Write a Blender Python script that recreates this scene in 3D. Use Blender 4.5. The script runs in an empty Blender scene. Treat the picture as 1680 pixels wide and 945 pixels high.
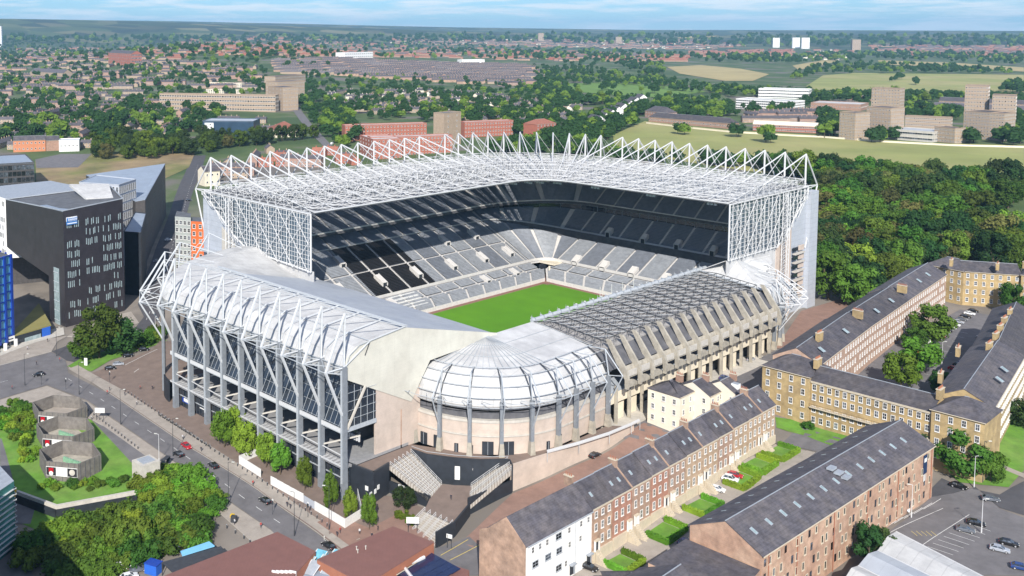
import bpy, math, random
import numpy as np
from mathutils import Vector, Matrix, noise as mnoise
from mathutils.geometry import delaunay_2d_cdt
R = math.radians
rnd = random.Random(7)
C = bpy.context.scene.collection

# ---------------------------------------------------------------- camera
PX, VA, VB, HY = 600., -860., 2420., 52.
TH = R(4.5)
F1 = math.sqrt((PX-VA)*(VB-PX)); FP = F1*math.cos(TH)
PY = HY+FP*math.tan(TH)
AZ = math.atan((PX-VA)/F1)
fwv = np.array([-math.cos(AZ), math.sin(AZ), 0.]); rtv = np.array([math.sin(AZ), math.cos(AZ), 0.]); upv = np.array([0, 0, 1.])
cfv = fwv*math.cos(TH)-upv*math.sin(TH); cuv = upv*math.cos(TH)+fwv*math.sin(TH)
CAMZ = 120.
cam = bpy.data.cameras.new('camera'); camo = bpy.data.objects.new('camera', cam); C.objects.link(camo)
cam.sensor_width = 36; cam.lens = 36*FP/1680
cam.shift_x = (840-PX)/1680; cam.shift_y = -(472.5-PY)/1680
cam.clip_start = 1; cam.clip_end = 80000
m3 = Matrix((rtv, cuv, -cfv)).transposed()
camo.matrix_world = Matrix.Translation((0, 0, CAMZ)) @ m3.to_4x4()
bpy.context.scene.camera = camo

# ---------------------------------------------------------------- sun and sky
SUN_EL = R(34); sdir = np.array([.69, -.724]); sdir = sdir/np.hypot(*sdir)
tosun = Vector((sdir[0]*math.cos(SUN_EL), sdir[1]*math.cos(SUN_EL), math.sin(SUN_EL)))
sl = bpy.data.lights.new('sun', 'SUN'); sl.energy = 5.0; sl.angle = R(.55); sl.color = (1, .95, .87)
so = bpy.data.objects.new('sun', sl); C.objects.link(so); so.rotation_euler = tosun.to_track_quat('Z', 'Y').to_euler()
w = bpy.data.worlds.new('World'); bpy.context.scene.world = w; w.use_nodes = True
nt = w.node_tree; bg = nt.nodes['Background']
sky = nt.nodes.new('ShaderNodeTexSky'); sky.sky_type = 'NISHITA'; sky.sun_disc = False
sky.sun_elevation = SUN_EL; sky.sun_rotation = math.atan2(sdir[0], sdir[1])
sky.air_density = 1.0; sky.dust_density = .0; sky.ozone_density = 6
bg.inputs['Strength'].default_value = .058
# thin clouds low over the horizon
tc = nt.nodes.new('ShaderNodeTexCoord'); mp = nt.nodes.new('ShaderNodeMapping'); mp.inputs['Scale'].default_value = (5, 5, 58)
nz = nt.nodes.new('ShaderNodeTexNoise'); nz.inputs['Scale'].default_value = 2.6; nz.inputs['Detail'].default_value = 7; nz.inputs['Roughness'].default_value = .6
cr = nt.nodes.new('ShaderNodeValToRGB'); cr.color_ramp.elements[0].position = .45; cr.color_ramp.elements[1].position = .6
mx = nt.nodes.new('ShaderNodeMixRGB'); mx.inputs['Color2'].default_value = (13.5, 14, 14.5, 1)
mu = nt.nodes.new('ShaderNodeMath'); mu.operation = 'MULTIPLY'; mu.inputs[1].default_value = .75
tint = nt.nodes.new('ShaderNodeMixRGB'); tint.blend_type = 'MULTIPLY'; tint.inputs['Fac'].default_value = 1; tint.inputs['Color2'].default_value = (.86, 1.2, 1.6, 1)
L = nt.links.new
L(tc.outputs['Generated'], mp.inputs['Vector']); L(mp.outputs['Vector'], nz.inputs['Vector']); L(nz.outputs['Fac'], cr.inputs['Fac'])
L(cr.outputs['Color'], mu.inputs[0]); L(mu.outputs[0], mx.inputs['Fac']); L(sky.outputs['Color'], tint.inputs['Color1']); L(tint.outputs['Color'], mx.inputs['Color1'])
L(mx.outputs['Color'], bg.inputs['Color'])
sc = bpy.context.scene
sc.view_settings.view_transform = 'Standard'; sc.view_settings.look = 'None'; sc.view_settings.exposure = 0.42; sc.view_settings.gamma = 1
sc.cycles.volume_bounces = 0; sc.cycles.max_bounces = 6; sc.cycles.transparent_max_bounces = 12
sc.cycles.volume_max_steps = 64

# ---------------------------------------------------------------- projection helpers
def P(x, y, z):
    r = cfv*FP+rtv*(x-PX)+cuv*(PY-y)
    t = (z-CAMZ)/r[2]
    return np.array([r[0]*t, r[1]*t, z])
def proj(p):
    v = np.array(p, float)-np.array([0, 0, CAMZ]); d = v@cfv
    return PX+FP*(v@rtv)/d, PY-FP*(v@cuv)/d
CTRL = np.array([(-300,170,-13),(-250,168,-13),(-205,165,-13.6),(-340,170,-13),(-420,190,-13),(-380,215,-12.5),(-190,150,-14.3),(-165,158,-14.2),(-165,178,-14),
 (-138,175,-13.6),(-140,203,-13),(-138,250,-11),(-137,295,-9),(-155,178,-13.8),(-156,215,-12),(-157,250,-9.6),(-158,285,-7),(-172,275,-6.2),(-172,330,-6),(-172,380,-5.6),(-95,240,-11.5),
 (-95,298,-11),(-75,290,-10.5),(-50,330,-10),(-80,320,-8.5),(-120,310,-7),(-150,310,-6.4),(-125,400,-6),(-110,340,-6.5),(-90,400,-7.5),(-165,420,-5.5),(-150,520,-7),(-190,500,-6.5),(-150,600,-12),(-220,560,-9),
 (-60,560,-12),(-150,700,-10),(-260,480,-5),(-260,330,-4),(-220,250,-6),(-300,260,-7),(-350,250,-9),(-400,260,-10.5),(-395,330,-8),(-390,400,-5),(-385,480,-2),(-480,260,-10),(-520,350,-7),(-560,300,-9),(-450,400,-5),
 (-260,110,-15),(-330,120,-13.6),(-370,130,-13.2),(-220,90,-16),(-140,140,-14.5),(-100,180,-12.5),(-450,150,-13),(-300,700,-3),(-500,600,-1),(-700,400,-5),(-50,750,-4),(-700,800,0),(-300,1000,2)], float)
def far_h(x, y):
    r = math.hypot(x, y)
    if r < 900: return 0.
    az = math.degrees(math.atan2(x*rtv[0]+y*rtv[1], x*fwv[0]+y*fwv[1]))   # + right of the view axis
    def b(c, wd): return math.exp(-((az-c)/wd)**2)
    def rr(c, wd): return math.exp(-((r-c)/wd)**2)
    h = 62*rr(3700, 1300)*b(-8, 9) + 14*rr(4200, 1700)*b(12, 16)
    if r > 5200:
        t = min(1, (r-5200)/2500)
        n = mnoise.noise(Vector((x/5200., y/5200., 3)))+.5*mnoise.noise(Vector((x/1900., y/1900., 8)))
        sky_y = np.interp(az, [-40,-20,-14,-7,0,8,17,25,34,60], [26,29,33,39,43,46.5,49,50.5,51.5,51])
        rid = 120+13000*(52-sky_y)/1630
        hh = 30+(rid-30)*(.55*rr(9000,1500)+rr(13500,3000)) if r < 13500 else rid
        h = h*(1-t)+t*(hh+(25+.12*abs(rid-100))*n)
    return h
def T(x, y):
    r = math.hypot(x, y)
    f = 0.
    if r > 850: f = min(1., (r-850)/450.); f = f*f*(3-2*f)
    fh = far_h(x, y) if f > 0 else 0
    if f >= 1: return fh
    d2 = (CTRL[:, 0]-x)**2+(CTRL[:, 1]-y)**2+30.
    ww = d2**-1.6
    return float((ww@CTRL[:, 2])/ww.sum())*(1-f)+fh*f
def G(px, py, dz=0.):
    r = cfv*FP+rtv*(px-PX)+cuv*(PY-py)
    r = r/np.hypot(r[0], r[1]); t = 80.; pt = t
    while t < 40000:
        if CAMZ+r[2]*t < T(r[0]*t, r[1]*t)+dz:
            lo, hi = pt, t
            for _ in range(18):
                m = (lo+hi)/2
                if CAMZ+r[2]*m < T(r[0]*m, r[1]*m)+dz: hi = m
                else: lo = m
            return Vector((r[0]*hi, r[1]*hi, T(r[0]*hi, r[1]*hi)))
        pt = t; t *= 1.02
    t = 20000.
    return Vector((r[0]*t, r[1]*t, T(r[0]*t, r[1]*t)))

# ---------------------------------------------------------------- materials
M = {}
def mat(name, col, rough=.85, var=.12, scale=.35, metal=0., spec=.5, fine=True, objvar=0., alpha=1., col2=None, bump=0., trans=0.):
    m = bpy.data.materials.new(name); m.use_nodes = True; t = m.node_tree; p = t.nodes['Principled BSDF']
    p.inputs['Roughness'].default_value = rough; p.inputs['Metallic'].default_value = metal; p.inputs['Specular IOR Level'].default_value = spec
    geo = t.nodes.new('ShaderNodeNewGeometry')
    n = t.nodes.new('ShaderNodeTexNoise'); n.inputs['Scale'].default_value = scale; n.inputs['Detail'].default_value = 8 if fine else 3; n.inputs['Roughness'].default_value = .65
    t.links.new(geo.outputs['Position'], n.inputs['Vector'])
    mr = t.nodes.new('ShaderNodeMapRange'); mr.inputs[1].default_value = .3; mr.inputs[2].default_value = .7; mr.inputs[3].default_value = 1-var; mr.inputs[4].default_value = 1+var
    t.links.new(n.outputs['Fac'], mr.inputs[0]); fac = mr.outputs[0]
    if objvar:
        oi = t.nodes.new('ShaderNodeObjectInfo'); m2 = t.nodes.new('ShaderNodeMapRange'); m2.inputs[3].default_value = 1-objvar; m2.inputs[4].default_value = 1+objvar
        t.links.new(oi.outputs['Random'], m2.inputs[0]); mm = t.nodes.new('ShaderNodeMath'); mm.operation = 'MULTIPLY'
        t.links.new(fac, mm.inputs[0]); t.links.new(m2.outputs[0], mm.inputs[1]); fac = mm.outputs[0]
    vm = t.nodes.new('ShaderNodeVectorMath'); vm.operation = 'SCALE'; vm.inputs[0].default_value = col[:3]
    if col2:
        n2 = t.nodes.new('ShaderNodeTexNoise'); n2.inputs['Scale'].default_value = scale*.37; n2.inputs['Detail'].default_value = 5
        t.links.new(geo.outputs['Position'], n2.inputs['Vector'])
        cr = t.nodes.new('ShaderNodeValToRGB'); cr.color_ramp.elements[0].position = .42; cr.color_ramp.elements[1].position = .6
        cr.color_ramp.elements[0].color = (*col, 1); cr.color_ramp.elements[1].color = (*col2, 1)
        t.links.new(n2.outputs['Fac'], cr.inputs['Fac']); t.links.new(cr.outputs['Color'], vm.inputs[0])
    t.links.new(fac, vm.inputs['Scale']); t.links.new(vm.outputs[0], p.inputs['Base Color'])
    if bump:
        bp = t.nodes.new('ShaderNodeBump'); bp.inputs['Strength'].default_value = bump; bp.inputs['Distance'].default_value = .3
        t.links.new(n.outputs['Fac'], bp.inputs['Height']); t.links.new(bp.outputs['Normal'], p.inputs['Normal'])
    if alpha < 1: p.inputs['Alpha'].default_value = alpha
    M[name] = m; return m
def bands(name, axis, step, dark, soft=0.1):
    """add fine courses (planks, slates, sheet joints) to a material along world or object axis"""
    m = M[name]; t = m.node_tree; p = t.nodes['Principled BSDF']
    geo = t.nodes.new('ShaderNodeNewGeometry'); dt = t.nodes.new('ShaderNodeVectorMath'); dt.operation = 'DOT_PRODUCT'; dt.inputs[1].default_value = axis
    t.links.new(geo.outputs['Position'], dt.inputs[0])
    md = t.nodes.new('ShaderNodeMath'); md.operation = 'PINGPONG'; md.inputs[1].default_value = step/2; t.links.new(dt.outputs['Value'], md.inputs[0])
    lt = t.nodes.new('ShaderNodeMapRange'); lt.inputs[1].default_value = 0; lt.inputs[2].default_value = step*soft; lt.inputs[3].default_value = dark; lt.inputs[4].default_value = 1
    t.links.new(md.outputs[0], lt.inputs[0])
    src = p.inputs['Base Color'].links[0].from_socket
    vs = t.nodes.new('ShaderNodeVectorMath'); vs.operation = 'SCALE'; t.links.new(src, vs.inputs[0]); t.links.new(lt.outputs[0], vs.inputs['Scale']); t.links.new(vs.outputs[0], p.inputs['Base Color'])
mat('white_steel', (.6,.605,.61), .5, .06, 1.5)
mat('grey_steel', (.4,.43,.46), .5, .12, 1.2)
mat('pale_steel', (.52,.54,.56), .5, .12, 1.2)
mat('blue_steel', (.205,.225,.25), .5, .14, .8)
mat('dark_steel', (.045,.048,.055), .6, .25, 1.)
mat('white_roof', (.54,.54,.535), .85, .1, .35, col2=(.46,.46,.46)); bands('white_roof', (1, 0, 0), 3.4, .8, .05); bands('white_roof', (0, 1, 0), 9.0, .85, .02)
mat('fan_roof', (.55,.55,.55), .85, .12, .3, col2=(.45,.45,.455))
mat('grey_and_shaded_roof', (.42,.45,.49), .7, .08, .25, col2=(.38,.41,.46)); bands('grey_and_shaded_roof', (1, 0, 0), 3.4, .9, .04)
mat('roof_deck', (.11,.115,.125), .7, .3, .25)
mat('east_deck', (.33,.315,.3), .8, .3, .5)
mat('concrete', (.36,.33,.275), .9, .25, .5, bump=.3)
mat('pale_concrete', (.5,.47,.42), .9, .15, .6)
mat('cream_wall', (.7,.63,.5), .85, .1, .3)
mat('pink_wall', (.54,.45,.385), .85, .12, .3, col2=(.49,.41,.35)); bands('pink_wall', (0, 0, 1), 2.4, .93, .03)
mat('gable_clad', (.6,.585,.51), .75, .08, .25, col2=(.55,.53,.46)); bands('gable_clad', (0, 1, 0), 6.0, .9, .02); bands('gable_clad', (0, 0, 1), 1.1, .95, .08)
mat('grey_clad', (.42,.45,.5), .6, .08, .3); bands('grey_clad', (0, 0, 1), 2.2, .8, .06)
mat('dark_wall', (.022,.027,.036), .6, .3, .4)
mat('dark_glass', (.02,.028,.04), .12, .3, .5, spec=.8)
mat('end_glass', (.1,.14,.18), .12, .2, .6, alpha=.8)
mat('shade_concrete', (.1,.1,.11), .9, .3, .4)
mat('tread', (.27,.27,.275), .9, .15, .8)
mat('aisle', (.58,.56,.54), .9, .1, .8)
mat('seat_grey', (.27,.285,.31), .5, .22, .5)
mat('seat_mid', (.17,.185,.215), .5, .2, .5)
mat('seat_black', (.012,.012,.014), .5, .3, .7)
mat('pitch_grass', (.085,.25,.003), .9, .08, .08, col2=(.1,.275,.004)); bands('pitch_grass', (0, 1, 0), 11., .97, .5)
mat('red_track', (.24,.13,.1), .9, .15, .4)
mat('asphalt', (.15,.143,.148), .9, .2, .25)
mat('asphalt_dark', (.075,.073,.08), .9, .2, .25)
mat('paving', (.34,.30,.26), .9, .16, .35)
mat('brown_paving', (.2,.15,.125), .9, .16, .3)
mat('red_paving', (.26,.16,.125), .9, .16, .3)
mat('kerb', (.42,.4,.37), .9, .1, .8)
mat('white_paint', (.72,.72,.7), .7, .12, 2.)
mat('yellow_paint', (.65,.5,.12), .7, .2, 2.)
mat('lawn', (.11,.25,.025), .95, .25, .25, col2=(.14,.25,.04))
mat('dry_grass', (.25,.22,.075), .95, .2, .03, col2=(.19,.2,.06))
mat('moor', (.25,.27,.08), .95, .16, .012, col2=(.33,.3,.12))
mat('tan_field', (.38,.31,.14), .95, .15, .01)
mat('park_green', (.12,.22,.035), .95, .2, .03)
mat('waste', (.26,.19,.1), .95, .3, .04, col2=(.17,.17,.05))
mat('slate', (.075,.07,.082), .8, .4, .6, objvar=.2, bump=.2, col2=(.1,.09,.095)); bands('slate', (0, 0, 1), .35, .82, .2)
mat('slate_light', (.09,.083,.092), .75, .25, .3, objvar=.2)
mat('slate_pale', (.13,.12,.13), .8, .3, .4)
mat('lead', (.32,.35,.39), .5, .15, .8)
mat('red_tile', (.27,.105,.07), .8, .2, .5, objvar=.2)
mat('brick', (.33,.205,.15), .9, .22, .5); bands('brick', (0, 0, 1), .45, .93, .2)
mat('old_brick', (.33,.225,.165), .9, .4, .4, col2=(.42,.28,.2))
mat('red_brick', (.34,.12,.08), .9, .14, .4)
mat('buff_brick', (.36,.275,.2), .9, .16, .5)
mat('mill_brick', (.4,.25,.175), .9, .3, .45, col2=(.46,.31,.22)); bands('mill_brick', (0, 0, 1), .5, .94, .2)
mat('sandstone', (.42,.31,.155), .9, .25, .5, col2=(.34,.25,.13)); bands('sandstone', (0, 0, 1), .6, .93, .2)
mat('terrace_back', (.42,.29,.22), .9, .25, .5)
mat('stone_trim', (.55,.48,.37), .9, .1, .8)
mat('white_render', (.8,.79,.77), .8, .05, .4)
mat('cream_render', (.74,.68,.56), .8, .07, .4)
mat('window_white', (.75,.74,.72), .6, .05, 2.)
mat('window_glass', (.06,.07,.085), .1, .9, 1.3, spec=.8, objvar=.95, col2=(.02,.025,.03))
mat('pale_glass', (.3,.38,.4), .15, .3, .7, spec=.8)
mat('brown_roof', (.2,.095,.08), .75, .08, .4); bands('brown_roof', (.72, .69, 0), .9, .93, .1)
mat('terracotta', (.33,.13,.075), .8, .1, .4)
mat('black_clad', (.033,.03,.036), .35, .25, .25, spec=.6); bands('black_clad', (0, 0, 1), 1.25, .72, .05)
mat('dark_stone', (.06,.055,.055), .6, .3, .8)
mat('roof_bluegrey', (.28,.33,.4), .5, .12, .2)
mat('green_glass', (.06,.2,.19), .12, .4, .3, spec=.8)
mat('blue_frame', (.01,.05,.33), .4, .15, .5)
mat('cyan_glass', (.15,.42,.55), .15, .3, .6)
mat('lime', (.4,.5,.07), .6, .1, .5)
mat('orange', (.6,.13,.03), .6, .1, .5); mat('pale_clad', (.33,.36,.35), .7, .1, .4)
mat('blue_bin', (.02,.12,.55), .5, .1, 1.)
mat('sky_blue', (.2,.5,.75), .6, .1, .5)
mat('solar', (.01,.02,.07), .15, .3, .6, spec=.8)
mat('tyre', (.02,.02,.02), .8); mat('hubcap', (.4,.4,.42), .4)
for n, c in dict(black=(.012,.012,.014), white=(.75,.76,.77), silver=(.42,.45,.5), red=(.42,.01,.02), blue=(.02,.05,.18), grey=(.12,.13,.15), yellow=(.7,.45,.02)).items():
    mat('paint_'+n, c, .25, .03, 1., spec=.7, metal=.2 if n == 'silver' else 0)
mat('lamp_lens', (.6,.6,.55), .3); mat('tail_lens', (.3,.01,.01), .3)
mat('skin', (.45,.28,.2), .7); mat('cloth_dark', (.03,.03,.045), .9); mat('cloth_red', (.4,.05,.05), .9); mat('cloth_pale', (.5,.5,.52), .9); mat('hair', (.04,.025,.015), .8)
mat('bark', (.1,.075,.05), .95, .3, 2.)
def leafmat(name, c, tr=.25):
    m = mat(name, c, .75, .3, .3, objvar=.42, spec=.25); t = m.node_tree; p = t.nodes['Principled BSDF']
    src = p.inputs['Base Color'].links[0].from_socket
    oi = t.nodes.new('ShaderNodeObjectInfo'); hs = t.nodes.new('ShaderNodeHueSaturation'); mr = t.nodes.new('ShaderNodeMapRange')
    ml = t.nodes.new('ShaderNodeMath'); ml.operation = 'FRACT'; m7 = t.nodes.new('ShaderNodeMath'); m7.operation = 'MULTIPLY'; m7.inputs[1].default_value = 7.31
    t.links.new(oi.outputs['Random'], m7.inputs[0]); t.links.new(m7.outputs[0], ml.inputs[0]); t.links.new(ml.outputs[0], mr.inputs[0])
    mr.inputs[3].default_value = .462; mr.inputs[4].default_value = .53
    t.links.new(mr.outputs[0], hs.inputs['Hue']); t.links.new(src, hs.inputs['Color']); t.links.new(hs.outputs['Color'], p.inputs['Base Color'])
    tl = t.nodes.new('ShaderNodeBsdfTranslucent'); mxs = t.nodes.new('ShaderNodeMixShader'); mxs.inputs[0].default_value = tr
    t.links.new(hs.outputs['Color'], tl.inputs['Color']); out = t.nodes['Material Output']
    t.links.new(p.outputs[0], mxs.inputs[1]); t.links.new(tl.outputs[0], mxs.inputs[2]); t.links.new(mxs.outputs[0], out.inputs['Surface'])
leafmat('leaf_dark', (.033,.076,.016)); leafmat('leaf_mid', (.072,.148,.016)); leafmat('leaf_light', (.125,.225,.02)); leafmat('leaf_olive', (.125,.135,.035)); leafmat('hedge_leaf', (.13,.26,.02))

mat('roof_glazing', (.3,.32,.34), .4, .2, .3, alpha=.14)
mat('brick_mix', (.37,.25,.19), .9, .25, .5)
mat('brick_red_mix', (.38,.2,.145), .9, .25, .5)
mat('buff_mix', (.42,.31,.22), .9, .25, .5)
mat('banner_navy', (.01,.03,.09), .7, .1)
mat('sign_white', (.8,.82,.85), .5, .03)
mat('sign_blue', (.06,.2,.5), .5, .05)
mat('vent_concrete', (.17,.155,.14), .9, .3, .7)
mat('vent_green', (.2,.38,.25), .6, .2, 1.)
mat('blue_hall', (.03,.06,.1), .3, .3, .1, spec=.7)
mat('terracotta_wall', (.5,.2,.1), .8, .1, .3)
mat('lake_water', (.03,.04,.03), .1, .1)
mat('shrub_dull', (.1,.13,.04))
mat('pink_brick', (.34,.22,.175), .9, .15, .5)
mat('teal_fence', (.02,.12,.12), .8)
# ---------------------------------------------------------------- mesh and tagging helpers
class MB:
    def __init__(s): s.v = []; s.f = []; s.m = []; s.slots = []
    def mi(s, m):
        if m not in s.slots: s.slots.append(m)
        return s.slots.index(m)
    def face(s, pts, m):
        b = len(s.v); s.v.extend([tuple(map(float, p)) for p in pts]); s.f.append(tuple(range(b, b+len(pts)))); s.m.append(s.mi(m))
    def box(s, c, d, m, rz=0, top=None):
        cx, cy, cz = c; ca, sa = math.cos(rz), math.sin(rz); b = len(s.v)
        for sz in (-1, 1):
            for sx, sy in ((-1,-1),(1,-1),(1,1),(-1,1)):
                k = 1 if sz < 0 or top is None else top
                x, y = sx*d[0]/2*k, sy*d[1]/2*k
                s.v.append((cx+x*ca-y*sa, cy+x*sa+y*ca, cz+sz*d[2]/2))
        i = s.mi(m)
        for q in ((3,2,1,0),(4,5,6,7),(0,1,5,4),(1,2,6,5),(2,3,7,6),(3,0,4,7)): s.f.append(tuple(b+k for k in q)); s.m.append(i)
    def prism(s, poly, z0, z1, m, cap=None, floor=True):
        n = len(poly); b = len(s.v)
        a = sum(poly[i][0]*poly[(i+1) % n][1]-poly[(i+1) % n][0]*poly[i][1] for i in range(n))
        if a < 0: poly = poly[::-1]
        z0f = z0 if callable(z0) else (lambda x, y: z0)
        s.v.extend([(p[0], p[1], z0f(p[0], p[1])) for p in poly]); s.v.extend([(p[0], p[1], z1) for p in poly])
        i = s.mi(m); j = s.mi(cap or m)
        for k in range(n): s.f.append((b+k, b+(k+1) % n, b+n+(k+1) % n, b+n+k)); s.m.append(i)
        s.f.append(tuple(range(b+n, b+2*n))); s.m.append(j)
        if floor: s.f.append(tuple(range(b+n-1, b-1, -1))); s.m.append(i)
    def slab(s, pts, t, m, cap=None):
        """closed plate: polygon in 3D thickened downward along its normal"""
        pts = [Vector(p) for p in pts]; n = Vector((0,0,0))
        for k in range(len(pts)): n += pts[k].cross(pts[(k+1) % len(pts)])
        n.normalize(); q = [p-n*t for p in pts]
        s.face(pts, cap or m); s.face(q[::-1], m)
        for k in range(len(pts)): s.face((pts[k], q[k], q[(k+1) % len(pts)], pts[(k+1) % len(pts)]), m)
    def tube(s, p, q, r, m, n=4, r2=None):
        p, q = Vector(p), Vector(q); d = q-p
        if d.length < 1e-4: return
        d.normalize(); u = d.orthogonal().normalized() if abs(d.z) > .95 else d.cross(Vector((0,0,1))).normalized(); v = d.cross(u); b = len(s.v); r2 = r if r2 is None else r2
        for c, rr in ((p, r), (q, r2)):
            for k in range(n):
                a = 2*math.pi*(k+.5)/n; s.v.append(tuple(c+(u*math.cos(a)+v*math.sin(a))*rr))
        i = s.mi(m)
        for k in range(n): s.f.append((b+k, b+(k+1) % n, b+n+(k+1) % n, b+n+k)); s.m.append(i)
        s.f.append(tuple(range(b+n-1, b-1, -1))); s.m.append(i); s.f.append(tuple(range(b+n, b+2*n))); s.m.append(i)
    def mesh(s, name, smooth=False):
        me = bpy.data.meshes.new(name); me.from_pydata(s.v, [], s.f)
        for m in s.slots: me.materials.append(M[m])
        me.polygons.foreach_set('material_index', s.m)
        if smooth: me.polygons.foreach_set('use_smooth', [True]*len(s.f))
        me.update(); return me
    def build(s, name, parent=None, smooth=False, **kw):
        o = bpy.data.objects.new(name, s.mesh(name, smooth)); C.objects.link(o)
        if parent is not None: o.parent = parent
        for k, v in kw.items(): o[k] = v
        return o
def link(name, me, parent=None, mw=None, **kw):
    o = bpy.data.objects.new(name, me); C.objects.link(o)
    if parent is not None: o.parent = parent
    if mw is not None: o.matrix_local = mw
    for k, v in kw.items(): o[k] = v
    return o
def thing(name, label, cat, loc=(0,0,0), rz=0, group=None):
    o = bpy.data.objects.new(name, None); C.objects.link(o); o.location = loc; o.rotation_euler = (0, 0, rz); o.empty_display_size = .5
    o['label'] = label; o['category'] = cat
    if group: o['group'] = group
    return o
def tag(o, label, cat, group=None):
    o['label'] = label; o['category'] = cat
    if group: o['group'] = group
    return o
def children_of(): 
    d = {}
    for o in C.objects:
        if o.parent: d.setdefault(o.parent.name, []).append(o)
    return d
def dup(root, loc, rz=0, label=None, group=None, scale=None):
    r = root.copy(); C.objects.link(r); r.location = loc; r.rotation_euler = (0, 0, rz)
    if label: r['label'] = label
    if group: r['group'] = group
    if scale: r.scale = scale if isinstance(scale, tuple) else (scale,)*3
    for ch in PARTS[root['pid']]:
        c = ch.copy(); C.objects.link(c); c.parent = r
        for g in PARTS.get(ch.get('pid', -1), []):
            d = g.copy(); C.objects.link(d); d.parent = c
    return r
PARTS = {}
def proto(root, parts): root['pid'] = len(PARTS); PARTS[root['pid']] = parts; return root
def place(root, used, loc, rz=0, label=None, group=None, scale=None):
    """first call moves the prototype itself, later calls copy it"""
    if root.name not in used:
        used.add(root.name); root.location = loc; root.rotation_euler = (0, 0, rz)
        if label: root['label'] = label
        if group: root['group'] = group
        if scale: root.scale = scale if isinstance(scale, tuple) else (scale,)*3
        return root
    return dup(root, loc, rz, label, group, scale)
USED = set()
def inpoly(x, y, poly):
    c = False; n = len(poly)
    for i in range(n):
        x1, y1 = poly[i][:2]; x2, y2 = poly[(i+1) % n][:2]
        if (y1 > y) != (y2 > y) and x < (x2-x1)*(y-y1)/(y2-y1)+x1: c = not c
    return c
def drape(name, poly, mt, dz=.1, step=6., kind='structure', side=0., flat=None, **kw):
    """a sheet laid on the terrain inside a plan polygon; side gives a kerb face down to the ground"""
    pts = []; edges = []
    for i in range(len(poly)):
        a = Vector(poly[i][:2]); b = Vector(poly[(i+1) % len(poly)][:2]); n = max(1, int((b-a).length/step))
        for k in range(n): pts.append(a.lerp(b, k/n))
    nb = len(pts); edges = [(i, (i+1) % nb) for i in range(nb)]
    xs = [p.x for p in pts]; ys = [p.y for p in pts]; bp = [tuple(p) for p in pts]
    x = min(xs)+step/2
    while x < max(xs):
        y = min(ys)+step/2
        while y < max(ys):
            if inpoly(x, y, bp): pts.append(Vector((x+rnd.uniform(-.01,.01), y+rnd.uniform(-.01,.01))))
            y += step
        x += step
    vs, es, fs, *_ = delaunay_2d_cdt(pts, edges, [], 1, 1e-4)
    z = (lambda x, y: T(x, y)+dz) if flat is None else (lambda x, y: flat)
    mb = MB(); mb.v = [(v.x, v.y, z(v.x, v.y)) for v in vs]; mb.mi(mt)
    for f in fs:
        a, b_, c = [vs[i] for i in f][:3]
        mb.f.append(tuple(f) if (b_-a).cross(c-a) > 0 else tuple(f[::-1])); mb.m.append(0)
    if side:
        for i in range(nb):
            a, b_ = bp[i], bp[(i+1) % nb]; za, zb = z(*a), z(*b_)
            mb.face(((a[0],a[1],za-side),(b_[0],b_[1],zb-side),(b_[0],b_[1],zb),(a[0],a[1],za)), 'kerb')
    o = mb.build(name)
    if kind: o['kind'] = kind
    for k, v in kw.items(): o[k] = v
    return o
def gpoly(pts): return [tuple(G(x, y)[:2]) for x, y in pts]
def pz(pts, z): return [tuple(P(x, y, z)[:2]) for x, y in pts]

# ---- windows: every window a linked copy of a small framed mesh; past 100 per building the rest go into one part
WQ = {}; WM = {}
def win_mesh(wd, h, fr, gl, bars=1, depth=.12):
    k = (round(wd,2), round(h,2), fr, gl, bars)
    if k in WM: return WM[k]
    m = MB(); t = min(.14, wd*.12)
    m.box((0, -.015, 0), (wd, .03, h), gl)
    if fr:
        for sx in (-1, 1): m.box((sx*(wd/2), -depth/2, 0), (t, depth, h+t), fr)
        for sz in (-1, 1): m.box((0, -depth/2-.003, sz*(h/2)), (wd-t, depth, t), fr)
        m.box((0, -depth*.8, -h/2-t), (wd+.3, depth*1.6, .1), fr)
        for b in range(bars): m.box((0, -.045, -h/2+h*(b+1)/(bars+1)), (wd-t, .03, .07), fr)
        if bars: m.box((0, -.05, 0), (.06, .03, h-t), fr)
    WM[k] = m.mesh('window'); return WM[k]
def win(root, pos, ang, wd, h, fr='window_white', gl='window_glass', bars=1):
    """ang: rotation about z so that local -y looks outwards"""
    WQ.setdefault(root.name, (root, []))[1].append((win_mesh(wd, h, fr, gl, bars), Matrix.Translation(pos) @ Matrix.Rotation(ang, 4, 'Z'), wd*h))
def wall_windows(root, a, b, z0, rows, ncols, wd, h, fr='window_white', gl='window_glass', bars=1, m0=.5, skip=0., off=.03):
    """a->b runs so that outward is to the right of the direction (seen from above); rows: sill-centre heights above z0"""
    a = Vector(a[:2]); b = Vector(b[:2]); d = (b-a); L_ = d.length; d.normalize(); n = Vector((d.y, -d.x)); ang = math.atan2(d.y, d.x)
    for r_ in rows:
        hh = h[rows.index(r_)] if isinstance(h, (list, tuple)) else h
        for i in range(ncols):
            if skip and rnd.random() < skip: continue
            p = a+d*(L_*(i+.5)/ncols)+n*off
            win(root, (p.x, p.y, z0+r_), ang, wd, hh, fr, gl, bars)
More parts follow.
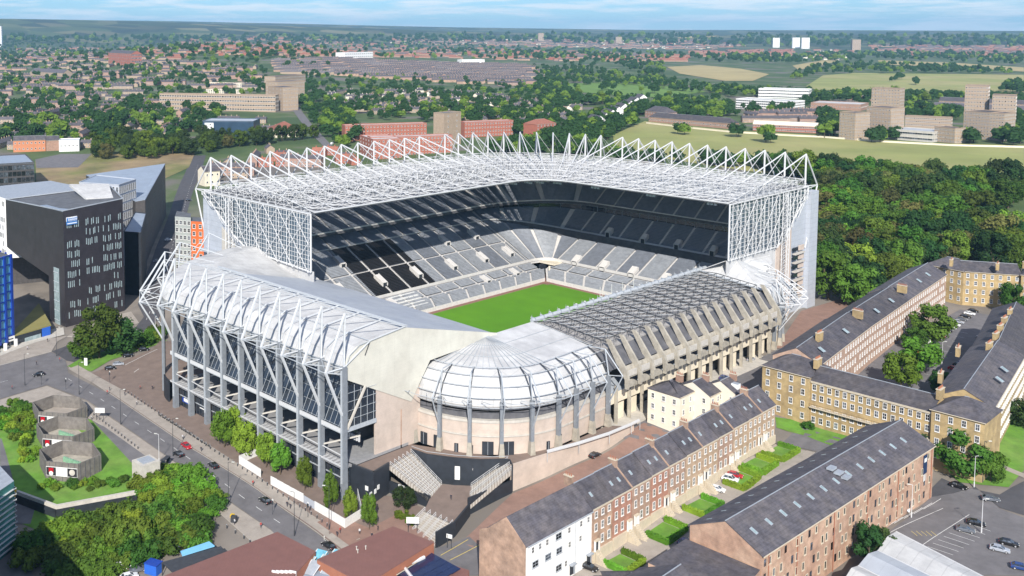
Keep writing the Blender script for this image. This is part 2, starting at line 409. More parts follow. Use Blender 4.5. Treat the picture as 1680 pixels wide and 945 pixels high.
def flush_windows():
    for root, lst in WQ.values():
        inv = Matrix.Translation(root.location) @ Matrix.Rotation(root.rotation_euler.z, 4, 'Z'); inv.invert()
        cp = Vector((0, 0, CAMZ)); lst.sort(key=lambda t: -t[2]/((t[1].translation-cp).length**2))
        for me, mw, _ in lst[:100]: link('window', me, root, inv @ mw)
        rest = lst[100:]
        if rest:
            mb = MB()
            for me, mw, _ in rest:
                b = len(mb.v); mm = inv @ mw; mb.v.extend([tuple(mm @ v.co) for v in me.vertices]); nm = [m.name for m in me.materials]
                for p in me.polygons: mb.f.append(tuple(b+i for i in p.vertices)); mb.m.append(mb.mi(nm[p.material_index]))
            mb.build('window', root, kind='stuff')
def text_mesh(s, size, mt, depth=.03):
    cu = bpy.data.curves.new('lettering', 'FONT'); cu.body = s; cu.size = size; cu.extrude = depth; cu.align_x = 'CENTER'; cu.align_y = 'CENTER'
    o = bpy.data.objects.new('tmp', cu); C.objects.link(o); dg = bpy.context.evaluated_depsgraph_get(); dg.update()
    me = bpy.data.meshes.new_from_object(o.evaluated_get(dg)); bpy.data.objects.remove(o); me.materials.clear(); me.materials.append(M[mt]); return me

# ---------------------------------------------------------------- ground, one sheet to beyond the horizon
def ground_mat():
    m = mat('ground', (.1,.12,.05), .95, .3, .02); t = m.node_tree; p = t.nodes['Principled BSDF']; N = t.nodes.new; K = t.links.new
    geo = N('ShaderNodeNewGeometry')
    def noise(sc_, det=6):
        n = N('ShaderNodeTexNoise'); n.inputs['Scale'].default_value = sc_; n.inputs['Detail'].default_value = det; K(geo.outputs['Position'], n.inputs['Vector']); return n.outputs['Fac']
    def ramp(f, stops):
        r = N('ShaderNodeValToRGB'); e = r.color_ramp.elements
        while len(e) < len(stops): e.new(.5)
        for i, (q, c) in enumerate(stops): e[i].position = q; e[i].color = (*c, 1)
        K(f, r.inputs['Fac']); return r.outputs['Color']
    near = ramp(noise(.06), [(.4, (.17,.15,.13)), (.6, (.24,.21,.18))])
    town = ramp(noise(.012), [(.42, (.045,.085,.022)), (.54, (.08,.12,.035)), (.62, (.15,.135,.115)), (.74, (.13,.12,.115))])
    vo = N('ShaderNodeTexVoronoi'); vo.inputs['Scale'].default_value = .0035; mp_ = N('ShaderNodeMapping'); mp_.inputs['Scale'].default_value = (1, 1.5, 0); mp_.inputs['Rotation'].default_value = (0, 0, .5)
    K(geo.outputs['Position'], mp_.inputs['Vector']); K(mp_.outputs['Vector'], vo.inputs['Vector'])
    sp = N('ShaderNodeSeparateColor'); K(vo.outputs['Color'], sp.inputs[0])
    farm = ramp(sp.outputs[0], [(.0, (.012,.026,.012)), (.35, (.03,.055,.018)), (.6, (.06,.09,.03)), (.8, (.17,.16,.08)), (.9, (.02,.035,.015))])
    vl = N('ShaderNodeVectorMath'); vl.operation = 'DISTANCE'; vl.inputs[1].default_value = (-260, 300, 0); K(geo.outputs['Position'], vl.inputs[0])
    def mixd(c1, c2, d0, d1):
        mr = N('ShaderNodeMapRange'); mr.inputs[1].default_value = d0; mr.inputs[2].default_value = d1; K(vl.outputs['Value'], mr.inputs[0])
        mx_ = N('ShaderNodeMixRGB'); K(mr.outputs[0], mx_.inputs['Fac']); K(c1, mx_.inputs['Color1']); K(c2, mx_.inputs['Color2']); return mx_.outputs['Color']
    K(mixd(mixd(near, town, 260, 420), farm, 4500, 7500), p.inputs['Base Color'])
ground_mat()
def build_ground():
    rs = [15, 60, 100]; 
    while rs[-1] < 640: rs.append(rs[-1]+4.5)
    while rs[-1] < 25000: rs.append(rs[-1]*1.022)
    na = 260; a0 = math.atan2(fwv[1], fwv[0]); mb = MB(); mb.mi('ground')
    for r in rs:
        for j in range(na+1):
            a = a0+R(75)-R(150)*j/na; x, y = r*math.cos(a), r*math.sin(a)
            z = T(x, y)
            if -300 < x < -212 and 240 < y < 380: z = min(z, -3)
            mb.v.append((x, y, z-(.0 if r < 1000 else 0)))
    for i in range(len(rs)-1):
        for j in range(na):
            b = i*(na+1)+j; mb.f.append((b, b+1, b+na+2, b+na+1)); mb.m.append(0)
    mb.f = [f[::-1] for f in mb.f]
    mb.build('ground', None, True, kind='structure')
build_ground()

# ---------------------------------------------------------------- THE STADIUM
ST = thing('football_stadium', 'large football stadium with a white lattice cantilever roof around a green pitch', 'stadium', (-250, 310, 0))
ST.location = (0, 0, 0)
PW, PN, PE, PS = -289.5, 375.5, -215.5, 265.5       # grass edges
drape('pitch', [(PW,PS),(PE,PS),(PE,PN),(PW,PN)], 'pitch_grass', flat=.02, step=20)
drape('track', [(PW-4,PS-6),(PE+5,PS-6),(PE+5,PN+5),(PW-4,PN+5)], 'red_track', flat=.0, step=20)
cx = (PW+PE)/2; cy = (PN+PS)/2; hx, hy = 34, 52.5
def ringpath(nx, ny, ys=236., xe=-199., step=1.25, nc=26):
    """one line round the west side, the north-west corner and the north side"""
    pts = []; cxx, cyy = -299., 383.; rx, ry = nx-9.5, ny-7.5
    xl, yl = PW-nx, PN+ny
    if rx < .6 or ry < .6: cxx, cyy, rx, ry = xl+.5, yl-.5, .5, .5
    n1 = int((383-ys)/step)
    for i in range(n1): pts.append((xl, ys+(cyy-ys)*i/n1))
    for i in range(nc): a = math.pi-math.pi/2*i/nc; pts.append((cxx+rx*math.cos(a), cyy+ry*math.sin(a)))
    n2 = int((xe+299)/step)
    for i in range(n2+1): pts.append((cxx+(xe-cxx)*i/n2, yl))
    return pts, n1, nc, n2
def blend_i(i, n1, nc):
    t = min(1, max(0, (i-n1)/nc)); return t*t*(3-2*t)
def tier(name, nxa, nxb, nya, nyb, zxa, zxb, zya, zyb, rows, colf, label=None, skip=None, ys=236.):
    mb = MB()
    prev = None
    L0, n1, nc, n2 = ringpath(nxa, nya, ys)
    def line(f):
        pts, *_ = ringpath(nxa+(nxb-nxa)*f, nya+(nyb-nya)*f, ys); out = []
        for i, p in enumerate(pts):
            t = blend_i(i, n1, nc); out.append((p[0], p[1], (zxa+(zxb-zxa)*f)*(1-t)+(zya+(zyb-zya)*f)*t))
        return out
    lines = [line(k/rows) for k in range(rows+1)]
    for k in range(rows):
        A, B = lines[k], lines[k+1]
        for i in range(len(A)-1):
            if skip and skip(i-n1, nc): continue
            a0, a1, b0, b1 = Vector(A[i]), Vector(A[i+1]), Vector(B[i]), Vector(B[i+1])
            c = colf(i, n1, nc, n2, k/rows)
            za, zb = a0.z, a1.z
            t0, t1 = Vector((b0.x, b0.y, za)), Vector((b1.x, b1.y, zb))
            tr = 'tread' if c else 'aisle'
            mb.face((a0, t0, t1, a1), tr); mb.face((t0, b0, b1, t1), tr)
            if c:
                def q(p0, p1, f, dz): v = p0.lerp(p1, f); return Vector((v.x, v.y, p0.z+dz))
                mb.face((q(a0,t0,.38,.42), q(a0,t0,.8,.42), q(a1,t1,.8,.42), q(a1,t1,.38,.42)), c)
                mb.face((q(a0,t0,.8,.42), q(a0,t0,.92,.86), q(a1,t1,.92,.86), q(a1,t1,.8,.42)), c)
    # front wall
    A = lines[0]
    for i in range(len(A)-1):
        if skip and skip(i-n1, nc): continue
        p, q_ = Vector(A[i]), Vector(A[i+1]); mb.face((p-Vector((0,0,1.3)), p+Vector((0,0,.7)), q_+Vector((0,0,.7)), q_-Vector((0,0,1.3))), 'aisle')
    o = mb.build(name, ST)
    if label: o['label'] = label
    return lines, n1, nc
def sect(i, n1, nc, n2):
    """block number and position inside it, corner blocks narrower"""
    if i < n1: return i//9, i % 9
    if i < n1+nc: return 100+(i-n1)//7, (i-n1) % 7
    j = i-n1-nc; return 200+j//9, j % 9
def col_main(i, n1, nc, n2, f):
    b, k = sect(i, n1, nc, n2)
    if k == 0: return None
    if b < 100 and .46 < f < .5: return None
    if i < n1:
        y = 236+i*1.25
        if 294 < y < 330: return 'seat_black'
    if b >= 200 and 206 > -299+(i-n1-nc)*1.25+430 > 202 and 0: return None
    if b >= 200 and i-n1-nc > 62 and i-n1-nc < 76: return 'seat_black'
    if b < 100: return 'seat_grey' if (b % 3) else 'seat_mid'
    return 'seat_mid' if b % 2 else 'seat_grey'
def col_front(i, n1, nc, n2, f):
    b, k = sect(i, n1, nc, n2)
    if k == 0 or .55 < f < .62: return None
    return 'seat_grey'
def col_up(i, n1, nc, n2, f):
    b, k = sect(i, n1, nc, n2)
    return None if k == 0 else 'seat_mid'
mouth = lambda j, nc: 0 <= j < nc
front_lines, n1_, nc_ = tier('lower_terrace', 2.6, 15.8, 2.6, 18.2, 1.1, 5.6, 1.1, 5.4, 14, col_front, 'front bank of pale grey seats beside the pitch', skip=mouth)
tier('seating_tier', 16.6, 47.5, 19.5, 37, 6.4, 21.8, 6.3, 14.4, 38, col_main, 'main tier of grey seats with a black block', None, 222.)
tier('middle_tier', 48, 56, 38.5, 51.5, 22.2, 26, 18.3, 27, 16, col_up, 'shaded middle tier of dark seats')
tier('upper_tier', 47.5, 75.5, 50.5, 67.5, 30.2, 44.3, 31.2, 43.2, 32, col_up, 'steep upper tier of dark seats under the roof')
def band(name, nx, ny, zxa, zxb, zya, zyb, mt, mullion=None, ys=236.):
    mb = MB(); pts, n1, nc, n2 = ringpath(nx, ny, ys)
    for i in range(len(pts)-1):
        t0, t1 = blend_i(i, n1, nc), blend_i(i+1, n1, nc); p, q = pts[i], pts[i+1]
        mb.face(((*p, zxa*(1-t0)+zya*t0), (*q, zxa*(1-t1)+zya*t1), (*q, zxb*(1-t1)+zyb*t1), (*p, zxb*(1-t0)+zyb*t0)), mt)
        if mullion and i % 4 == 0: mb.tube((*p, zxa*(1-t0)+zya*t0), (*p, zxb*(1-t0)+zyb*t0), .12, mullion)
    return mb.build(name, ST)
band('box_glazing', 56.5, 52.3, 25.5, 30, 26.5, 30.8, 'dark_glass', 'grey_steel')
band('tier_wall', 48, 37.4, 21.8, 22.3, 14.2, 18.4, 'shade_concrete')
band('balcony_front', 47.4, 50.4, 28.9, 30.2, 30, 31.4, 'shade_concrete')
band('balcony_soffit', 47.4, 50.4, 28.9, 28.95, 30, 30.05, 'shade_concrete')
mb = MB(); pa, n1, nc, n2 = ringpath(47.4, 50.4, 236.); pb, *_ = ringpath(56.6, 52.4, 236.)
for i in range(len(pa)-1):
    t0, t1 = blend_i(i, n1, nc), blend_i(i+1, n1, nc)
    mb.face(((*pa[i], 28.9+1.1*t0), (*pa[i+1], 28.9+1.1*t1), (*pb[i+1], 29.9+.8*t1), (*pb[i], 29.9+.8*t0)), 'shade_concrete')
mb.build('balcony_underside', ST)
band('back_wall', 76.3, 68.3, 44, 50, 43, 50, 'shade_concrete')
band('outer_facade', 78.6, 70.2, -9, 47.5, -9, 47.5, 'grey_clad')
band('middle_rail', 16.3, 19.1, 6.2, 7.6, 6.1, 7.5, 'aisle')
# facade stair towers and ribs seen from the side lanes
mb = MB(); pts, n1, nc, n2 = ringpath(79.2, 70.8, 238.)
for i in range(0, len(pts), 8): mb.box((*pts[i], 18), (.9, .9, 54), 'white_steel')
mb.build('facade_ribs', ST)
# vomitories: cream stair mouths let into the tiers
def vom(x, y, z, ax, ln=6., wd=2.8, h=1.5, drop=3.4):
    v = MB(); u = Vector((-1, 0, 0)) if ax == 'x' else Vector((0, 1, 0)); s = Vector((0, 1, 0)) if ax == 'x' else Vector((1, 0, 0)); o = Vector((x, y, z))
    for k in (-1, 1):
        v.slab([o+s*k*wd/2, o+s*k*wd/2+Vector((0,0,h)), o+s*k*wd/2+u*ln+Vector((0,0,h+drop*.85)), o+s*k*wd/2+u*ln+Vector((0,0,drop*.6))], .3, 'aisle')
    v.slab([o-s*wd/2+Vector((0,0,h)), o+s*wd/2+Vector((0,0,h)), o+s*wd/2+u*ln*.9+Vector((0,0,h+.5+drop*.75)), o-s*wd/2+u*ln*.9+Vector((0,0,h+.5+drop*.75))] if ax != 'x' else
           [o+s*wd/2+Vector((0,0,h)), o-s*wd/2+Vector((0,0,h)), o-s*wd/2+u*ln*.9+Vector((0,0,h+drop*.75)), o+s*wd/2+u*ln*.9+Vector((0,0,h+drop*.75))], .25, 'aisle')
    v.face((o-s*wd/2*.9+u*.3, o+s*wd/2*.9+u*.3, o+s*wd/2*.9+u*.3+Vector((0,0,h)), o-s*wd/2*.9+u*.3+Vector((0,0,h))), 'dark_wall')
    v.build('vomitory', ST)
for y in (246, 267, 290, 312, 335, 357, 376): vom(-311, y, 9.2, 'x'); 
for y in (256, 279, 346, 367): vom(-326, y, 16.6, 'x')
for y in (262, 285, 345, 366): vom(-299, y, 2.6, 'x', 5, 2.6, 2, 2)
for x in (-288, -272, -256, -239, -222): vom(x, 394.6, 5.6, 'y', 4.5, 3, 2.4, 2.6)
for x in (-282, -262, -244, -226): vom(x, 413.5, 18.2, 'y', 3.5, 2.4, 2.4, 2)
# players' entrance in the corner
mb = MB()
mb.box((-301.5, 389.5, 2.6), (.4, 9, 5.4), 'dark_wall'); mb.box((-296.5, 393.8, 2.6), (10, .4, 5.4), 'dark_wall')
mb.face(((-302,373,.05),(-287,373,.05),(-287,395,.05),(-302,395,.05)), 'red_track'); mb.box((-299.5, 392.5, 5.8), (9, 8, .7), 'cream_wall')
mb.tube((-296,386,0), (-296,386,5.5), .5, 'cream_wall', 6)
mb.build('players_entrance', ST)
# east and south banks (their backs are hidden under their roofs)
mb = MB()
for k in range(26):
    f = k/26; x0, x1 = PE+6+f*28, PE+6+(k+1)/26*28; z = 1.5+f*13
    mb.face(((x0,250,z),(x1,250,z),(x1,371,z),(x0,371,z)), 'tread'); mb.face(((x1,250,z),(x1,250,z+.5),(x1,371,z+.5),(x1,371,z)), 'tread')
    for j in range(12):
        y = 251+j*9.8; mb.face(((x0+.3,y,z+.45),(x0+.7,y,z+.45),(x0+.7,y+8.6,z+.45),(x0+.3,y+8.6,z+.45)), 'seat_grey'); mb.face(((x0+.7,y,z+.45),(x0+.8,y,z+.85),(x0+.8,y+8.6,z+.85),(x0+.7,y+8.6,z+.45)), 'seat_grey')
mb.build('east_bank', ST)
mb = MB()
for k in range(44):
    f = k/44; y0, y1 = PS-7-f*52, PS-7-(k+1)/44*52; z = 1.5+f*21
    mb.face(((-318,y0,z),(-212,y0,z),(-212,y1,z),(-318,y1,z)), 'tread'); mb.face(((-318,y1,z),(-212,y1,z),(-212,y1,z+.5),(-318,y1,z+.5)), 'tread')
    for j in range(10):
        x = -316+j*10.4; mb.face(((x,y0-.3,z+.45),(x+9.2,y0-.3,z+.45),(x+9.2,y0-.7,z+.45),(x,y0-.7,z+.45)), 'seat_grey'); mb.face(((x,y0-.7,z+.45),(x+9.2,y0-.7,z+.45),(x+9.2,y0-.8,z+.85),(x,y0-.8,z+.85)), 'seat_grey')
mb.build('south_bank', ST)
# white covers stacked on a block of seats beside the dugouts
mb = MB()
for k in range(6):
    for j in range(5): mb.box((-296.6-k*2.1, 288+j*3.1, 2.7+k*.75), (1.3, 2.7, .35), 'white_paint')
mb.build('seat_covers', ST)
# ---- cantilever roof
bays = []
for i in range(13): y = 237+10.75*i; bays.append(((-294.5, y), (-366.5, y)))
for k in range(11):
    a = math.pi-(k+.9)*math.pi/2/11.7; bays.append(((-276.5+18*math.cos(a), 357+18*math.sin(a)), (-300+66.5*math.cos(a), 377+66.5*math.sin(a))))
for i in range(11): x = -294+9.62*i; bays.append(((x, 375), (x, 443.5)))
nb_ = len(bays)
def bp(i, f, z): a, b = bays[i]; return Vector((a[0]+(b[0]-a[0])*f, a[1]+(b[1]-a[1])*f, z))
mb = MB()
FS = [0, .12, .24, .36, .48, .6, .72, .84, 1.03]
for i in range(nb_-1):
    for k in range(len(FS)-1):
        fa, fb = FS[k]+.0, FS[k+1]
        za, zb = 49.9+.5*math.sin(math.pi*min(fa, 1)), 49.9+.5*math.sin(math.pi*min(fb, 1))
        for u0, u1 in ((0, .32), (.32, .74), (.74, 1)):  # bay split into solid and clear strips, shaped to streak light over the seats
            mm_ = 'roof_deck' if not .1 < fa < .62 else ('dull_glazing' if i >= 17 else ('roof_glazing' if u0 == .32 else 'roof_deck'))
            A_, B_, C_, D_ = bp(i, fa, za), bp(i+1, fa, za), bp(i+1, fb, zb), bp(i, fb, zb)
            mb.slab((A_.lerp(B_, u0), A_.lerp(B_, u1), D_.lerp(C_, u1), D_.lerp(C_, u0))[::-1], .22, mm_)
pass; mat('dull_glazing', (.3,.32,.34), .4, .2, .3, alpha=.78)  # denser glazing, added to keep the seats below it dim
mb.build('roof_deck', ST)
def zt(f): return 50.6+4.6*min(1, f/.35) if f < .35 else 55.2-1.6*(f-.35)/.65
NP = 13
for i in range(nb_):
    t = MB(); a, b = bays[i]; dx, dy = b[0]-a[0], b[1]-a[1]; l = math.hypot(dx, dy); s = Vector((-dy/l, dx/l, 0))*1.7
    for k in range(NP):
        f0, f1 = k/NP, (k+1)/NP; T0, T1 = bp(i, f0, zt(f0)), bp(i, f1, zt(f1)); t.tube(T0, T1, .16, 'white_steel')
        for sg in (-1, 1):
            B0, B1 = bp(i, f0, 50.6)+s*sg, bp(i, f1, 50.6)+s*sg; t.tube(B0, B1, .12, 'white_steel')
            t.tube(B0, bp(i, (f0+f1)/2, zt((f0+f1)/2)), .075, 'white_steel', 3); t.tube(B1, bp(i, (f0+f1)/2, zt((f0+f1)/2)), .075, 'white_steel', 3)
        t.tube(bp(i, f0, 50.6)+s, bp(i, f1, 50.6)-s, .08, 'white_steel', 3)
    t.build('roof_truss', ST)
    q = MB(); u = Vector((dx/l, dy/l, 0)); base = bp(i, 1, 47); top = bp(i, 1, 65); tip = bp(i, 1, 49.7)+u*12.5
    q.tube(base, top, .42, 'white_steel', 6); q.tube(top, bp(i, .42, zt(.42)), .32, 'white_steel', 5); q.tube(top, bp(i, .72, zt(.72)), .14, 'white_steel', 4)
    q.tube(top, tip, .34, 'white_steel', 5); q.tube(tip, bp(i, 1, 50.5), .3, 'white_steel', 5); q.tube(tip, bp(i, 1, 49)+u*2, .2, 'white_steel', 4); q.tube(tip, bp(i, 1.03, 22), .34, 'white_steel', 5)
    if i < nb_-1:
        q.tube(top, bp(i+1, 1, 53), .07, 'white_steel', 3)
        q.tube(top-Vector((0,0,.3)), tip*.5+(bp(i+1,1,49.7)+u*12.5)*.5, .05, 'white_steel', 3)
    q.build('mast', ST)
for fi, f in enumerate([0, .09, .2, .31, .42, .53, .64, .75, .86, 1.0]):
    t = MB()
    for i in range(nb_-1):
        za, zb = zt(f), 50.6; A, B = bp(i, f, za), bp(i+1, f, za); D, E_ = bp(i, f, zb), bp(i+1, f, zb)
        t.tube(A, B, .16 if f else .34, 'white_steel'); t.tube(D, E_, .14, 'white_steel')
        mm_ = (D+E_)/2; t.tube(A, mm_, .075, 'white_steel', 3); t.tube(B, mm_, .075, 'white_steel', 3)
        if f < 1:
            g = [0, .09, .2, .31, .42, .53, .64, .75, .86, 1.0][fi+1]; X0, X1 = bp(i, g, zt(g)), bp(i+1, g, zt(g)); mid = bp(i, (f+g)/2, zt((f+g)/2)+.1).lerp(bp(i+1, (f+g)/2, zt((f+g)/2)+.1), .5); lo = Vector((mid.x, mid.y, 51))
            for c in (A, B, X0, X1): t.tube(c, lo, .075, 'white_steel', 3)
            t.tube(A, X1, .08, 'white_steel', 3); t.tube(mm_, lo, .09, 'white_steel', 3)
            t.tube(B, mid, .07, 'white_steel', 3); t.tube(X0, mid, .07, 'white_steel', 3)
    t.build('roof_lattice', ST)
# floodlight clusters under the roof lip
for i in (13, 16, 18, 21, 24, 27, 30, 33):
    t = MB(); p = bp(i, .06, 48.6)
    for k in range(3):
        t.box((p.x+(k-1)*1.6, p.y, p.z), (1.2, .9, .9), 'white_steel'); t.tube((p.x+(k-1)*1.6, p.y, p.z), (p.x+(k-1)*1.6, p.y, 50), .08, 'grey_steel')
    t.build('floodlight', ST)
# ---- end screens of the tall stand: panel, grid, cross bracing
def endwall(o, u, prof, nrm):
    """prof (s,z): glazed polygon; o origin, u along, nrm outwards"""
    o = Vector(o); u = Vector(u); nrm = Vector(nrm); pt = lambda s, z: o+u*s+Vector((0,0,z))
    g = MB(); g.slab([pt(s, z) for s, z in prof], .1, 'end_glass'); g.build('end_glazing', ST)
    t = MB(); s0 = min(p[0] for p in prof); s1 = max(p[0] for p in prof)
    def span(s):
        zs = []
        for i in range(len(prof)):
            (a, za), (b, zb) = prof[i], prof[(i+1) % len(prof)]
            if a != b and min(a, b) <= s <= max(a, b): zs.append(za+(zb-za)*(s-a)/(b-a))
        return (min(zs), max(zs)) if len(zs) > 1 else None
    def hspan(z):
        ss = []
        for i in range(len(prof)):
            (a, za), (b, zb) = prof[i], prof[(i+1) % len(prof)]
            if za != zb and min(za, zb) <= z <= max(za, zb): ss.append(a+(b-a)*(z-za)/(zb-za))
        return (min(ss), max(ss)) if len(ss) > 1 else None
    n = int((s1-s0)/3.3)
    for k in range(n+1):
        s = s0+.05+(s1-s0-.1)*k/n; sp = span(s)
        if sp and sp[1]-sp[0] > 1:
            for off in (.35, 1.7): t.tube(pt(s, sp[0])+nrm*off, pt(s, sp[1])+nrm*off, .14 if k % 2 == 0 else .07, 'white_steel')
            z = sp[0]; j = 0
            while z+3 < sp[1] and k % 2 == 0: t.tube(pt(s, z)+nrm*(.35 if j % 2 else 1.7), pt(s, z+3)+nrm*(1.7 if j % 2 else .35), .07, 'white_steel', 3); z += 3; j += 1
    z = min(p[1] for p in prof)+1.
    while z < max(p[1] for p in prof):
        h = hspan(z)
        if h and h[1]-h[0] > 1: t.tube(pt(h[0], z)+nrm*.3, pt(h[1], z)+nrm*.3, .11, 'white_steel')
        z += 1.75
    k = s0
    while k < s1-6:
        a, b = span(k+.1), span(k+9.8) if k+9.8 < s1 else span(s1-.1)
        if a and b:
            e = min(k+9.8, s1-.1); zm = (max(a[0], b[0])+min(a[1], b[1]))/2
            for z0, z1, z2, z3 in ((a[0], b[1]*.5+b[0]*.5, 0, 0), (a[0]*.5+a[1]*.5, b[1], 0, 0), (a[1], b[1]*.5+b[0]*.5, 0, 0), (a[0]*.5+a[1]*.5, b[0], 0, 0)):
                t.tube(pt(k+.1, z0)+nrm*1.75, pt(e, z1)+nrm*1.75, .15, 'white_steel')
        k += 9.8
    t.build('end_lattice', ST)
    e = MB()
    for i in range(len(prof)): e.tube(pt(*prof[i])+nrm*.4, pt(*prof[(i+1) % len(prof)])+nrm*.4, .38, 'white_steel', 5)
    e.build('end_frame', ST)
endwall((-294.8, 236, 0), (-1, 0, 0), [(0, 50), (0, 27.3), (42.5, 29.3), (52, 33.5), (75, 48.8), (75, 50)], (0, -1, 0))
endwall((-197.8, 375, 0), (0, 1, 0), [(0, 50), (0, 27), (42, 26.6), (48, 28.7), (71, 47.5), (71, 50)], (1, 0, 0))
t = MB()
def wallp(pts, m_, th=.5): t.slab(pts, th, m_)
wallp([(-347,236.4,33.5), (-369.8,236.4,48.8), (-372,236.4,48), (-372,236.4,-9), (-338,236.4,-9), (-338,236.4,29.3)], 'grey_clad')
wallp([(-346.5,235.7,-9), (-346.5,235.7,30), (-356,235.7,36), (-356,235.7,-9)][::-1], 'pale_concrete', .3)
wallp([(-338,236.6,29.3), (-338,236.6,5), (-294.8,236.6,5), (-294.8,236.6,27.2)], 'white_roof', .6)
for z in (0, 6, 12, 18, 24): t.box((-362, 234.6, z), (18, 2.4, .8), 'grey_steel')
for z in (3, 9, 15, 21): t.box((-361, 235.6, z), (14, .5, 2.6), 'dark_glass')
t.build('end_wall', ST)
t = MB()
wallp([(-198.2,423,28.7), (-198.2,446.5,47.5), (-198.2,447,48), (-198.2,447,-8), (-198.2,417,-8), (-198.2,417,26.6)][::-1], 'grey_clad')
wallp([(-197.5,417,-8), (-197.5,417,26), (-197.5,423,28.5), (-197.5,431,34.8), (-197.5,431,-8)][::-1], 'pink_wall', .3)
wallp([(-198.4,375,5), (-198.4,375,26.8), (-198.4,417,26.4), (-198.4,417,5)], 'white_roof', .6)
for z in (1, 5, 9, 13, 17, 21):
    t.box((-196.6, 437, z), (1.5, 9, .6), 'pale_concrete'); t.box((-197.2, 434.5, z+2), (.6, 4, 1.6), 'dark_glass'); t.box((-197.2, 440.5, z+2), (.6, 4.5, 2.2), 'pink_wall')
t.box((-198.5, 451, 20), (4, 8, 55), 'grey_clad')
t.build('end_wall', ST)
for ox, oy, zt0 in ((-347.5, 233.6, 50), (-195.2, 420.5, 50)):
    t = MB(); z = -8
    for a in (-1.1, 1.1):
        for b in (-1.1, 1.1): t.tube((ox+a, oy+b, -8), (ox+a, oy+b, zt0), .2, 'white_steel')
    while z < zt0-2:
        for a, b, c, d in ((-1.1,-1.1,1.1,-1.1),(1.1,-1.1,1.1,1.1),(1.1,1.1,-1.1,1.1),(-1.1,1.1,-1.1,-1.1)):
            t.tube((ox+a, oy+b, z), (ox+c, oy+d, z+2.2), .09, 'white_steel', 3); t.tube((ox+a, oy+b, z), (ox+c, oy+d, z), .07, 'white_steel', 3)
        z += 2.2
    t.build('lattice_tower', ST)
# ---- south stand
COLX = [-299.6+10.18*k for k in range(10)]
for k, x in enumerate(COLX):
    t = MB(); t.box((x, 178, 4.5), (1.25, 1.5, 42), 'blue_steel'); t.box((x, 178, -7), (1.5, 1.8, 12), 'blue_steel', 0, .86); t.box((x, 177.0, 8), (.35, .4, 33), 'grey_steel'); t.build('column', ST)
    t = MB(); c = Vector((x, 178, 25.2)); o = Vector((x, 171.3, 25.2)); top = Vector((x, 178.4, 40.7)); el = Vector((x, 188, 30.9)); rg = Vector((x, 202, 32.3))
    for p, q, r in ((c, top, .36), (o, top, .42), (c, o, .26), (o, (x, 177.3, 11.5), .44), (c+Vector((0,0,-2)), o, .18), (top, rg, .16), (c, el, .22), (el, rg, .2)): t.tube(p, q, r, 'pale_steel', 5)
    for a, b in (((x,178.6,24.5),(x,180.2,28.3)), ((x,180.2,28.3),(x,183.8,30.4)), ((x,183.8,30.4), tuple(el))): t.tube(a, b, .12, 'grey_steel', 4)
    t.tube(el, (x, 186, 27), .12, 'dark_steel')
    if k < 9:
        x2 = COLX[k+1]
        t.tube(o, (x2, 178, 25.2), .13, 'grey_steel', 4); t.tube(o, (x2, 171.3, 25.2), .13, 'grey_steel', 4); t.tube(c, (x2, 171.3, 25.2), .12, 'grey_steel', 4); t.tube(el, (x2, 188, 30.9), .1, 'grey_steel', 4)
        t.tube(c, (x2, 178, 25.2), .16, 'grey_steel', 4); t.tube(o, ((x+x2)/2, 176, 22.5), .12, 'grey_steel', 4); t.tube((x2, 178, 25.2), ((x+x2)/2, 176, 22.5), .12, 'grey_steel', 4)
        br_ = MB(); br_.tube((x, 178, -.5), (x2, 178, -.8), .16, 'white_steel'); br_.tube((x, 178, -.3), (x2-2, 186, 2.6), .28, 'pale_concrete', 4); br_.build('brace', ST)
    t.build('outrigger_frame', ST)
# west end outrigger fan, turning the corner
prevo = Vector((COLX[0], 171.3, 25.2)); prevc = Vector((COLX[0], 178, 25.2))
for a in (256, 240, 222, 203):
    aa = R(a); t = MB(); cx0, cy0 = -302, 246; el_ = lambda k, z: Vector((cx0+math.cos(aa)*k*.67, cy0+math.sin(aa)*k, z)); c = el_(67, 24.5); d = Vector((math.cos(aa), math.sin(aa), 0)); o = c+d*8.5; o.z = 23; top = c+Vector((0,0,13))+d*-1; el = el_(56, 30.4)
    t.tube((c.x, c.y, -11), c, .6, 'blue_steel', 6)
    for p, q, r in ((c, top, .3), (o, top, .34), (c, o, .2), (o, Vector((c.x, c.y, 8)), .34), (c, el, .2), (top, el_(46, 32), .14), (o, prevo, .12), (o, prevc, .12), (c, prevo, .12), (top, prevc+Vector((0,0,4)), .1), (c-Vector((0,0,6)), o, .12)): t.tube(p, q, r, 'pale_steel', 5)
    prevo, prevc = o, c
    t.build('outrigger_frame', ST)
RP = [(181.5, 20.5), (179.3, 21.6), (178.6, 24.5), (180, 27.6), (183.6, 29.7), (188, 30.3), (202, 31.4)]
x0, x1 = -302, -208.4
t = MB()
for (ya, za), (yb, zb) in zip(RP[:-1], RP[1:]):
    for k in range(9):
        xa, xb = x0+(x1-x0)*k/9, x0+(x1-x0)*(k+1)/9; t.slab([(xa,ya,za),(xb,ya,za),(xb,yb,zb),(xa,yb,zb)], .25, 'white_roof')
t.build('curved_roof', ST)
t = MB(); t.slab([(x0,202.2,31.4),(x1,202.2,31.4),(x1,244,21.2),(x0,246,21.2)], .4, 'grey_and_shaded_roof'); t.build('roof_slope', ST)  # blue-grey shade of facing away from the sun put into its colour
t = MB()
for dy, dz in ((0, .9), (1.2, .5)): t.tube((x0-6, 202+dy, 31.6+dz), (x1, 202+dy, 31.6+dz), .34, 'grey_steel', 5)
for k in range(60): x = x0+(x1-x0)*k/60; t.tube((x,202,32.5), (x+.8,203.2,32.1), .08, 'grey_steel', 3)
t.build('ridge_truss', ST)
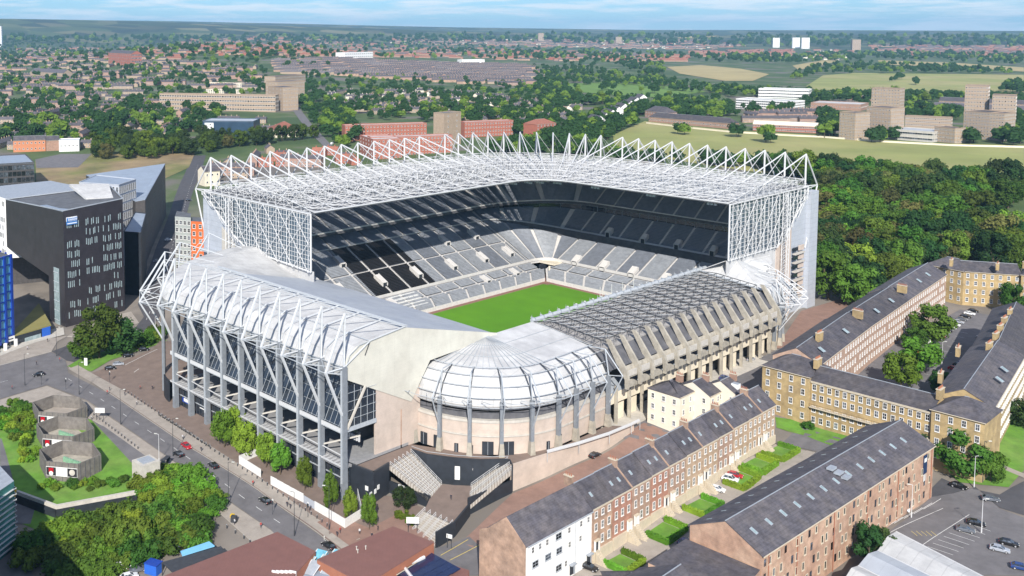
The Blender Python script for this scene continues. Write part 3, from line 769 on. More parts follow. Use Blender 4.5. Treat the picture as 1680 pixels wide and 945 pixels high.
# hipped south-west corner of the roof, turned through a right angle
PV = (-302, 246); t = MB(); prof = [(PV[1]-y, z) for y, z in RP]+[(0.6, 21.4)]
for k in range(12):
    a0, a1 = R(270-7.2*k), R(270-7.2*(k+1))
    for (ra, za), (rb, zb) in zip(prof[:-1], prof[1:]):
        q = [(PV[0]+r_*.67*math.cos(a), PV[1]+r_*math.sin(a), z) for r_, z, a in ((ra,za,a0),(rb,zb,a0),(rb,zb,a1),(ra,za,a1))]
        t.slab(q[::-1] if rb > ra else q, .25, 'white_roof')
t.build('corner_roof', ST)
# east gable
GX = -208.2; t = MB()
t.slab([(GX,178.6,21.6),(GX,205,8.4),(GX,213,19.4),(GX,244.3,20.6),(GX,244.3,21.5),(GX,202,31.9),(GX,188,30.8),(GX,183.4,30.1),(GX,179.8,27.9),(GX,178.4,24.6)], .5, 'gable_clad')
t.build('gable_cladding', ST)
t = MB(); t.slab([(GX-.25,190.5,-5.1),(GX-.25,209,-5.1),(GX-.25,209,12.6),(GX-.25,205,8.8),(GX-.25,190.5,16)], .6, 'pink_wall'); t.build('gable_wall', ST)
# glazed front of the concourses
t = MB()
t.box(((x0+x1)/2, 186, 13.5), (x1-x0-.6, .3, 13.4), 'dark_glass'); t.box(((x0+x1)/2, 182, 6.3), (x1-x0, 9, .9), 'grey_steel'); t.box(((x0+x1)/2, 177.6, 6.7), (x1-x0, .4, 1.1), 'white_steel')
t.slab([(x0,178.2,7.2),(x1,178.2,7.2),(x1,184.6,20.2),(x0,184.6,20.2)], .2, 'dark_glass')
for k in range(46): x = x0+(x1-x0)*k/45; t.tube((x,178.1,7.3), (x,184.5,20.3), .06, 'grey_steel' if k % 5 else 'blue_steel', 4)
for k in range(4): t.tube((x0,178.2+1.6*k,7.5+3.2*k), (x1,178.2+1.6*k,7.5+3.2*k), .05, 'grey_steel', 4)
t.build('glazed_front', ST)
t = MB()
for k in range(5): t.tube((GX+.1,179.5+2.5*k,7.2), (GX+.1,179.5+2.5*k,20.6-1.25*k), .08, 'grey_steel')
for k in range(4): t.tube((GX+.1,179.2,9.5+2.6*k), (GX+.1,190.5,9.5+2.6*k), .07, 'grey_steel')
t.box((GX-.2, 184.8, 13.3), (.2, 11.4, 12.2), 'dark_glass'); t.box((GX, 184, 6.6), (.5, 13, 1.2), 'grey_steel'); t.tube((GX+.4,179,7), (GX+.4,186,18), .4, 'pale_concrete')
t.build('end_window', ST)
t = MB()
t.box(((x0+x1)/2, 191, -4.4), (x1-x0, 26, .8), 'tread'); t.box(((x0+x1)/2, 201, 1), (x1-x0, .5, 12), 'terrace_back'); t.box(((x0+x1)/2, 193, -9), (x1-x0, 22, 8.4), 'dark_wall')
for k in range(9):
    x = (COLX[k]+COLX[k+1])/2; t.box((x, 200.5, -1.5), (4, .5, 4), 'dark_wall'); t.box((x+3.2, 196, .5), (.8, 7, 9), 'shade_concrete')
    t.box((x, 186.5, 2.2), (5, .3, 2.6), 'dark_glass')
    if k in (1, 8, 4):
        for j in range(6): t.box((x-2.4+j, 185.9, 1.4), (.5, .4, 1.6), 'white_steel')
t.build('concourse', ST)
t = MB()
t.box(((x0+x1)/2, 178.6, -3.8), (x1-x0, 2.6, .25), 'white_steel')
for k in range(int((x1-x0)/1.7)): x = x0+1.7*k; t.tube((x,177.2,-3.4), (x,179.9,-3.4), .09, 'white_steel', 3); t.box((x+.8,178.6,-3.62), (1.1,2.0,.08), 'tread')
t.tube((x0,177.2,-3.4), (x1,177.2,-3.4), .14, 'white_steel'); t.build('walkway', ST)
t = MB(); t.box(((x0+x1)/2, 180.4, -9), (x1-x0, .4, 8.8), 'dark_glass')
for z in (-6.2, -8.8): t.box(((x0+x1)/2, 180.1, z), (x1-x0, .3, .25), 'grey_steel')
for k in range(46): x = x0+(x1-x0)*k/45; t.box((x, 180.1, -9.4), (.14, .25, 7.4), 'dark_steel')
for k in range(9):
    for s in (.3, .7): x = COLX[k]+10.18*s; t.box((x, 179.3, -4.8), (.9, .7, .35), 'lamp_lens')
t.build('shop_glazing', ST)
t = MB(); t.box((COLX[0]+5, 179.9, -9.9), (7.2, .3, 1.5), 'blue_frame'); t.box((COLX[0]+4, 179.7, -9.6), (2.6, .2, 1.1), 'white_paint'); t.box((COLX[0]+6.9, 179.5, -12.2), (.9, .3, 2.4), 'white_paint'); t.box((COLX[1]+4.4,179.8,-9.6),(3.4,.2,.3),'white_paint')
t.build('fascia_sign', ST)
# dark curved wall west of the columns
t = MB(); pv = (-303, 200)
for k in range(14):
    a0, a1 = R(263-6.2*k), R(263-6.2*(k+1)); r_ = 21.5
    t.slab([(pv[0]+r_*math.cos(a),pv[1]+r_*math.sin(a),z) for a, z in ((a1,-14),(a0,-14),(a0,-4.8),(a1,-4.8))], .5, 'dark_wall')
    t.face([(pv[0]+20.9*math.cos(a),pv[1]+20.9*math.sin(a),-4.9) for a in (a0,a1)]+[(pv[0],pv[1],-4.9)], 'brown_paving')
t.build('entrance_wall', ST)
# ---- east stand: raking concrete fins
FY = [267.3+7.42*k for k in range(15)]
for y in FY:
    t = MB(); w_ = .55
    prof = [(-174.2,6.4),(-173.1,6.4),(-172.8,9.5),(-173.9,12.8),(-180.3,20.9),(-181.8,20.9),(-176.7,12.6),(-174.3,9.4)]; w_ = .42
    for sy in (-1, 1):
        t.face([(x, y+sy*w_, z) for x, z in (prof if sy < 0 else prof[::-1])], 'concrete')
    for i in range(len(prof)):
        (xa, za), (xb, zb) = prof[i], prof[(i+1) % len(prof)]
        t.face(((xa,y-w_,za),(xa,y+w_,za),(xb,y+w_,zb),(xb,y-w_,zb)), 'concrete')
    t.build('concrete_fin', ST)
    t = MB(); t.slab([(-177.7,y-.3,6.6),(-177.6,y-.3,-6.6),(-176.5,y-.3,-6.6),(-176.8,y-.3,6.6)], -.6, 'concrete'); t.build('concrete_post', ST)
t = MB(); ya, yb = 262, 373
for k in range(14):
    y0, y1 = FY[k]+.55, FY[k+1]-.55; xm = -174.4
    t.slab([(xm,y0,9.4),(xm,y1,9.4),(xm-1.6,y1,12.8),(xm-1.6,y0,12.8)], .5, 'concrete')
    n = 6
    for j in range(n):
        u0, u1 = j/n, (j+1)/n; h0, h1 = 9.3-1.5+1.4*math.sin(math.pi*u0), 9.3-1.5+1.4*math.sin(math.pi*u1); yy0, yy1 = y0+(y1-y0)*u0, y0+(y1-y0)*u1
        t.slab([(xm+.1,yy0,6.2),(xm+.1,yy1,6.2),(xm+.1,yy1,h1-.6),(xm+.1,yy0,h0-.6)], .5, 'concrete')
    t.box((xm+.2,(y0+y1)/2,11), (.4, y1-y0-1.6, 1.9), 'pale_concrete')
t.slab([(-182.4,ya,17.6),(-176.6,ya,12.7),(-176.6,yb,12.7),(-182.4,yb,17.6)][::-1], .3, 'shade_concrete')
t.build('concrete_spandrels', ST)
t = MB()
t.box((-178.2,(ya+yb)/2,2.5), (.8, yb-ya, 3.6), 'cream_wall'); t.slab([(-177.8,ya,4.4),(-177.8,yb,4.4),(-182.4,yb,6.8),(-182.4,ya,6.8)], .2, 'lead')
t.box((-182.5,(ya+yb)/2,-2), (1., yb-ya, 9), 'dark_wall'); t.box((-177.5,(ya+yb)/2,-6.2), (9, yb-ya, .9), 'pale_concrete')
for k in range(14):
    y = (FY[k]+FY[k+1])/2
    if k % 3 != 2: t.box((-179.4, y+.6, -3.0), (1., 4.2, 5.4), 'cream_wall')
    t.box((-179.2, y-2.2, .4), (.8, 2.6, .5), 'pale_concrete')
t.build('east_wall', ST)
t = MB(); t.slab([(-209,262,20.4),(-181.6,262,17.8),(-181.6,371,17.8),(-209,374,20.4)], .4, 'east_deck'); t.build('east_roof_deck', ST)
for k in range(15):
    y = 264+7.42*k; t = MB()
    zz_ = lambda x: 20.5+(x+209)*(-2.6/27.4)
    N_ = 8
    for j in range(N_):
        xa, xb = -208.6+27*j/N_, -208.6+27*(j+1)/N_; ta, tb = zz_(xa)+.3, zz_(xb)+.3
        ha = 3.0*min(1, (j+.6)/3); hb = 3.0*min(1, (j+1.6)/3)
        t.tube((xa,y,ta), (xb,y,tb), .13, 'dark_steel'); t.tube((xa,y,ta+ha), (xb,y,tb+hb), .16, 'dark_steel'); t.tube((xa,y,ta), (xb,y,tb+hb), .09, 'dark_steel', 3); t.tube((xb,y,tb), (xb,y,tb+hb), .09, 'dark_steel', 3)
        if k < 14:
            t.tube((xb,y,tb+hb), (xb,y+7.42,tb+hb), .1, 'dark_steel', 3); t.tube((xb,y,tb+hb), ((xa+xb)/2,y+3.7,tb), .08, 'dark_steel', 3); t.tube((xa,y+7.42,ta+ha), ((xa+xb)/2,y+3.7,tb), .08, 'dark_steel', 3)
            t.tube((xa,y,ta+ha), (xb,y+7.42,tb+hb), .08, 'grey_steel', 3)
    t.build('east_truss', ST)
t = MB(); t.tube((-209.6,264,21.4), (-209.6,379,21.4), .75, 'grey_steel', 10)
for k in range(24): y = 265+4.8*k; t.box((-209.6,y,21.4), (1.9,.25,1.9), 'lead'); t.tube((-210.4,y,22.1), (-210.4,y,23.1), .05, 'grey_steel', 3)
t.build('front_tube', ST)
t = MB()
for k in range(22): y = 266+5.1*k; t.box((-211.2,y,21.8), (.55,.5,.35), 'white_steel'); t.tube((-209.8,y,21.4), (-211.4,y,21.8), .07, 'grey_steel', 3)
t.build('floodlight_row', ST)
# ---- curved corner stands
def bowl(c, a0, a1, n, tail, cols, roofz, apex, base, wallm='pink_wall', tail2=None, rr0=24.5):
    """quarter drum swept from angle a0 to a1 about c, tail = (dx,dy) straight continuation"""
    st = [(c, R(a0+(a1-a0)*k/n)) for k in range(n+1)]
    def ring(r, z):
        p = [(q[0]+r*math.cos(a), q[1]+r*math.sin(a), z) for q, a in st]
        if tail: p.append((p[-1][0]+tail[0], p[-1][1]+tail[1], z))
        if tail2: p.insert(0, (p[0][0]+tail2[0], p[0][1]+tail2[1], z))
        return p
    def loft(name, prof, mt, th=.25):
        t = MB()
        rs = [ring(*p) for p in prof]
        for A, B in zip(rs[:-1], rs[1:]):
            for i in range(len(A)-1): t.slab([A[i], A[i+1], B[i+1], B[i]], th, mt)
        t.build(name, ST)
    g_ = rr0-24.5; loft('curved_roof', [(30.8, 8.2), (31.5, 9.6), (31.3+g_*.1, 11.8), (29.8+g_*.35, 14.4), (27.4+g_*.7, 16.7), (rr0, roofz)], 'white_roof')
    loft('fan_roof', [(rr0, roofz), (12, (roofz+apex)/2+.3), (.3, apex)], 'fan_roof' if not tail2 else 'white_roof')
    loft('curved_wall', [(31.6, base), (31.6, 5.2)], wallm, .6)
    loft('wall_band', [(31.9, .4), (31.9, .9)], 'pale_concrete'); loft('wall_band', [(31.9, 4.6), (31.9, 5.4)], 'pale_concrete')
    loft('upper_window_band', [(30.2, 5.2), (29.8, 7.3)], 'shade_concrete'); loft('terrace_ledge', [(31.6, 5.3), (29.4, 5.3)], 'pale_concrete')
    t = MB(); A_ = ring(rr0, roofz+.36); Z_ = ring(.3, apex+.36)
    for i in range(len(A_)): t.tube(A_[i], Z_[i], .11, 'grey_steel', 4)
    for f_ in (.35, .68): 
        B_ = [Vector(a_).lerp(Vector(z_), f_) for a_, z_ in zip(A_, Z_)]
        for i in range(len(B_)-1): t.tube(B_[i], B_[i+1], .09, 'grey_steel', 4)
    t.build('roof_seams', ST)
    rr_ = [ring(r, z) for r, z in ((32.3, 9.4), (32.2, 12.2), (30.6, 15.2), (27.9, 17.6), (24.6, roofz+.8))]
    for i, k in enumerate(cols):
        t = MB(); q0 = st[0][0]
        if k <= 1: aa = R(a0+(a1-a0)*k); off = Vector((0, 0, 0))
        else: aa = R(a1); off = Vector((tail[0], tail[1], 0))*(k-1)
        if k < 0: aa = R(a0); off = Vector((tail2[0], tail2[1], 0))*(-k)
        d = Vector((math.cos(aa), math.sin(aa), 0)); b = Vector((c[0], c[1], 0))+d*32.8+off
        t.box((b.x, b.y, (11.5+base)/2), (1.1, 1.1, 11.5-base), 'blue_steel', aa); t.box((b.x, b.y, base+2), (1.9, 1.7, 4), 'concrete', aa, .7)
        t.build('column', ST)
        t = MB(); o = b+d*5.2; tp = lambda v, z: Vector((v.x, v.y, z)); ctr = Vector((c[0], c[1], 0))+off
        top = tp(b, 20.5) if 0 else tp(b-d*1.5, 19.6)
        for p, q, r in ((tp(b,11.5), top, .2), (tp(o,12.6), top, .2), (tp(b,11.5), tp(o,12.6), .16), (tp(o,12.6), tp(b,2), .2), (top, tp(ctr+d*24.6, roofz+.9), .16)): t.tube(p, q, r, 'grey_steel', 5)
        pr = [(32.3,9.4),(32.2,12.2),(30.6,15.2),(27.9,17.6),(24.6,roofz+.7)]
        for (ra, za), (rb, zb) in zip(pr[:-1], pr[1:]): t.tube(tp(ctr+d*ra, za), tp(ctr+d*rb, zb), .17, 'dark_steel', 4)
        t.build('outrigger_frame', ST)
    t = MB()
    for A in rr_:
        for i in range(len(A)-1): t.tube(A[i], A[i+1], .13, 'grey_steel', 4)
    A, B = ring(32.8, 11.5), ring(38, 12.6)
    for i in range(0, len(A)-2, 2): t.tube(A[i], B[min(i+1, len(A)-1)], .1, 'grey_steel', 4); t.tube(B[i], B[i+2], .1, 'grey_steel', 4)
    t.build('roof_hoops', ST)
    return ring
ringSE = bowl((-209.5, 240), -91, 0, 18, (0, 24), [.02, .2, .38, .56, .74, .93, 1.2, 1.55, 1.9], 18.2, 21.2, -5)
ringNE = bowl((-211, 377), 0, 86, 14, None, [.0, .13, .26, .4, .56, .75, .95], 18.2, 19.4, -6.3, 'cream_wall', (0, -3), 29.)
t = MB(); ap = Vector((-199.2, 384, 26.2)); rm_ = [(-209,373.4,21.2),(-199.3,374.8,26.2)]; edge = [(-209,373.2,20.9),(-197,372.8,19.6),(-182.2,372.6,18.2)]+[(-211+29*math.cos(R(a)), 377+29*math.sin(R(a)), 18.4+.9*(a/86)) for a in (4,14,24,34,44,54)]+[(-194.5,407.5,21.5),(-198.9,413,24.5),(-199.1,400,26.1)]
for k in range(len(edge)-1): t.slab([ap, edge[k], edge[k+1]], .25, 'white_roof')
t.slab([ap, (-199.2,374.8,26.3), (-209,373.4,21.2)], .25, 'white_roof')
t.build('corner_roof', ST)
t = MB()
for k in range(1, len(edge)-1): t.tube(ap, edge[k], .06, 'grey_steel', 4)
t.tube((-209,373,21.4), (-182.2,372.4,18.6), .25, 'grey_steel', 5); t.build('roof_seams', ST)
for a, ln in ((8, 8), (24, 9), (40, 10), (56, 11), (72, 12)):
    t = MB(); aa = R(a); d = Vector((math.cos(aa), math.sin(aa), 0)); c = Vector((-211, 377, 0))+d*32.8; o = c+d*ln; o.z = 13; c1, c2, c3 = c+Vector((0,0,12)), c+d*-2+Vector((0,0,21.5)), c+Vector((0,0,1)); s_ = Vector((-d.y, d.x, 0))
    for p, q, r in ((c1,o,.2),(c2,o,.22),(c3,o,.22),(c1,c2,.2),(c1+s_*8-d*1,o,.12),(c1-s_*8-d*1,o,.12),(c2,c2-d*8+Vector((0,0,1)),.14),(c2,c1+s_*8-d,.12)): t.tube(p, q, r, 'white_steel', 5)
    t.build('outrigger_frame', ST)
t = MB(); c = Vector((-209.5, 240, 0))
for a, w_, h in ((-84,2.4,3.6),(-75,2.6,3.8),(-64,1.2,2.6),(-56,1.3,2.6),(-47,3.4,4),(-36,3.4,4),(-22,1.2,2.6),(-12,1.1,2.4),(-4,2.2,3.4)):
    d = Vector((math.cos(R(a)), math.sin(R(a)), 0)); p = c+d*31.75; D = MB(); D.box((p.x, p.y, -5+h/2), (.35, w_, h), 'dark_wall', R(a)); D.box((p.x+d.x*.1, p.y+d.y*.1, -5+h/2), (.3, .1, h), 'grey_steel', R(a)); D.build('door', ST)
# goal posts and flag poles at the far side
for s, gy in ((1, cy+hy), (-1, cy-hy)):
    g = MB(); x0_, x1_ = cx-3.66, cx+3.66
    g.tube((x0_,gy,0), (x0_,gy,2.44), .07, 'white_paint'); g.tube((x1_,gy,0), (x1_,gy,2.44), .07, 'white_paint'); g.tube((x0_,gy,2.44), (x1_,gy,2.44), .07, 'white_paint')
    for x in (x0_, x1_): g.tube((x,gy,2.44), (x,gy+s*1.8,0), .04, 'white_paint')
    tag(g.build('goal'), 'white goal frame on the %s goal line of the pitch' % ('far' if s > 0 else 'near'), 'goal')
for i, (x, y) in enumerate(((984,505),(1003,500),(1021,497),(1039,488))):
    b_ = P(x, y, 4); g = MB(); h = 9
    g.tube((b_[0], b_[1], 1), (b_[0], b_[1], 4+h), .12, 'white_steel', 5); g.tube((b_[0]-1.1, b_[1], 4+h*.72), (b_[0]+1.1, b_[1], 4+h*.72), .05, 'white_steel'); g.build('net_pole', ST)
# pitch-side lighting rig at the near-left corner of the grass
g = MB()
for k in range(10):
    g.box((-287+k*1.25, 279.5, 1.7), (.9, .5, .9), 'lamp_lens'); g.tube((-287+k*1.25, 279.5, 0), (-287+k*1.25, 279.5, 1.4), .05, 'white_steel')
for z in (.4, 1.2): g.tube((-287.6,279.5,z), (-275.2,279.5,z), .06, 'white_steel')
tag(g.build('grow_light_rig'), 'wheeled white rig of grass lamps on the near-left edge of the pitch', 'lighting rig')
# ---- podium on the south-east corner
def pwall(pts, z0, z1, mt, name='podium_wall', th=.5, parent=ST):
    t = MB(); pts = [Vector((*p[:2], 0)) for p in pts]
    for a, b in zip(pts[:-1], pts[1:]):
        d = (b-a).normalized(); n = Vector((d.y, -d.x, 0))*th
        t.prism([(a.x,a.y),(b.x,b.y),(b.x-n.x,b.y-n.y),(a.x-n.x,a.y-n.y)], z0, z1, mt)
    return t.build(name, parent)
top = pz([(570,764),(613,780),(639,764)], -5); rec = pz([(675,742),(700,751),(747,757),(790,760),(834,759)], -5); ret = pz([(839,769),(905,748),(985,722),(1040,700)], -5)
inner = [(-177, 262), (-177, 240), (-186, 217), (-209, 205), (-209, 186)]

t = MB(); poly = [tuple(p) for p in top]+[tuple(p) for p in rec]+[tuple(ret[0]), tuple(ret[1]), tuple(ret[2]), tuple(ret[3])]+inner
t.face([(p[0], p[1], -5.0) for p in poly][::-1], 'brown_paving'); o = t.build('podium_deck', ST)
if o.data.polygons[0].normal.z < 0: o.data.flip_normals()
pwall([(top[0][0]-1, top[0][1]+12)]+list(top), -15.5, -4.2, 'dark_wall'); pwall([top[0], top[1], top[2]], -4.2, -4.0, 'dark_steel')
Lz, Bz = -10.4, -14.2
land = pz([(725,795),(773,797),(769,830),(744,860),(696,838),(705,818)], Lz)
pwall(rec, Lz-2, -4.0, 'dark_wall'); pwall([tuple(top[2]), land[5]], Lz-5, Lz+.8, 'dark_wall')
pwall(ret, -15, -3.9, 'pink_wall'); pwall([rec[-1], ret[0]], Lz-3, -3.9, 'dark_wall')
pf = pz([(839,769),(838,829),(767,822)], 0)
e1 = P(838, 832, -12); e0 = P(769, 830, Lz)
pwall([(e0[0], e0[1]), (ret[0][0]+.6, ret[0][1]-.3)], -16, -8.2, 'dark_wall')
l2 = pz([(744,860),(713,899)], Lz); l3 = P(713, 899, Bz); l4 = P(667, 866, Bz)
pwall([land[2], land[3], (l3[0]+.4, l3[1]-.2)], -16, -9.6, 'dark_wall')
t = MB(); t.face([(p[0], p[1], Lz) for p in land], 'brown_paving'); t.prism(land, -16, Lz-.05, 'dark_wall'); t.build('landing', ST)
def stairs(a, b, c_, d_, za, zb, rails):
    """a-b upper edge, c-d lower edge (c below a)"""
    a, b, c_, d_ = [Vector(q[:2]) for q in (a, b, c_, d_)]; n = int(abs(za-zb)/.17); t = MB()
    for k in range(n):
        f0, f1 = k/n, (k+1)/n; z = za-(za-zb)*f1; p0, p1, q0, q1 = a.lerp(c_, f0), b.lerp(d_, f0), a.lerp(c_, f1), b.lerp(d_, f1)
        t.prism([p0, p1, q1, q0], z-1.2, z, 'pale_concrete' if k % 2 else 'paving')
    t.build('stair_flight', ST)
    for j in range(rails):
        h = MB(); f = (j+.15)/(rails-.7) if rails > 1 else .5; p, q = a.lerp(b, f), c_.lerp(d_, f)
        for dz in (.55, 1.15): h.tube((*p, za+dz), (*q, zb+dz), .06, 'white_steel', 4)
        for k in range(7): g = k/6; r_ = p.lerp(q, g); z = za+(zb-za)*g; h.tube((*r_, z-.2), (*r_, z+1.15), .05, 'white_steel', 4)
        h.build('handrail', ST)
stairs(top[2], rec[0], land[5], land[0], -5, Lz, 6)
a_ = P(834, 759, -5); b_ = P(839, 772, -5)
stairs((b_[0], b_[1]), (a_[0]-1.2, a_[1]+1), (land[2][0], land[2][1]), (land[1][0], land[1][1]), -5, Lz, 3)
stairs(land[3], land[4], (l3[0], l3[1]), (l4[0], l4[1]), Lz, Bz, 6)
h = MB(); pr = [Vector((*p, -4)) for p in rec]
for p, q in zip(pr[:-1], pr[1:]): h.tube(p+Vector((0,0,.9)), q+Vector((0,0,.9)), .07, 'grey_steel')
h.build('handrail', ST)
# signs, posters and kiosk on the dark wall
def wallsign(px_, py_, z, wd, hh, m_, dirpts, name='wall_sign', lines=0):
    p = P(px_, py_, z); a, b = Vector(dirpts[0][:2]), Vector(dirpts[1][:2]); d = (b-a).normalized(); n = Vector((d.y, -d.x)); rel = Vector(p[:2])-a; s = rel.dot(d); q = a+d*s+n*.12; zz = V2(q, py_)
    t = MB(); ang = math.atan2(d.y, d.x); t.box((q.x, q.y, zz), (wd, .12, hh), m_, ang)
    for k in range(lines): t.box((q.x+n.x*.08, q.y+n.y*.08, zz+hh*.3-hh*.6*k/max(1, lines-1)), (wd*.8, .05, hh*.14), 'dark_steel', ang)
    return t.build(name, ST)
def V2(p, y):
    lo, hi = -60, 200
    for _ in range(50):
        m_ = (lo+hi)/2
        if proj((p[0], p[1], m_))[1] > y: lo = m_
        else: hi = m_
    return lo
d1 = (top[0], top[1]); d2 = (top[1], top[2]); d3 = (top[2], land[5]); d4 = (rec[1], rec[3])
wallsign(597, 801, -9, 1.1, 1.3, 'white_paint', d1)
for x, y in ((623.5, 799), (623.5, 811), (630, 806)): wallsign(x, y, -9, 1., 1.3, 'white_paint', d2)
wallsign(652, 799, -9, 2.9, .9, 'white_paint', d3, lines=3)
wallsign(731, 766, -8, 3., .7, 'white_paint', d4, lines=2); wallsign(769, 769, -8, 3., .6, 'white_paint', d4, lines=2); wallsign(750, 776, -8, 1.5, 4., 'white_paint', (rec[2], rec[3]), 'door')
# white canopy and ramp railing along the top of the pink retaining wall
g = MB(); c0 = [Vector(P(x, y, -3.2)) for x, y in ((898,742),(950,728),(1000,712),(1036,697),(1050,690))]
for p, q in zip(c0[:-1], c0[1:]): g.slab([p, q, q+Vector((-1,1,.1)), p+Vector((-1,1,.1))], .35, 'white_steel')
for p in c0: g.tube(p, p-Vector((0,0,3)), .1, 'grey_steel')
g.build('ramp_canopy', ST)

# ================================================================ ROADS, PAVEMENTS, YARDS
road_px = [(0,600),(40,590),(85,578),(108,592),(112,612),(185,650),(300,728),(424,806),(500,862),(550,898),(606,945),(500,945),(444,869),(360,811),(270,746),(143,657),(77,632),(0,655)]
drape('road', gpoly(road_px), 'asphalt', .12, 5)
drape('road', gpoly([(85,577),(109,592),(150,600),(190,572),(240,545),(262,520),(275,470),(291,400),(312,330),(338,255),(316,255),(296,300),(280,345),(262,392),(240,450),(226,500),(236,520),(222,538),(190,548),(130,560)]), 'asphalt_dark', .125, 6)
drape('forecourt', gpoly([(112,602),(150,613),(185,600),(250,574),(262,560),(300,560),(290,660),(420,735),(570,812),(640,815),(705,838),(720,898),(640,880),(575,915),(550,897),(424,805),(300,727),(185,649)]), 'brown_paving', .25, 4, side=.2)
drape('pavement', gpoly([(112,606),(128,600),(200,640),(320,716),(440,795),(560,880),(640,880),(575,913),(552,895),(424,803.5),(300,725.5),(185,647.5)]), 'paving', .262, 4)
drape('pavement', gpoly([(550,845),(606,868),(660,840),(720,898),(640,882),(585,905),(520,858)]), 'red_paving', .272, 4)
drape('pavement', gpoly([(0,657),(77,634),(143,660),(270,748),(360,813),(444,871),(475,898),(430,905),(380,860),(330,815),(262,765),(170,700),(120,672),(60,668),(0,676)]), 'paving', .25, 4, side=.2)
drape('yard', gpoly([(145,690),(170,700),(262,765),(250,778),(225,765),(170,770),(150,740)]), 'asphalt', .2, 4)
drape('pavement', gpoly([(0,600),(40,589),(85,577),(95,560),(125,545),(180,520),(215,512),(228,530),(200,541),(150,556),(106,552),(60,560),(0,585)]), 'paving', .25, 5, side=.2)
drape('plaza', gpoly([(0,585),(60,562),(106,550),(104,538),(60,545),(0,565)]), 'pale_concrete', .3, 5)
drape('lane', gpoly([(715,900),(740,893),(772,880),(800,905),(850,945),(700,945)]), 'asphalt', .15, 4)
drape('service_yard', [(-300,92),(-300,60),(-230,60),(-230,96),(-262,104)], 'asphalt', .12, 5)
drape('back_lane', [(-170,186),(ret[0][0]+1,ret[0][1]-.5),(ret[1][0]+1,ret[1][1]-.5),(ret[2][0]+1,ret[2][1]-.5),(ret[3][0]+1,ret[3][1]-.5),(-171.5,262),(-172,275),(-153,275),(-152.5,186)], 'red_paving', .15, 4)
drape('back_lane', [(-172,262),(-158,262),(-157,412),(-177,412),(-177,330)], 'asphalt', .14, 5)
drape('plaza', [(-178,378),(-158,410),(-162,470),(-192,500),(-196,440)], 'red_paving', .16, 5)
drape('front_lane', [(-128,160),(-117.5,160),(-113,298),(-114,312),(-138,312),(-137.6,299),(-127,299)], 'asphalt', .12, 4)
drape('front_path', [(-130.6,178),(-128,178),(-127,298),(-129.6,298)], 'paving', .24, 4, side=.1)
drape('garden_ground', [(-140,178),(-130.7,178),(-129.7,298),(-138.6,298)], 'paving', .15, 4)
drape('car_park', gpoly([(1528,815),(1490,850),(1420,905),(1380,945),(1680,945),(1680,850),(1640,835),(1600,800)]), 'asphalt', .12, 5)
drape('road', gpoly([(1528,816),(1600,799),(1640,834),(1680,846),(1680,790),(1640,812),(1580,800),(1545,785),(1530,800)]), 'asphalt_dark', .13, 5)
drape('court', [(-140,330),(-104,330),(-112,420),(-130,500),(-150,500),(-150,420)], 'asphalt', .12, 6)
drape('lawn', gpoly([(1272,685),(1310,690),(1400,715),(1420,735),(1380,738),(1320,715),(1274,702)]), 'lawn', .14, 4)
drape('lawn', gpoly([(1545,770),(1560,745),(1612,735),(1640,700),(1680,660),(1680,772),(1655,800),(1610,796),(1575,792)]), 'lawn', .16, 4)
drape('footpath', gpoly([(1600,748),(1680,785),(1680,778),(1606,744)]), 'paving', .18, 4)
drape('lawn', gpoly([(110,602),(130,590),(185,572),(230,545),(275,560),(240,572),(180,592),(150,610),(125,606)]), 'lawn', .18, 4)
drape('bank', gpoly([(0,668),(60,668),(150,690),(225,770),(225,800),(92,832),(27,808),(0,712)]), 'lawn', .24, 4)
drape('bank', [(-300,92),(-262,104),(-230,112),(-215,128),(-232,140),(-262,150),(-330,120),(-390,140),(-390,60),(-300,60)], 'lawn', .1, 6)
drape('sunken_road', gpoly([(0,720),(30,720),(60,740),(70,790),(50,860),(0,860)]), 'asphalt', .14, 5)
# markings: centre dashes, parking bays, zebra
mk = MB()
def stripe(x0_, y0_, x1_, y1_, w_=.16, dz=.15, m_='white_paint', px=True):
    a, b = (G(x0_, y0_), G(x1_, y1_)) if px else (Vector((x0_, y0_, T(x0_, y0_))), Vector((x1_, y1_, T(x1_, y1_))))
    d = b-a; n = max(1, int(d.length/4)); s = Vector((-d.y, d.x, 0)).normalized()*w_/2
    for k in range(n):
        p, q = a.lerp(b, k/n), a.lerp(b, (k+1)/n); p.z, q.z = T(p.x, p.y)+dz, T(q.x, q.y)+dz; mk.face((p-s, q-s, q+s, p+s), m_)
def dashes(pts, on=3, off=5, w_=.15):
    P_ = [G(*p) for p in pts]; L_ = 0
    for a, b in zip(P_[:-1], P_[1:]):
        d = b-a; n = int(d.length/(on+off))
        for k in range(n): stripe(*(a+d*(k/n))[:2], *(a+d*(k/n)+d.normalized()*on)[:2], w_, .15, 'white_paint', False)
dashes([(0,628),(60,612),(112,618)]); dashes([(112,622),(165,655),(285,735),(392,812),(480,873)]); dashes([(150,585),(235,535),(262,480),(290,380),(325,270)])
for p in range(3): pass
for (x0_, y0_, x1_, y1_) in ((205,600,258,574),(220,612,228,606)): stripe(x0_, y0_, x1_, y1_, .2, .3)
for k in range(11):
    f = k/10; a = (1545-160*f, 836+ 78*f); stripe(a[0], a[1]-18, a[0]-38+8, a[1]+0, .14)
stripe(1553,832,1395,912, .14)
for k in range(9): f = k/8; stripe(1583-70*f, 858+45*f, 1583-70*f+42, 858+45*f+14, .13)
stripe(1590,845,1500,905,.14)
for k in range(5): stripe(1535+8*k-40, 872+0*k, 1535+8*k-30, 880+0*k, .13, .15, 'yellow_paint')
stripe(723,912,768,886,.18,.17,'yellow_paint'); stripe(738,920,790,893,.18,.17,'yellow_paint')
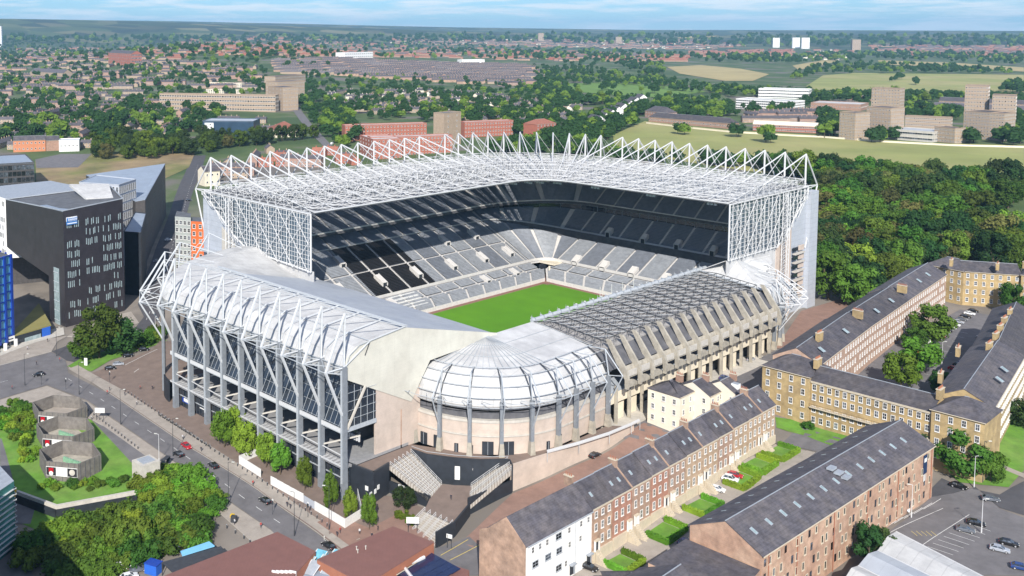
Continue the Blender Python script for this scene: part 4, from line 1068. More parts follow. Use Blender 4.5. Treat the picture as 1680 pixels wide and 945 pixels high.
for k in range(15): y = 340+k*8.6; stripe(-121+(y-340)*-.14, y, -117+(y-340)*-.14-1, y+.4, .14, .15, 'white_paint', False)
mk.build('road_markings', None, kind='structure')
# bollards along the kerbs
b0 = MB(); b0.tube((0,0,0), (0,0,.95), .16, 'dark_steel', 8, .12); b0.tube((0,0,.95), (0,0,1.02), .13, 'grey_steel', 8)
bol = b0.build('bollard'); tag(bol, 'short dark metal bollard in the row between the pavement and the stadium forecourt', 'bollard', 'bollards along the stadium forecourt')
bfirst = True
def bollards(pts, sp=2.6, label=None, group=None):
    global bfirst
    Q = [G(*p) for p in pts]
    for a, b in zip(Q[:-1], Q[1:]):
        n = max(1, int((b-a).length/sp))
        for k in range(n):
            p = a.lerp(b, k/n); p.z = T(p.x, p.y)+.24; o = bol if bfirst else bol.copy()
            if not bfirst: C.objects.link(o)
            bfirst = False; o.location = p
            if label: o['label'] = label; o['group'] = group
bollards([(205,643),(290,700),(345,738)])
bollards([(345,738),(430,792),(520,852),(545,872)], 2.6, 'short dark metal bollard outside the white hoardings', 'bollards beside the hoardings')
bollards([(140,672),(232,742)], 2.4, 'short dark bollard at the edge of the yard beside the hexagonal vents', 'bollards beside the hexagonal vents')
bollards([(372,868),(400,885),(420,900)], 2.6, 'dark bollard on the corner near the rusty flat roofs', 'bollards near the flat roofs')

# ================================================================ BUILDINGS
def vdir(a, b):
    d = Vector((b[0]-a[0], b[1]-a[1])).normalized(); return d, Vector((d.y, -d.x))   # along, outwards to the right
def block(root, a, b, depth, z0, z1, wallm, roofm, roof='gable', rise=4., over=.35, wname='wall', rname='roof', hipa=True, hipb=True):
    """front wall a->b with outwards to the right; body lies to the left"""
    d, n = vdir(a, b); a, b = Vector(a[:2]), Vector(b[:2]); c, e = b-n*depth, a-n*depth
    t = MB(); t.prism([tuple(a), tuple(b), tuple(c), tuple(e)], z0, z1, wallm)
    if roof == 'gable':
        for p, q in ((a, e), (b, c)):
            m_ = (p+q)/2; s = d*.3*(1 if p is a else -1); t.face([(p.x,p.y,z1), (q.x,q.y,z1), (m_.x,m_.y,z1+rise-.12)], wallm)
    t.build(wname, root)
    r_ = MB()
    if roof == 'flat':
        r_.prism([tuple(p) for p in (a, b, c, e)], z1+.003, z1+.25, roofm)
        for p, q in ((a, b), (b, c), (c, e), (e, a)):
            dd = (q-p).normalized(); nn = Vector((dd.y, -dd.x)); r_.prism([tuple(p+nn*.1), tuple(q+nn*.1), tuple(q-nn*.35), tuple(p-nn*.35)], z1+.2, z1+.95, wallm)
    else:
        o = over; A = a+n*o-d*(o if roof == 'hip' else .15); B = b+n*o+d*(o if roof == 'hip' else .15); Cc = c-n*o+d*(o if roof == 'hip' else .15); E_ = e-n*o-d*(o if roof == 'hip' else .15)
        h = depth/2*.9 if roof == 'hip' else 0
        ra, rb = (A+E_)/2+d*(h if hipa else 0), (B+Cc)/2-d*(h if hipb else 0)
        zl = z1+.02-.1; RA, RB = (ra.x, ra.y, z1+rise), (rb.x, rb.y, z1+rise); q = lambda v: (v.x, v.y, zl)
        r_.slab([q(A), q(B), RB, RA], .18, roofm); r_.slab([q(Cc), q(E_), RA, RB], .18, roofm)
        if roof == 'hip':
            if hipa: r_.slab([q(E_), q(A), RA], .18, roofm)
            if hipb: r_.slab([q(B), q(Cc), RB], .18, roofm)
        r_.tube(RA, RB, .14, 'lead')
        r_.box(((A.x+B.x)/2, (A.y+B.y)/2, zl-.05), ((B-A).length, .16, .18), 'stone_trim', math.atan2(d.y, d.x))
    ro_ = r_.build(rname, root); cq = (a+b+c+e)/4; ROOFS.setdefault(root.name, []).append((cq, ro_)); return ro_
ROOFS = {}
def roof_of(root, x, y):
    l = ROOFS.get(root.name)
    return min(l, key=lambda q: (q[0]-Vector((x, y))).length)[1] if l else root
def chimney(root, x, y, z, m_='brick', w_=1.1, l=2.4, h=2.6, pots=5, rz=0):
    t = MB(); t.box((x, y, z+h/2), (w_, l, h), m_, rz); t.box((x, y, z+h+.1), (w_+.25, l+.25, .2), 'stone_trim', rz)
    for k in range(pots): o = (k-(pots-1)/2)*l/pots; t.tube((x-o*math.sin(rz), y+o*math.cos(rz), z+h+.2), (x-o*math.sin(rz), y+o*math.cos(rz), z+h+.9), .16, 'terracotta', 6, .12)
    t.build('chimney', roof_of(root, x, y))
def skylight(root, x, y, z, slope, rz, w_=.9, l=1.4):
    t = MB(); t.box((0,0,0), (w_, l, .12), 'lead'); t.box((0,0,.07), (w_-.25, l-.3, .06), 'pale_glass')
    o = t.build('skylight', roof_of(root, x, y)); o.matrix_local = Matrix.Translation((x, y, z)) @ Matrix.Rotation(rz, 4, 'Z') @ Matrix.Rotation(slope, 4, 'X')

# --- white end house and the brick terrace, each house its own thing
ROWX = -140.; DEP = 11.5
wh = thing('white_house', 'tall white rendered house with bare brick gable at the near end of the brick terrace', 'house')
t = MB(); y0_, y1_ = 175.6, 201.2; zb, ze = -15.5, 1.0
t.prism([(ROWX,y0_),(ROWX,y1_),(ROWX-DEP,y1_),(ROWX-DEP,y0_+.02)], zb, ze, 'white_render'); t.face([(ROWX,y1_,ze),(ROWX-DEP,y1_,ze),(ROWX-DEP/2,y1_,ze+4.8)], 'white_render'); t.build('wall', wh)
t = MB(); t.slab([(ROWX+.02,y0_-.3,zb),(ROWX+.02,y0_-.3,ze),(ROWX-DEP/2,y0_-.3,ze+4.9),(ROWX-DEP-.02,y0_-.3,ze),(ROWX-DEP-2.5,y0_-.3,ze-1.2),(ROWX-DEP-2.5,y0_-.3,zb)][::-1], .35, 'old_brick'); t.prism([(ROWX-DEP-2.5,y0_),(ROWX-DEP,y0_),(ROWX-DEP,y0_+9),(ROWX-DEP-2.5,y0_+9)], zb, ze-3, 'old_brick', 'lead'); t.build('brick_gable', wh)
t = MB(); t.slab([(ROWX+.4,y0_-.5,ze-.15),(ROWX+.4,y1_,ze-.15),(ROWX-DEP/2,y1_,ze+5),(ROWX-DEP/2,y0_-.5,ze+5)], .2, 'slate'); t.slab([(ROWX-DEP-.4,y1_,ze-.15),(ROWX-DEP-.4,y0_-.5,ze-.15),(ROWX-DEP/2,y0_-.5,ze+5),(ROWX-DEP/2,y1_,ze+5)], .2, 'slate')
t.box((ROWX+.5,(y0_+y1_)/2,ze-.25),(.2,25.6,.2),'grey_steel'); t.build('roof', wh)
for r_, sp in ((-1.9, [2.2,4.9,7.6,12,16.2,21,24]), (-5.6, [3.2,8,12.3,16.4,20.8]), (-9.9, [3,12.2,15])):
    for q in sp:
        wd = 2.2 if q in (12, 12.3, 3.2, 8, 12.2, 3) else 1.0; win(wh, (ROWX+.03, y0_+q, ze+r_), R(90), wd, 1.5, 'grey_steel' if wd > 2 else 'window_white', 'window_glass', 1)
for yy in (17.4, 24.4):
    t = MB(); t.box((ROWX+.06, y0_+yy, -11.3), (.2, 1.3, 2.6), 'dark_wall'); t.box((ROWX+.5, y0_+yy, -9.8), (1., 2.2, .18), 'lead'); t.box((ROWX+.15, y0_+yy+.9, -11.3), (.25,.3,2.7), 'lead'); t.build('door', wh)
t = MB(); t.tube((ROWX+.12, y0_+18.8, -13.5), (ROWX+.12, y0_+18.8, ze-.2), .09, 'grey_steel', 6); t.build('drainpipe', wh)
mats_t = ['red_brick', 'brick', 'old_brick', 'brick', 'red_brick', 'brick', 'old_brick', 'brick', 'buff_brick', 'buff_brick']
pass; pass; bands('brick_mix', (0,0,1), .45, .93, .2); bands('brick_red_mix', (0,0,1), .45, .93, .2)
mats_t = ['old_brick','brick_red_mix','brick_mix','brick_red_mix','brick_mix','buff_mix','buff_mix','brick_mix','buff_mix','buff_mix','buff_mix']
pass
place_words = ['with a red chimney beside the white house, first of the row', 'second along the brick terrace from the white house', 'third along the brick terrace, above a clipped square lawn', 'fourth along the brick terrace, with cream steps', 'middle house of the brick terrace, with two roof lights', 'sixth along the brick terrace, behind the parked white cars', 'seventh along the brick terrace, in paler buff brick', 'eighth along the brick terrace, behind the hedged lawn', 'ninth along the brick terrace, next but one to the far end', 'tenth along the brick terrace, with rooflights by its chimney', 'at the far end of the brick terrace, facing the sandstone terrace']
ys_ = [201.4+8.75*k for k in range(12)]; ridge_steps = [0,0,.1,.5,.5,.9,.9,.9,1.6,1.6,1.6,1.6]
for k in range(11):
    y0_, y1_ = ys_[k], ys_[k+1]-.12; xf = ROWX+1.4*(y0_-200)/100*.35; ze = 1.2+.17*k+ridge_steps[k]*.3; zg = -13.2+.37*k
    h = thing('terrace_house', 'three storey brick house '+place_words[k], 'house', (xf-DEP/2, (y0_+y1_)/2, zg), 0, 'houses of the long brick terrace')
    h.location = (0, 0, 0)
    block(h, (xf, y0_), (xf, y1_), DEP, zg-3, ze, mats_t[k], 'slate', 'gable', 4.7, .3)
    t = MB(); t.box((xf+.25, (y0_+y1_)/2, zg+1.6), (.5, y1_-y0_-.3, 3.4), 'stone_trim'); t.build('plinth', h); t = MB(); t.box((xf+.12, (y0_+y1_)/2, ze-.35), (.3, y1_-y0_, .35), 'stone_trim'); t.build('cornice', h)
    n3 = [1.5, 4.3, 7.1]
    for q in n3:
        win(h, (xf+.03, y0_+q, ze-1.9), R(90), 1.05, 1.55, 'window_white', 'window_glass', 1); win(h, (xf+.03, y0_+q, ze-5.2), R(90), 1.05, 1.9, 'window_white', 'window_glass', 1)
    for q in n3[:2] if k % 2 else n3[1:]: win(h, (xf+.05, y0_+q, ze-8.8), R(90), 1.1, 2.1)
    dq = n3[2] if k % 2 else n3[0]
    t = MB(); t.box((xf+.3, y0_+dq, zg+4.6), (.3, 1.1, 2.5), 'white_paint' if k % 3 else 'dark_wall'); t.box((xf+.5, y0_+dq, zg+6), (.7, 1.9, .3), 'stone_trim')
    for s in (-1, 1): t.box((xf+.5, y0_+dq+s*.85, zg+4.6), (.45,.28,2.7), 'window_white')
    t.build('door', h)
    t = MB()
    for j in range(8): t.box((xf+.9+.42*j, y0_+dq, zg+1.6-.2*j), (.45, 1.7, 3.2-.4*j), 'stone_trim')
    t.build('doorstep', h)
    if k % 2 == 1 or k == 0: chimney(h, xf-DEP/2+(0 if k else -2), y1_-.4 if k else y0_+.5, ze+3.4, 'old_brick', 1.1, 2.2, 2.4, 4, R(90))
    t = MB(); xm_ = xf-DEP/2; t.slab([(xf+.3,y1_-.05,ze-.3),(xf+.3,y1_-.05,ze+.22),(xm_,y1_-.05,ze+5.05),(xm_,y1_-.05,ze+4.3)][::-1], .4, 'old_brick'); t.slab([(xf-DEP-.3,y1_-.05,ze-.3),(xf-DEP-.3,y1_-.05,ze+.22),(xm_,y1_-.05,ze+5.05),(xm_,y1_-.05,ze+4.3)], .4, 'old_brick'); t.build('party_parapet', h) if k % 2 else None
    for q in (2.6, 6.0)[:1+(k % 2)]: skylight(h, xf-2.4, y0_+q, ze+2.05+.05, R(-39), R(-90), .8, 1.3)
    t = MB(); t.prism([(xf-DEP,y0_+1),(xf-DEP,y0_+4),(xf-DEP-5,y0_+4),(xf-DEP-5,y0_+1)], zg-1, zg+6+.2*k, 'old_brick', 'slate'); t.build('rear_wing', h)
# --- cream houses behind the terrace
for i, (x0_, x1_, y0_, y1_, ze, lab) in enumerate(((-171.5,-160,276,284.2,5.4,'cream rendered three storey house nearest the concrete stand, pyramid slate roof'), (-166.5,-154.5,284.4,291,5.2,'cream rendered middle house of three behind the terrace, with slate roof'), (-160.5,-149,291.2,298,5.4,'white rendered house with a small dormer, rightmost of three behind the terrace'))):
    h = thing('cream_house', lab, 'house'); block(h, (x1_, y0_), (x1_, y1_), x1_-x0_, -9.5, ze, 'cream_render', 'slate', 'gable' if i else 'hip', 3.2, .3)
    a, b = (x0_, y0_), (x1_, y0_); wall_windows(h, a, b, ze, [-2, -5.4, -9], 3, 1.0, 1.6); wall_windows(h, (x1_, y0_), (x1_, y1_), ze, [-2, -5.4], 2, 1.0, 1.6)
    chimney(h, (x0_+x1_)/2+1, y1_-.6, ze+2, 'brick', 1.1, 2.2, 2.2, 4, R(90))
    if i == 2: t = MB(); t.prism([(x1_-3.4,y0_+2.4),(x1_-1.2,y0_+2.4),(x1_-1.2,y0_+4.4),(x1_-3.4,y0_+4.4)], ze, ze+2.4, 'white_render', 'lead'); t.build('dormer', h)
# --- brick warehouse
mill = thing('brick_warehouse', 'long red brick warehouse with dark slate roof, rooflights and a navy banner', 'warehouse')
mxA, mxB = -97.6, -94.6
block(mill, (-98.6, 206.2), (-94.6, 299), 18, -14, 4.2, 'mill_brick', 'slate', 'gable', 4.6, .5, hipb=True)
t = MB(); t.prism([(-117,190),(-96.5,190),(-98.8,206),(-117,206)], -14, 1.0, 'mill_brick', 'slate'); t.build('annex', mill)
for j, rr_ in enumerate((-2.0, -5.5, -9.0, -12.6)):
    k = 0; yy = 207.5
    while yy < 297:
        f = (yy-206.2)/92.8; x = -98.6+4*f+.05
        if not (j == 0 and 288 < yy < 294) : win(mill, (x, yy, 4.2+rr_), R(90-2.5), .95, 1.9 if j else 1.7, 'stone_trim' if (k % 3) else None, 'window_glass', 0)
        yy += (2.0, 3.9, 3.2, 5.2)[(k+j) % 4]; k += 1
for q in range(13):
    yy = 211+q*6.6; f = (yy-206.2)/92.8; skylight(mill, -98.6+4*f-4.6, yy, 4.2+2.42, R(-27), R(-88), 1.1, 1.9)
for q in range(14):
    yy = 210+q*6.2; f = (yy-206.2)/92.8; skylight(mill, -98.6+4*f-15, yy, 4.2+1.6, R(27), R(-88), .5, 1.5)
t = MB()
for k, (dx, dy) in enumerate(((6.6,0),(5,1.3),(3.4,2.6))): t.box((-96.9-dx, 253+k*.6, 4.2+4.4-dx*-.0-1.9+dx*.52-1.6), (1.6, 2.6, .5), 'lead', 0)
t.build('roof_light_cluster', mill)
for yy in (209, 222, 240, 258, 276, 297.5): f = (yy-206.2)/92.8; t = MB(); t.tube((-98.6+4*f+.15, yy, -13), (-98.6+4*f+.15, yy, 4), .1, 'terracotta', 6); t.build('drainpipe', mill)
t = MB(); yb_ = 293.2; xb_ = -98.6+4*(yb_-206.2)/92.8+.12; t.box((xb_, yb_, .4), (.08, 2.5, 5.4), 'banner_navy', R(-2.5)); t.box((xb_+.06, yb_, 1.6), (.05, 1.5, 1.1), 'white_paint', R(-2.5))
for k in (-1, 0, 1): t.box((xb_+.02, yb_+k*.8, -3.4), (.06, .35, 1.9), 'white_paint' if k < 1 else 'pale_concrete', R(-2.5))
pass; t.build('banner', mill)
# lower slate roofs in front of it
lr = thing('slate_roofed_workshop', 'dark slate roofed workshop cluster with several rooflights at the bottom edge beside the warehouse', 'workshop')
block(lr, (-99, 172), (-99, 190), 20, -14, -1, 'mill_brick', 'slate', 'gable', 5, .3); block(lr, (-120, 182), (-108, 196), 12, -14, -6, 'mill_brick', 'slate', 'hip', 3, .3)
for x, y, z in ((-101.5,176,.4),(-101.5,178.4,.4),(-102.5,186,1),(-116,177,.9),(-116,181,.9)): skylight(lr, x, y, z, R(-27) if x > -110 else R(27), R(-90), 1.0, 2.0)
gl = thing('grey_metal_roof_building', 'small building with pale grey standing metal roof at the bottom edge below the white house', 'building')
block(gl, (-124, 176), (-113, 186), 12, -14, -9, 'grey_clad', 'lead', 'hip', 2.5, .3)
# white curved roofs bottom right
for k in range(3):
    h = thing('vaulted_shed', ('white', 'pale grey', 'off white')[k]+' curved metal roof '+('closest to the car park' , 'in the middle of the three curved roofs', 'nearest the bottom edge of the three curved roofs')[k], 'shed', group='curved white roofs at the bottom right')
    s0 = [Vector(P(x, y, -5.5)) for x, y in ((1470,872),(1440,903),(1408,928),(1385,950))]; e0_ = [Vector(P(x, y, -5.5)) for x, y in ((1650,965),(1640,1000),(1620,1035),(1600,1070))]
    a_, b_, c_, d_ = s0[k], s0[k+1], e0_[k+1], e0_[k]; t = MB(); n = 8
    for j in range(n):
        f0, f1 = j/n, (j+1)/n; h0, h1 = 1.1*(1-abs(2*f0-1)), 1.1*(1-abs(2*f1-1)); up_ = Vector((0,0,1))
        t.slab([a_.lerp(b_, f1)+up_*h1, a_.lerp(b_, f0)+up_*h0, d_.lerp(c_, f0)+up_*h0, d_.lerp(c_, f1)+up_*h1][::-1], .2, 'white_roof' if k != 1 else 'grey_and_shaded_roof')
    t.tube(a_, d_, .18, 'white_steel', 4)
    t.build('roof', h); t = MB(); t.prism([tuple(v[:2]) for v in (a_.lerp(c_,.01), b_.lerp(d_,.01), c_, d_)], -13, -5.7, 'brick'); t.build('wall', h)

# --- sandstone terrace round a courtyard
lt = thing('sandstone_terrace', 'grand sandstone terrace with slate roofs wrapping round a car park courtyard', 'terrace')
Ze, Zg = 9., -7.5
def range_(a, b, depth, wallm, roof='hip', rise=3.6, ze=Ze, nwin=0, rows=(), hs=1.9, wd=1.15, ha=True, hb=True, fr='window_white', skip=0, back=None):
    block(lt, a, b, depth, Zg-3, ze, wallm, 'slate', roof, rise, .45, hipa=ha, hipb=hb)
    if nwin: wall_windows(lt, a, b, ze, list(rows), nwin, wd, hs, fr, skip=skip)
    if back:
        d, n = vdir(a, b); a2, b2 = Vector(b)-n*depth, Vector(a)-n*depth; wall_windows(lt, a2, b2, ze, list(rows), back, wd, 1.6, fr, skip=.1)
rows4 = (-1.9, -5.4, -9.3, -13.2)
range_((-152.3, 314.4), (-136.6, 314.4), 15, 'sandstone', 'hip', 3.8, Ze, 4, rows4)
range_((-136.5, 315.3), (-100.6, 315.3), 12.5, 'sandstone', 'gable', 3.4, 7.8, 15, (-2, -5.2, -9.2, -12.6))
range_((-100.5, 314.2), (-86.6, 314.2), 15, 'sandstone', 'hip', 3.8, Ze, 4, rows4)
t = MB(); t.box((-118.5, 314.6, -.6), (35.6, 1.4, .25), 'stone_trim'); 
for k in range(72): t.box((-136+k*.5, 314.0, 0), (.05,.05,1), 'dark_steel')
t.box((-118.5, 313.98, .5), (35.6, .07, .07), 'dark_steel'); t.box((-118.5,315.1,7.4),(35.8,.5,.5),'stone_trim'); t.build('balcony', lt)
for x in (-120.5,): t = MB(); t.box((x,315.2,-5.4), (1.4,.3,3.2), 'dark_wall'); t.build('door', lt)
# west wing, three lengths stepping back
for (a, b, ww_) in (((-139.6,329),(-145.8,385),15.5), ((-145.9,385.4),(-150.4,437),15), ((-150.5,437.4),(-155.4,497),15.5)):
    range_(a, b, ww_, 'terrace_back', 'gable', 4.2, Ze, int((b[1]-a[1])/2.9), (-2, -5.3, -8.6, -12), 1.6, 1.0, fr='window_white', skip=.08)
# east wing
range_((-88.6,328.8), (-96.8,390), 15.5, 'sandstone', 'gable', 4.0, Ze, 24, rows4); range_((-96.9,390.4), (-108,452), 15, 'sandstone', 'gable', 4, Ze, 16, rows4)
# north wing
range_((-169,512), (-152,509), 14, 'sandstone', 'hip', 4, Ze, 5, rows4); range_((-152,509.5), (-132,521), 14, 'sandstone', 'gable', 3.6, Ze, 7, rows4); range_((-131.5,519), (-92,527), 15, 'sandstone', 'hip', 4.2, Ze+.6, 12, rows4)
for x, y, z, rz in ((-137,321,11.5,0),(-100.5,321,11.5,0),(-147,345,13,0),(-104,378,12.6,0),(-106,392,12.6,0),(-108,404,12.6,0),(-110,416,12.6,0),(-153,437,12.6,1.5),(-150,385,12.6,1.5),(-132,526,12.5,0),(-109.5,365,12.6,.2),(-105,335,12,.2),(-156,505,12.6,.2),(-112,430,12.6,.1),(-140,515,12,.2)):
    chimney(lt, x, y, z-1, 'sandstone', 1.2, 3.6, 3., 7, rz)
for x, y in ((-143,338),(-146.5,366),(-149.5,402),(-151.5,422),(-156,465),(-157.5,480),(-93,350),(-95,362)): skylight(lt, x, y, 9+2.4, R(-28), R(-96) if x < -120 else R(-97), 1.6, 2.4)
ch = thing('coach_house', 'small brick coach house with slate roof standing in the terrace courtyard', 'house'); block(ch, (-118,418), (-108,418), 9, -8, 0, 'brick', 'slate', 'gable', 3, .3); wall_windows(ch, (-118,418), (-108,418), 0, [-2, -5], 3, 1.1, 1.4)

# --- dark office block at the left and its neighbours
ob = thing('black_office_block', 'tall angular black clad office block with slit windows and a blue and white sign', 'office building')
C0, C1, C2, C3 = (-416.5,191.4), (-419.9,222.6), (-458,236), (-478,190)
zt_ = 40.6
t = MB(); a, b, c, d = [Vector(q) for q in (C0, C1, C2, C3)]
t.face([(*a,-13.5),(*b,-13.5),(*b,zt_+1),(*a,zt_-.6)], 'black_clad'); t.face([(*b,-13.5),(*c,-13.5),(*c,zt_+1),(*b,zt_+1)], 'black_clad')
u = Vector((-431.5,190.6)); t.face([(*u,-13.5),(*a,-13.5),(*a,zt_-.6),(*d,zt_-3),(*d,14),(*u,8)], 'black_clad'); t.face([(*d,14),(*d,zt_-3),(*c,zt_+1),(*c,14)], 'black_clad')
t.face([(*u,8),(*d,14),(*c,14),(-445,232,8)], 'dark_stone'); t.face([(*u,-13.5),(*u,8),(-445,232,8),(-445,232,-13.5)], 'black_clad'); t.build('wall', ob)
t = MB(); t.face([(*a,zt_-.9),(*b,zt_+.7),(*c,zt_+.7),(*d,zt_-3.3)], 'roof_deck')
t.slab([(*a,zt_-.4),(-432,208,zt_-1.6),(-446,200,zt_-2.2),(-440,190.8,zt_-1)], .5, 'roof_bluegrey'); t.slab([(-436,212,zt_+.6),(-428,222,zt_+.6),(-452,232,zt_+3.5),(-458,214,zt_+4.5)], 1.2, 'white_roof')
for p, q, z0, z1 in ((a,b,zt_-.6,zt_+1),(b,c,zt_+1,zt_+1),(c,d,zt_+1,zt_-3),(d,a,zt_-3,zt_-.6)): t.tube((*p,z0+.2), (*q,z1+.2), .3, 'lead', 4)
t.build('roof', ob)
dd, nn = vdir(C0, C1); ang = math.atan2(dd.y, dd.x); rs_ = random.Random(5)
for j in range(10):
    z = zt_-7.2-4.6*j
    for grp in ((1.8, 7), (11.5, 5), (16, 3), (20.5, 6), (26, 5)):
        if rs_.random() < .28 and j > 0: continue
        for q in range(grp[1]):
            if rs_.random() < .3: continue
            s = grp[0]+q*.95
            if s > 30.4: continue
            p = Vector(C0)+dd*s+nn*.06; win(ob, (p.x, p.y, z+rs_.choice((0, .4))), ang, .42, 2.9, None, 'pale_glass', 0)
t = MB(); p = Vector(C0)+dd*4.0+nn*.35; t.box((p.x, p.y, zt_-4.6), (5.4, .3, 1.9), 'sign_white', ang); t.box((p.x+nn.x*.05, p.y+nn.y*.05, zt_-6.4), (5.4, .3, 1.5), 'sign_blue', ang); t.box((p.x+nn.x*.2, p.y+nn.y*.2, zt_-6.5), (4.8, .1, .4), 'sign_white', ang); t.box((p.x+nn.x*.2-dd.x*2.3, p.y+nn.y*.2-dd.y*2.3, zt_-4.7), (.7, .1, 1.5), 'sign_blue', ang)
pass; pass; sg = t.build('sign', ob)
for i, s in enumerate(('Newcastle', 'University')):
    me = text_mesh(s, 1.15, 'sign_blue'); q = p+nn*.22+dd*.35; link('lettering', me, sg, Matrix.Translation((q.x, q.y, zt_-4.25-i*.85)) @ Matrix.Rotation(ang, 4, 'Z') @ Matrix.Rotation(R(90), 4, 'X'))
t = MB(); t.box((-424, 190.9, 0), (5, .3, 26), 'pale_glass'); 
for k in range(6): t.box((-424, 190.7, -11+4.4*k), (5.2, .3, .2), 'grey_steel')
t.build('glazed_slot', ob)
wb = thing('white_office_block', 'white clad office wing with slit windows behind the black block', 'office building')
t = MB(); t.prism([(-479,190),(-520,191),(-520,232),(-459,237)], 8, 38, 'white_render', 'lead'); t.prism([(-500,200),(-516,200),(-516,222),(-490,222)], -14, 8, 'dark_stone'); t.build('wall', wb)
for j in range(7):
    for q in range(20):
        if rs_.random() < .7: win(wb, (-480.4-q*1.9, 189.95+q*.047, 35-4*j), 0, .7, 2.3, None, 'window_glass', 0)
def pbuild(name, label, cat, poly, z0, z1, wm, rm, group=None, par=.6):
    h = thing(name, label, cat, group=group); t = MB(); t.prism(poly, z0, z1, wm); t.build('wall', h)
    t = MB(); c = Vector((sum(p[0] for p in poly)/len(poly), sum(p[1] for p in poly)/len(poly))); t.prism([tuple(Vector(p).lerp(c, .02)) for p in poly], z1+.003, z1+.15, rm)
    n = len(poly)
    for i in range(n): t.tube((*poly[i], z1+par*.5), (*poly[(i+1) % n], z1+par*.5), par*.5, wm, 4)
    t.build('roof', h); return h
sb = pbuild('silver_lab_building', 'silver building with staggered vertical panels behind the black block', 'office building', pz([(130,300),(195,304),(223,295),(158,288)], 36), -11, 36, 'grey_clad', 'roof_bluegrey')
for j in range(6):
    pp_ = pz([(130,300),(195,304),(223,295)], 36); wall_windows(sb, pp_[0], pp_[1], 33-5*j, [0], 11, 1.3, 3.8, 'white_steel', 'window_glass', 0); wall_windows(sb, pp_[1], pp_[2], 33-5*j, [0], 9, 1.3, 3.8, 'white_steel', 'window_glass', 0)
db = thing('dark_wedge_building', 'dark glazed wedge shaped building with pale sloping roof beside the road', 'office building')
t = MB(); q = pz([(238,325),(271,271),(141,285),(222,325)], 27); q = [q[3], q[0], q[1], q[2]]
for i in range(4):
    a, b = q[i], q[(i+1) % 4]; zz = (25, 26, 28, 26); t.face([(*a,-10),(*b,-10),(*b,zz[(i+1)%4]),(*a,zz[i])], 'dark_stone')
t.build('wall', db); t = MB(); t.slab([(*q[0],25.2),(*q[1],26.2),(*q[2],28.2),(*q[3],26.2)], .6, 'roof_bluegrey'); t.build('roof', db)
dw_, dn_ = vdir(q[1], q[2]); DQ = q
for j in range(6):
    for k in range(18): 
        y = 302+3.6*k
        s_ = 4+k*7.2; p_ = Vector(DQ[1])+dw_*s_+dn_*.08
        if rs_.random() < .45: win(db, (p_.x, p_.y, 20-4.6*j), math.atan2(dw_.y, dw_.x), .9, 2.8, None, 'pale_glass', 0)
t = MB(); li = [Vector((*q_, 0)) for q_ in pz([(229,331),(247,330)], 18)]; t.slab([li[0]+Vector((0,0,8)), li[0]+Vector((0,0,20)), li[1]+Vector((0,0,20)), li[1]+Vector((0,0,8))][::-1], .3, 'lime'); t.build('lime_bay', db)
lb = pbuild('low_dark_block', 'lower dark block with pale flat roof between the black tower and the road', 'office building', pz([(203.5,381),(231,383),(239.5,351),(222,349)], 20.5), -12, 20.5, 'dark_wall', 'roof_bluegrey')
fb_ = thing('grey_panel_building', 'grey panelled building with long pale roofs at the left edge behind the white wing', 'office building'); ga, gb = G(-60,318), G(57,308); block(fb_, (ga.x,ga.y), (gb.x,gb.y), 60, -9, 14, 'dark_stone', 'roof_bluegrey', 'flat'); wall_windows(fb_, (ga.x,ga.y), (gb.x,gb.y), -7, [3,8,13,18], 16, 3, 3.6, None, 'window_glass', 0)
bt = thing('blue_tower', 'blue framed glass tower cut by the left edge of the picture', 'tower')
t = MB(); t.prism([(-392,135),(-406.5,163),(-440,160),(-428,130)], -10, 26, 'cyan_glass', 'roof_deck'); t.build('wall', bt); t = MB(); 
for k in range(9): p = Vector((-406.5,163)).lerp(Vector((-392,135)), k/8); t.box((p.x+.3, p.y, 8), (.7,1.2,37), 'blue_frame', R(27))
for k in range(8): p = Vector((-406.5,163)).lerp(Vector((-440,160)), k/7); t.box((p.x, p.y+.3, 8), (.7,.7,37), 'blue_frame', R(5))
for k in range(10): t.box((-399.1,149.1,-8+3.8*k), (.5,31.4,.4), 'blue_frame', R(27.4))
t.build('frame', bt)
t = MB(); 
for k in range(5): t.tube((-404.6+2.8*k,163.5-5.6*k,-14), (-404.6+2.8*k,163.5-5.6*k,-9.8), .8, 'white_render', 8)
t.build('pillar', bt)
pv = thing('grass_roofed_pavilion', 'low glazed pavilion with a dry grass roof and a blue panel below the black block', 'pavilion')
pp = pz([(30,548),(84,533),(80,512),(66,500)], -8.5); pq = pz([(14,553),(84,533),(64,497)], -8.5)
t = MB(); t.prism(pq, -14, -9, 'dark_glass', 'dark_stone'); t.build('wall', pv); t = MB(); t.prism(pq, -8.99, -8.5, 'dry_grass'); t.build('roof', pv)
t = MB(); a, b = Vector(pq[0]), Vector(pq[1]); d_, n_ = vdir(a, b); an_ = math.atan2(d_.y, d_.x)
q = a.lerp(b, .87)+n_*.2; t.box((q.x,q.y,-11.2), (4.2,.2,4.6), 'blue_bin', an_); q = a.lerp(b, .55)+n_*.2; t.box((q.x,q.y,-12.2), (8,.2,2.6), 'pale_glass', an_); q = a.lerp(b, .03)+n_*.4; t.box((q.x,q.y,-9.4), (4,.3,2), 'white_paint', an_); t.box((q.x+n_.x*.2,q.y+n_.y*.2,-9.4), (2.4,.1,.4), 'dark_steel', an_); t.build('shopfront', pv)
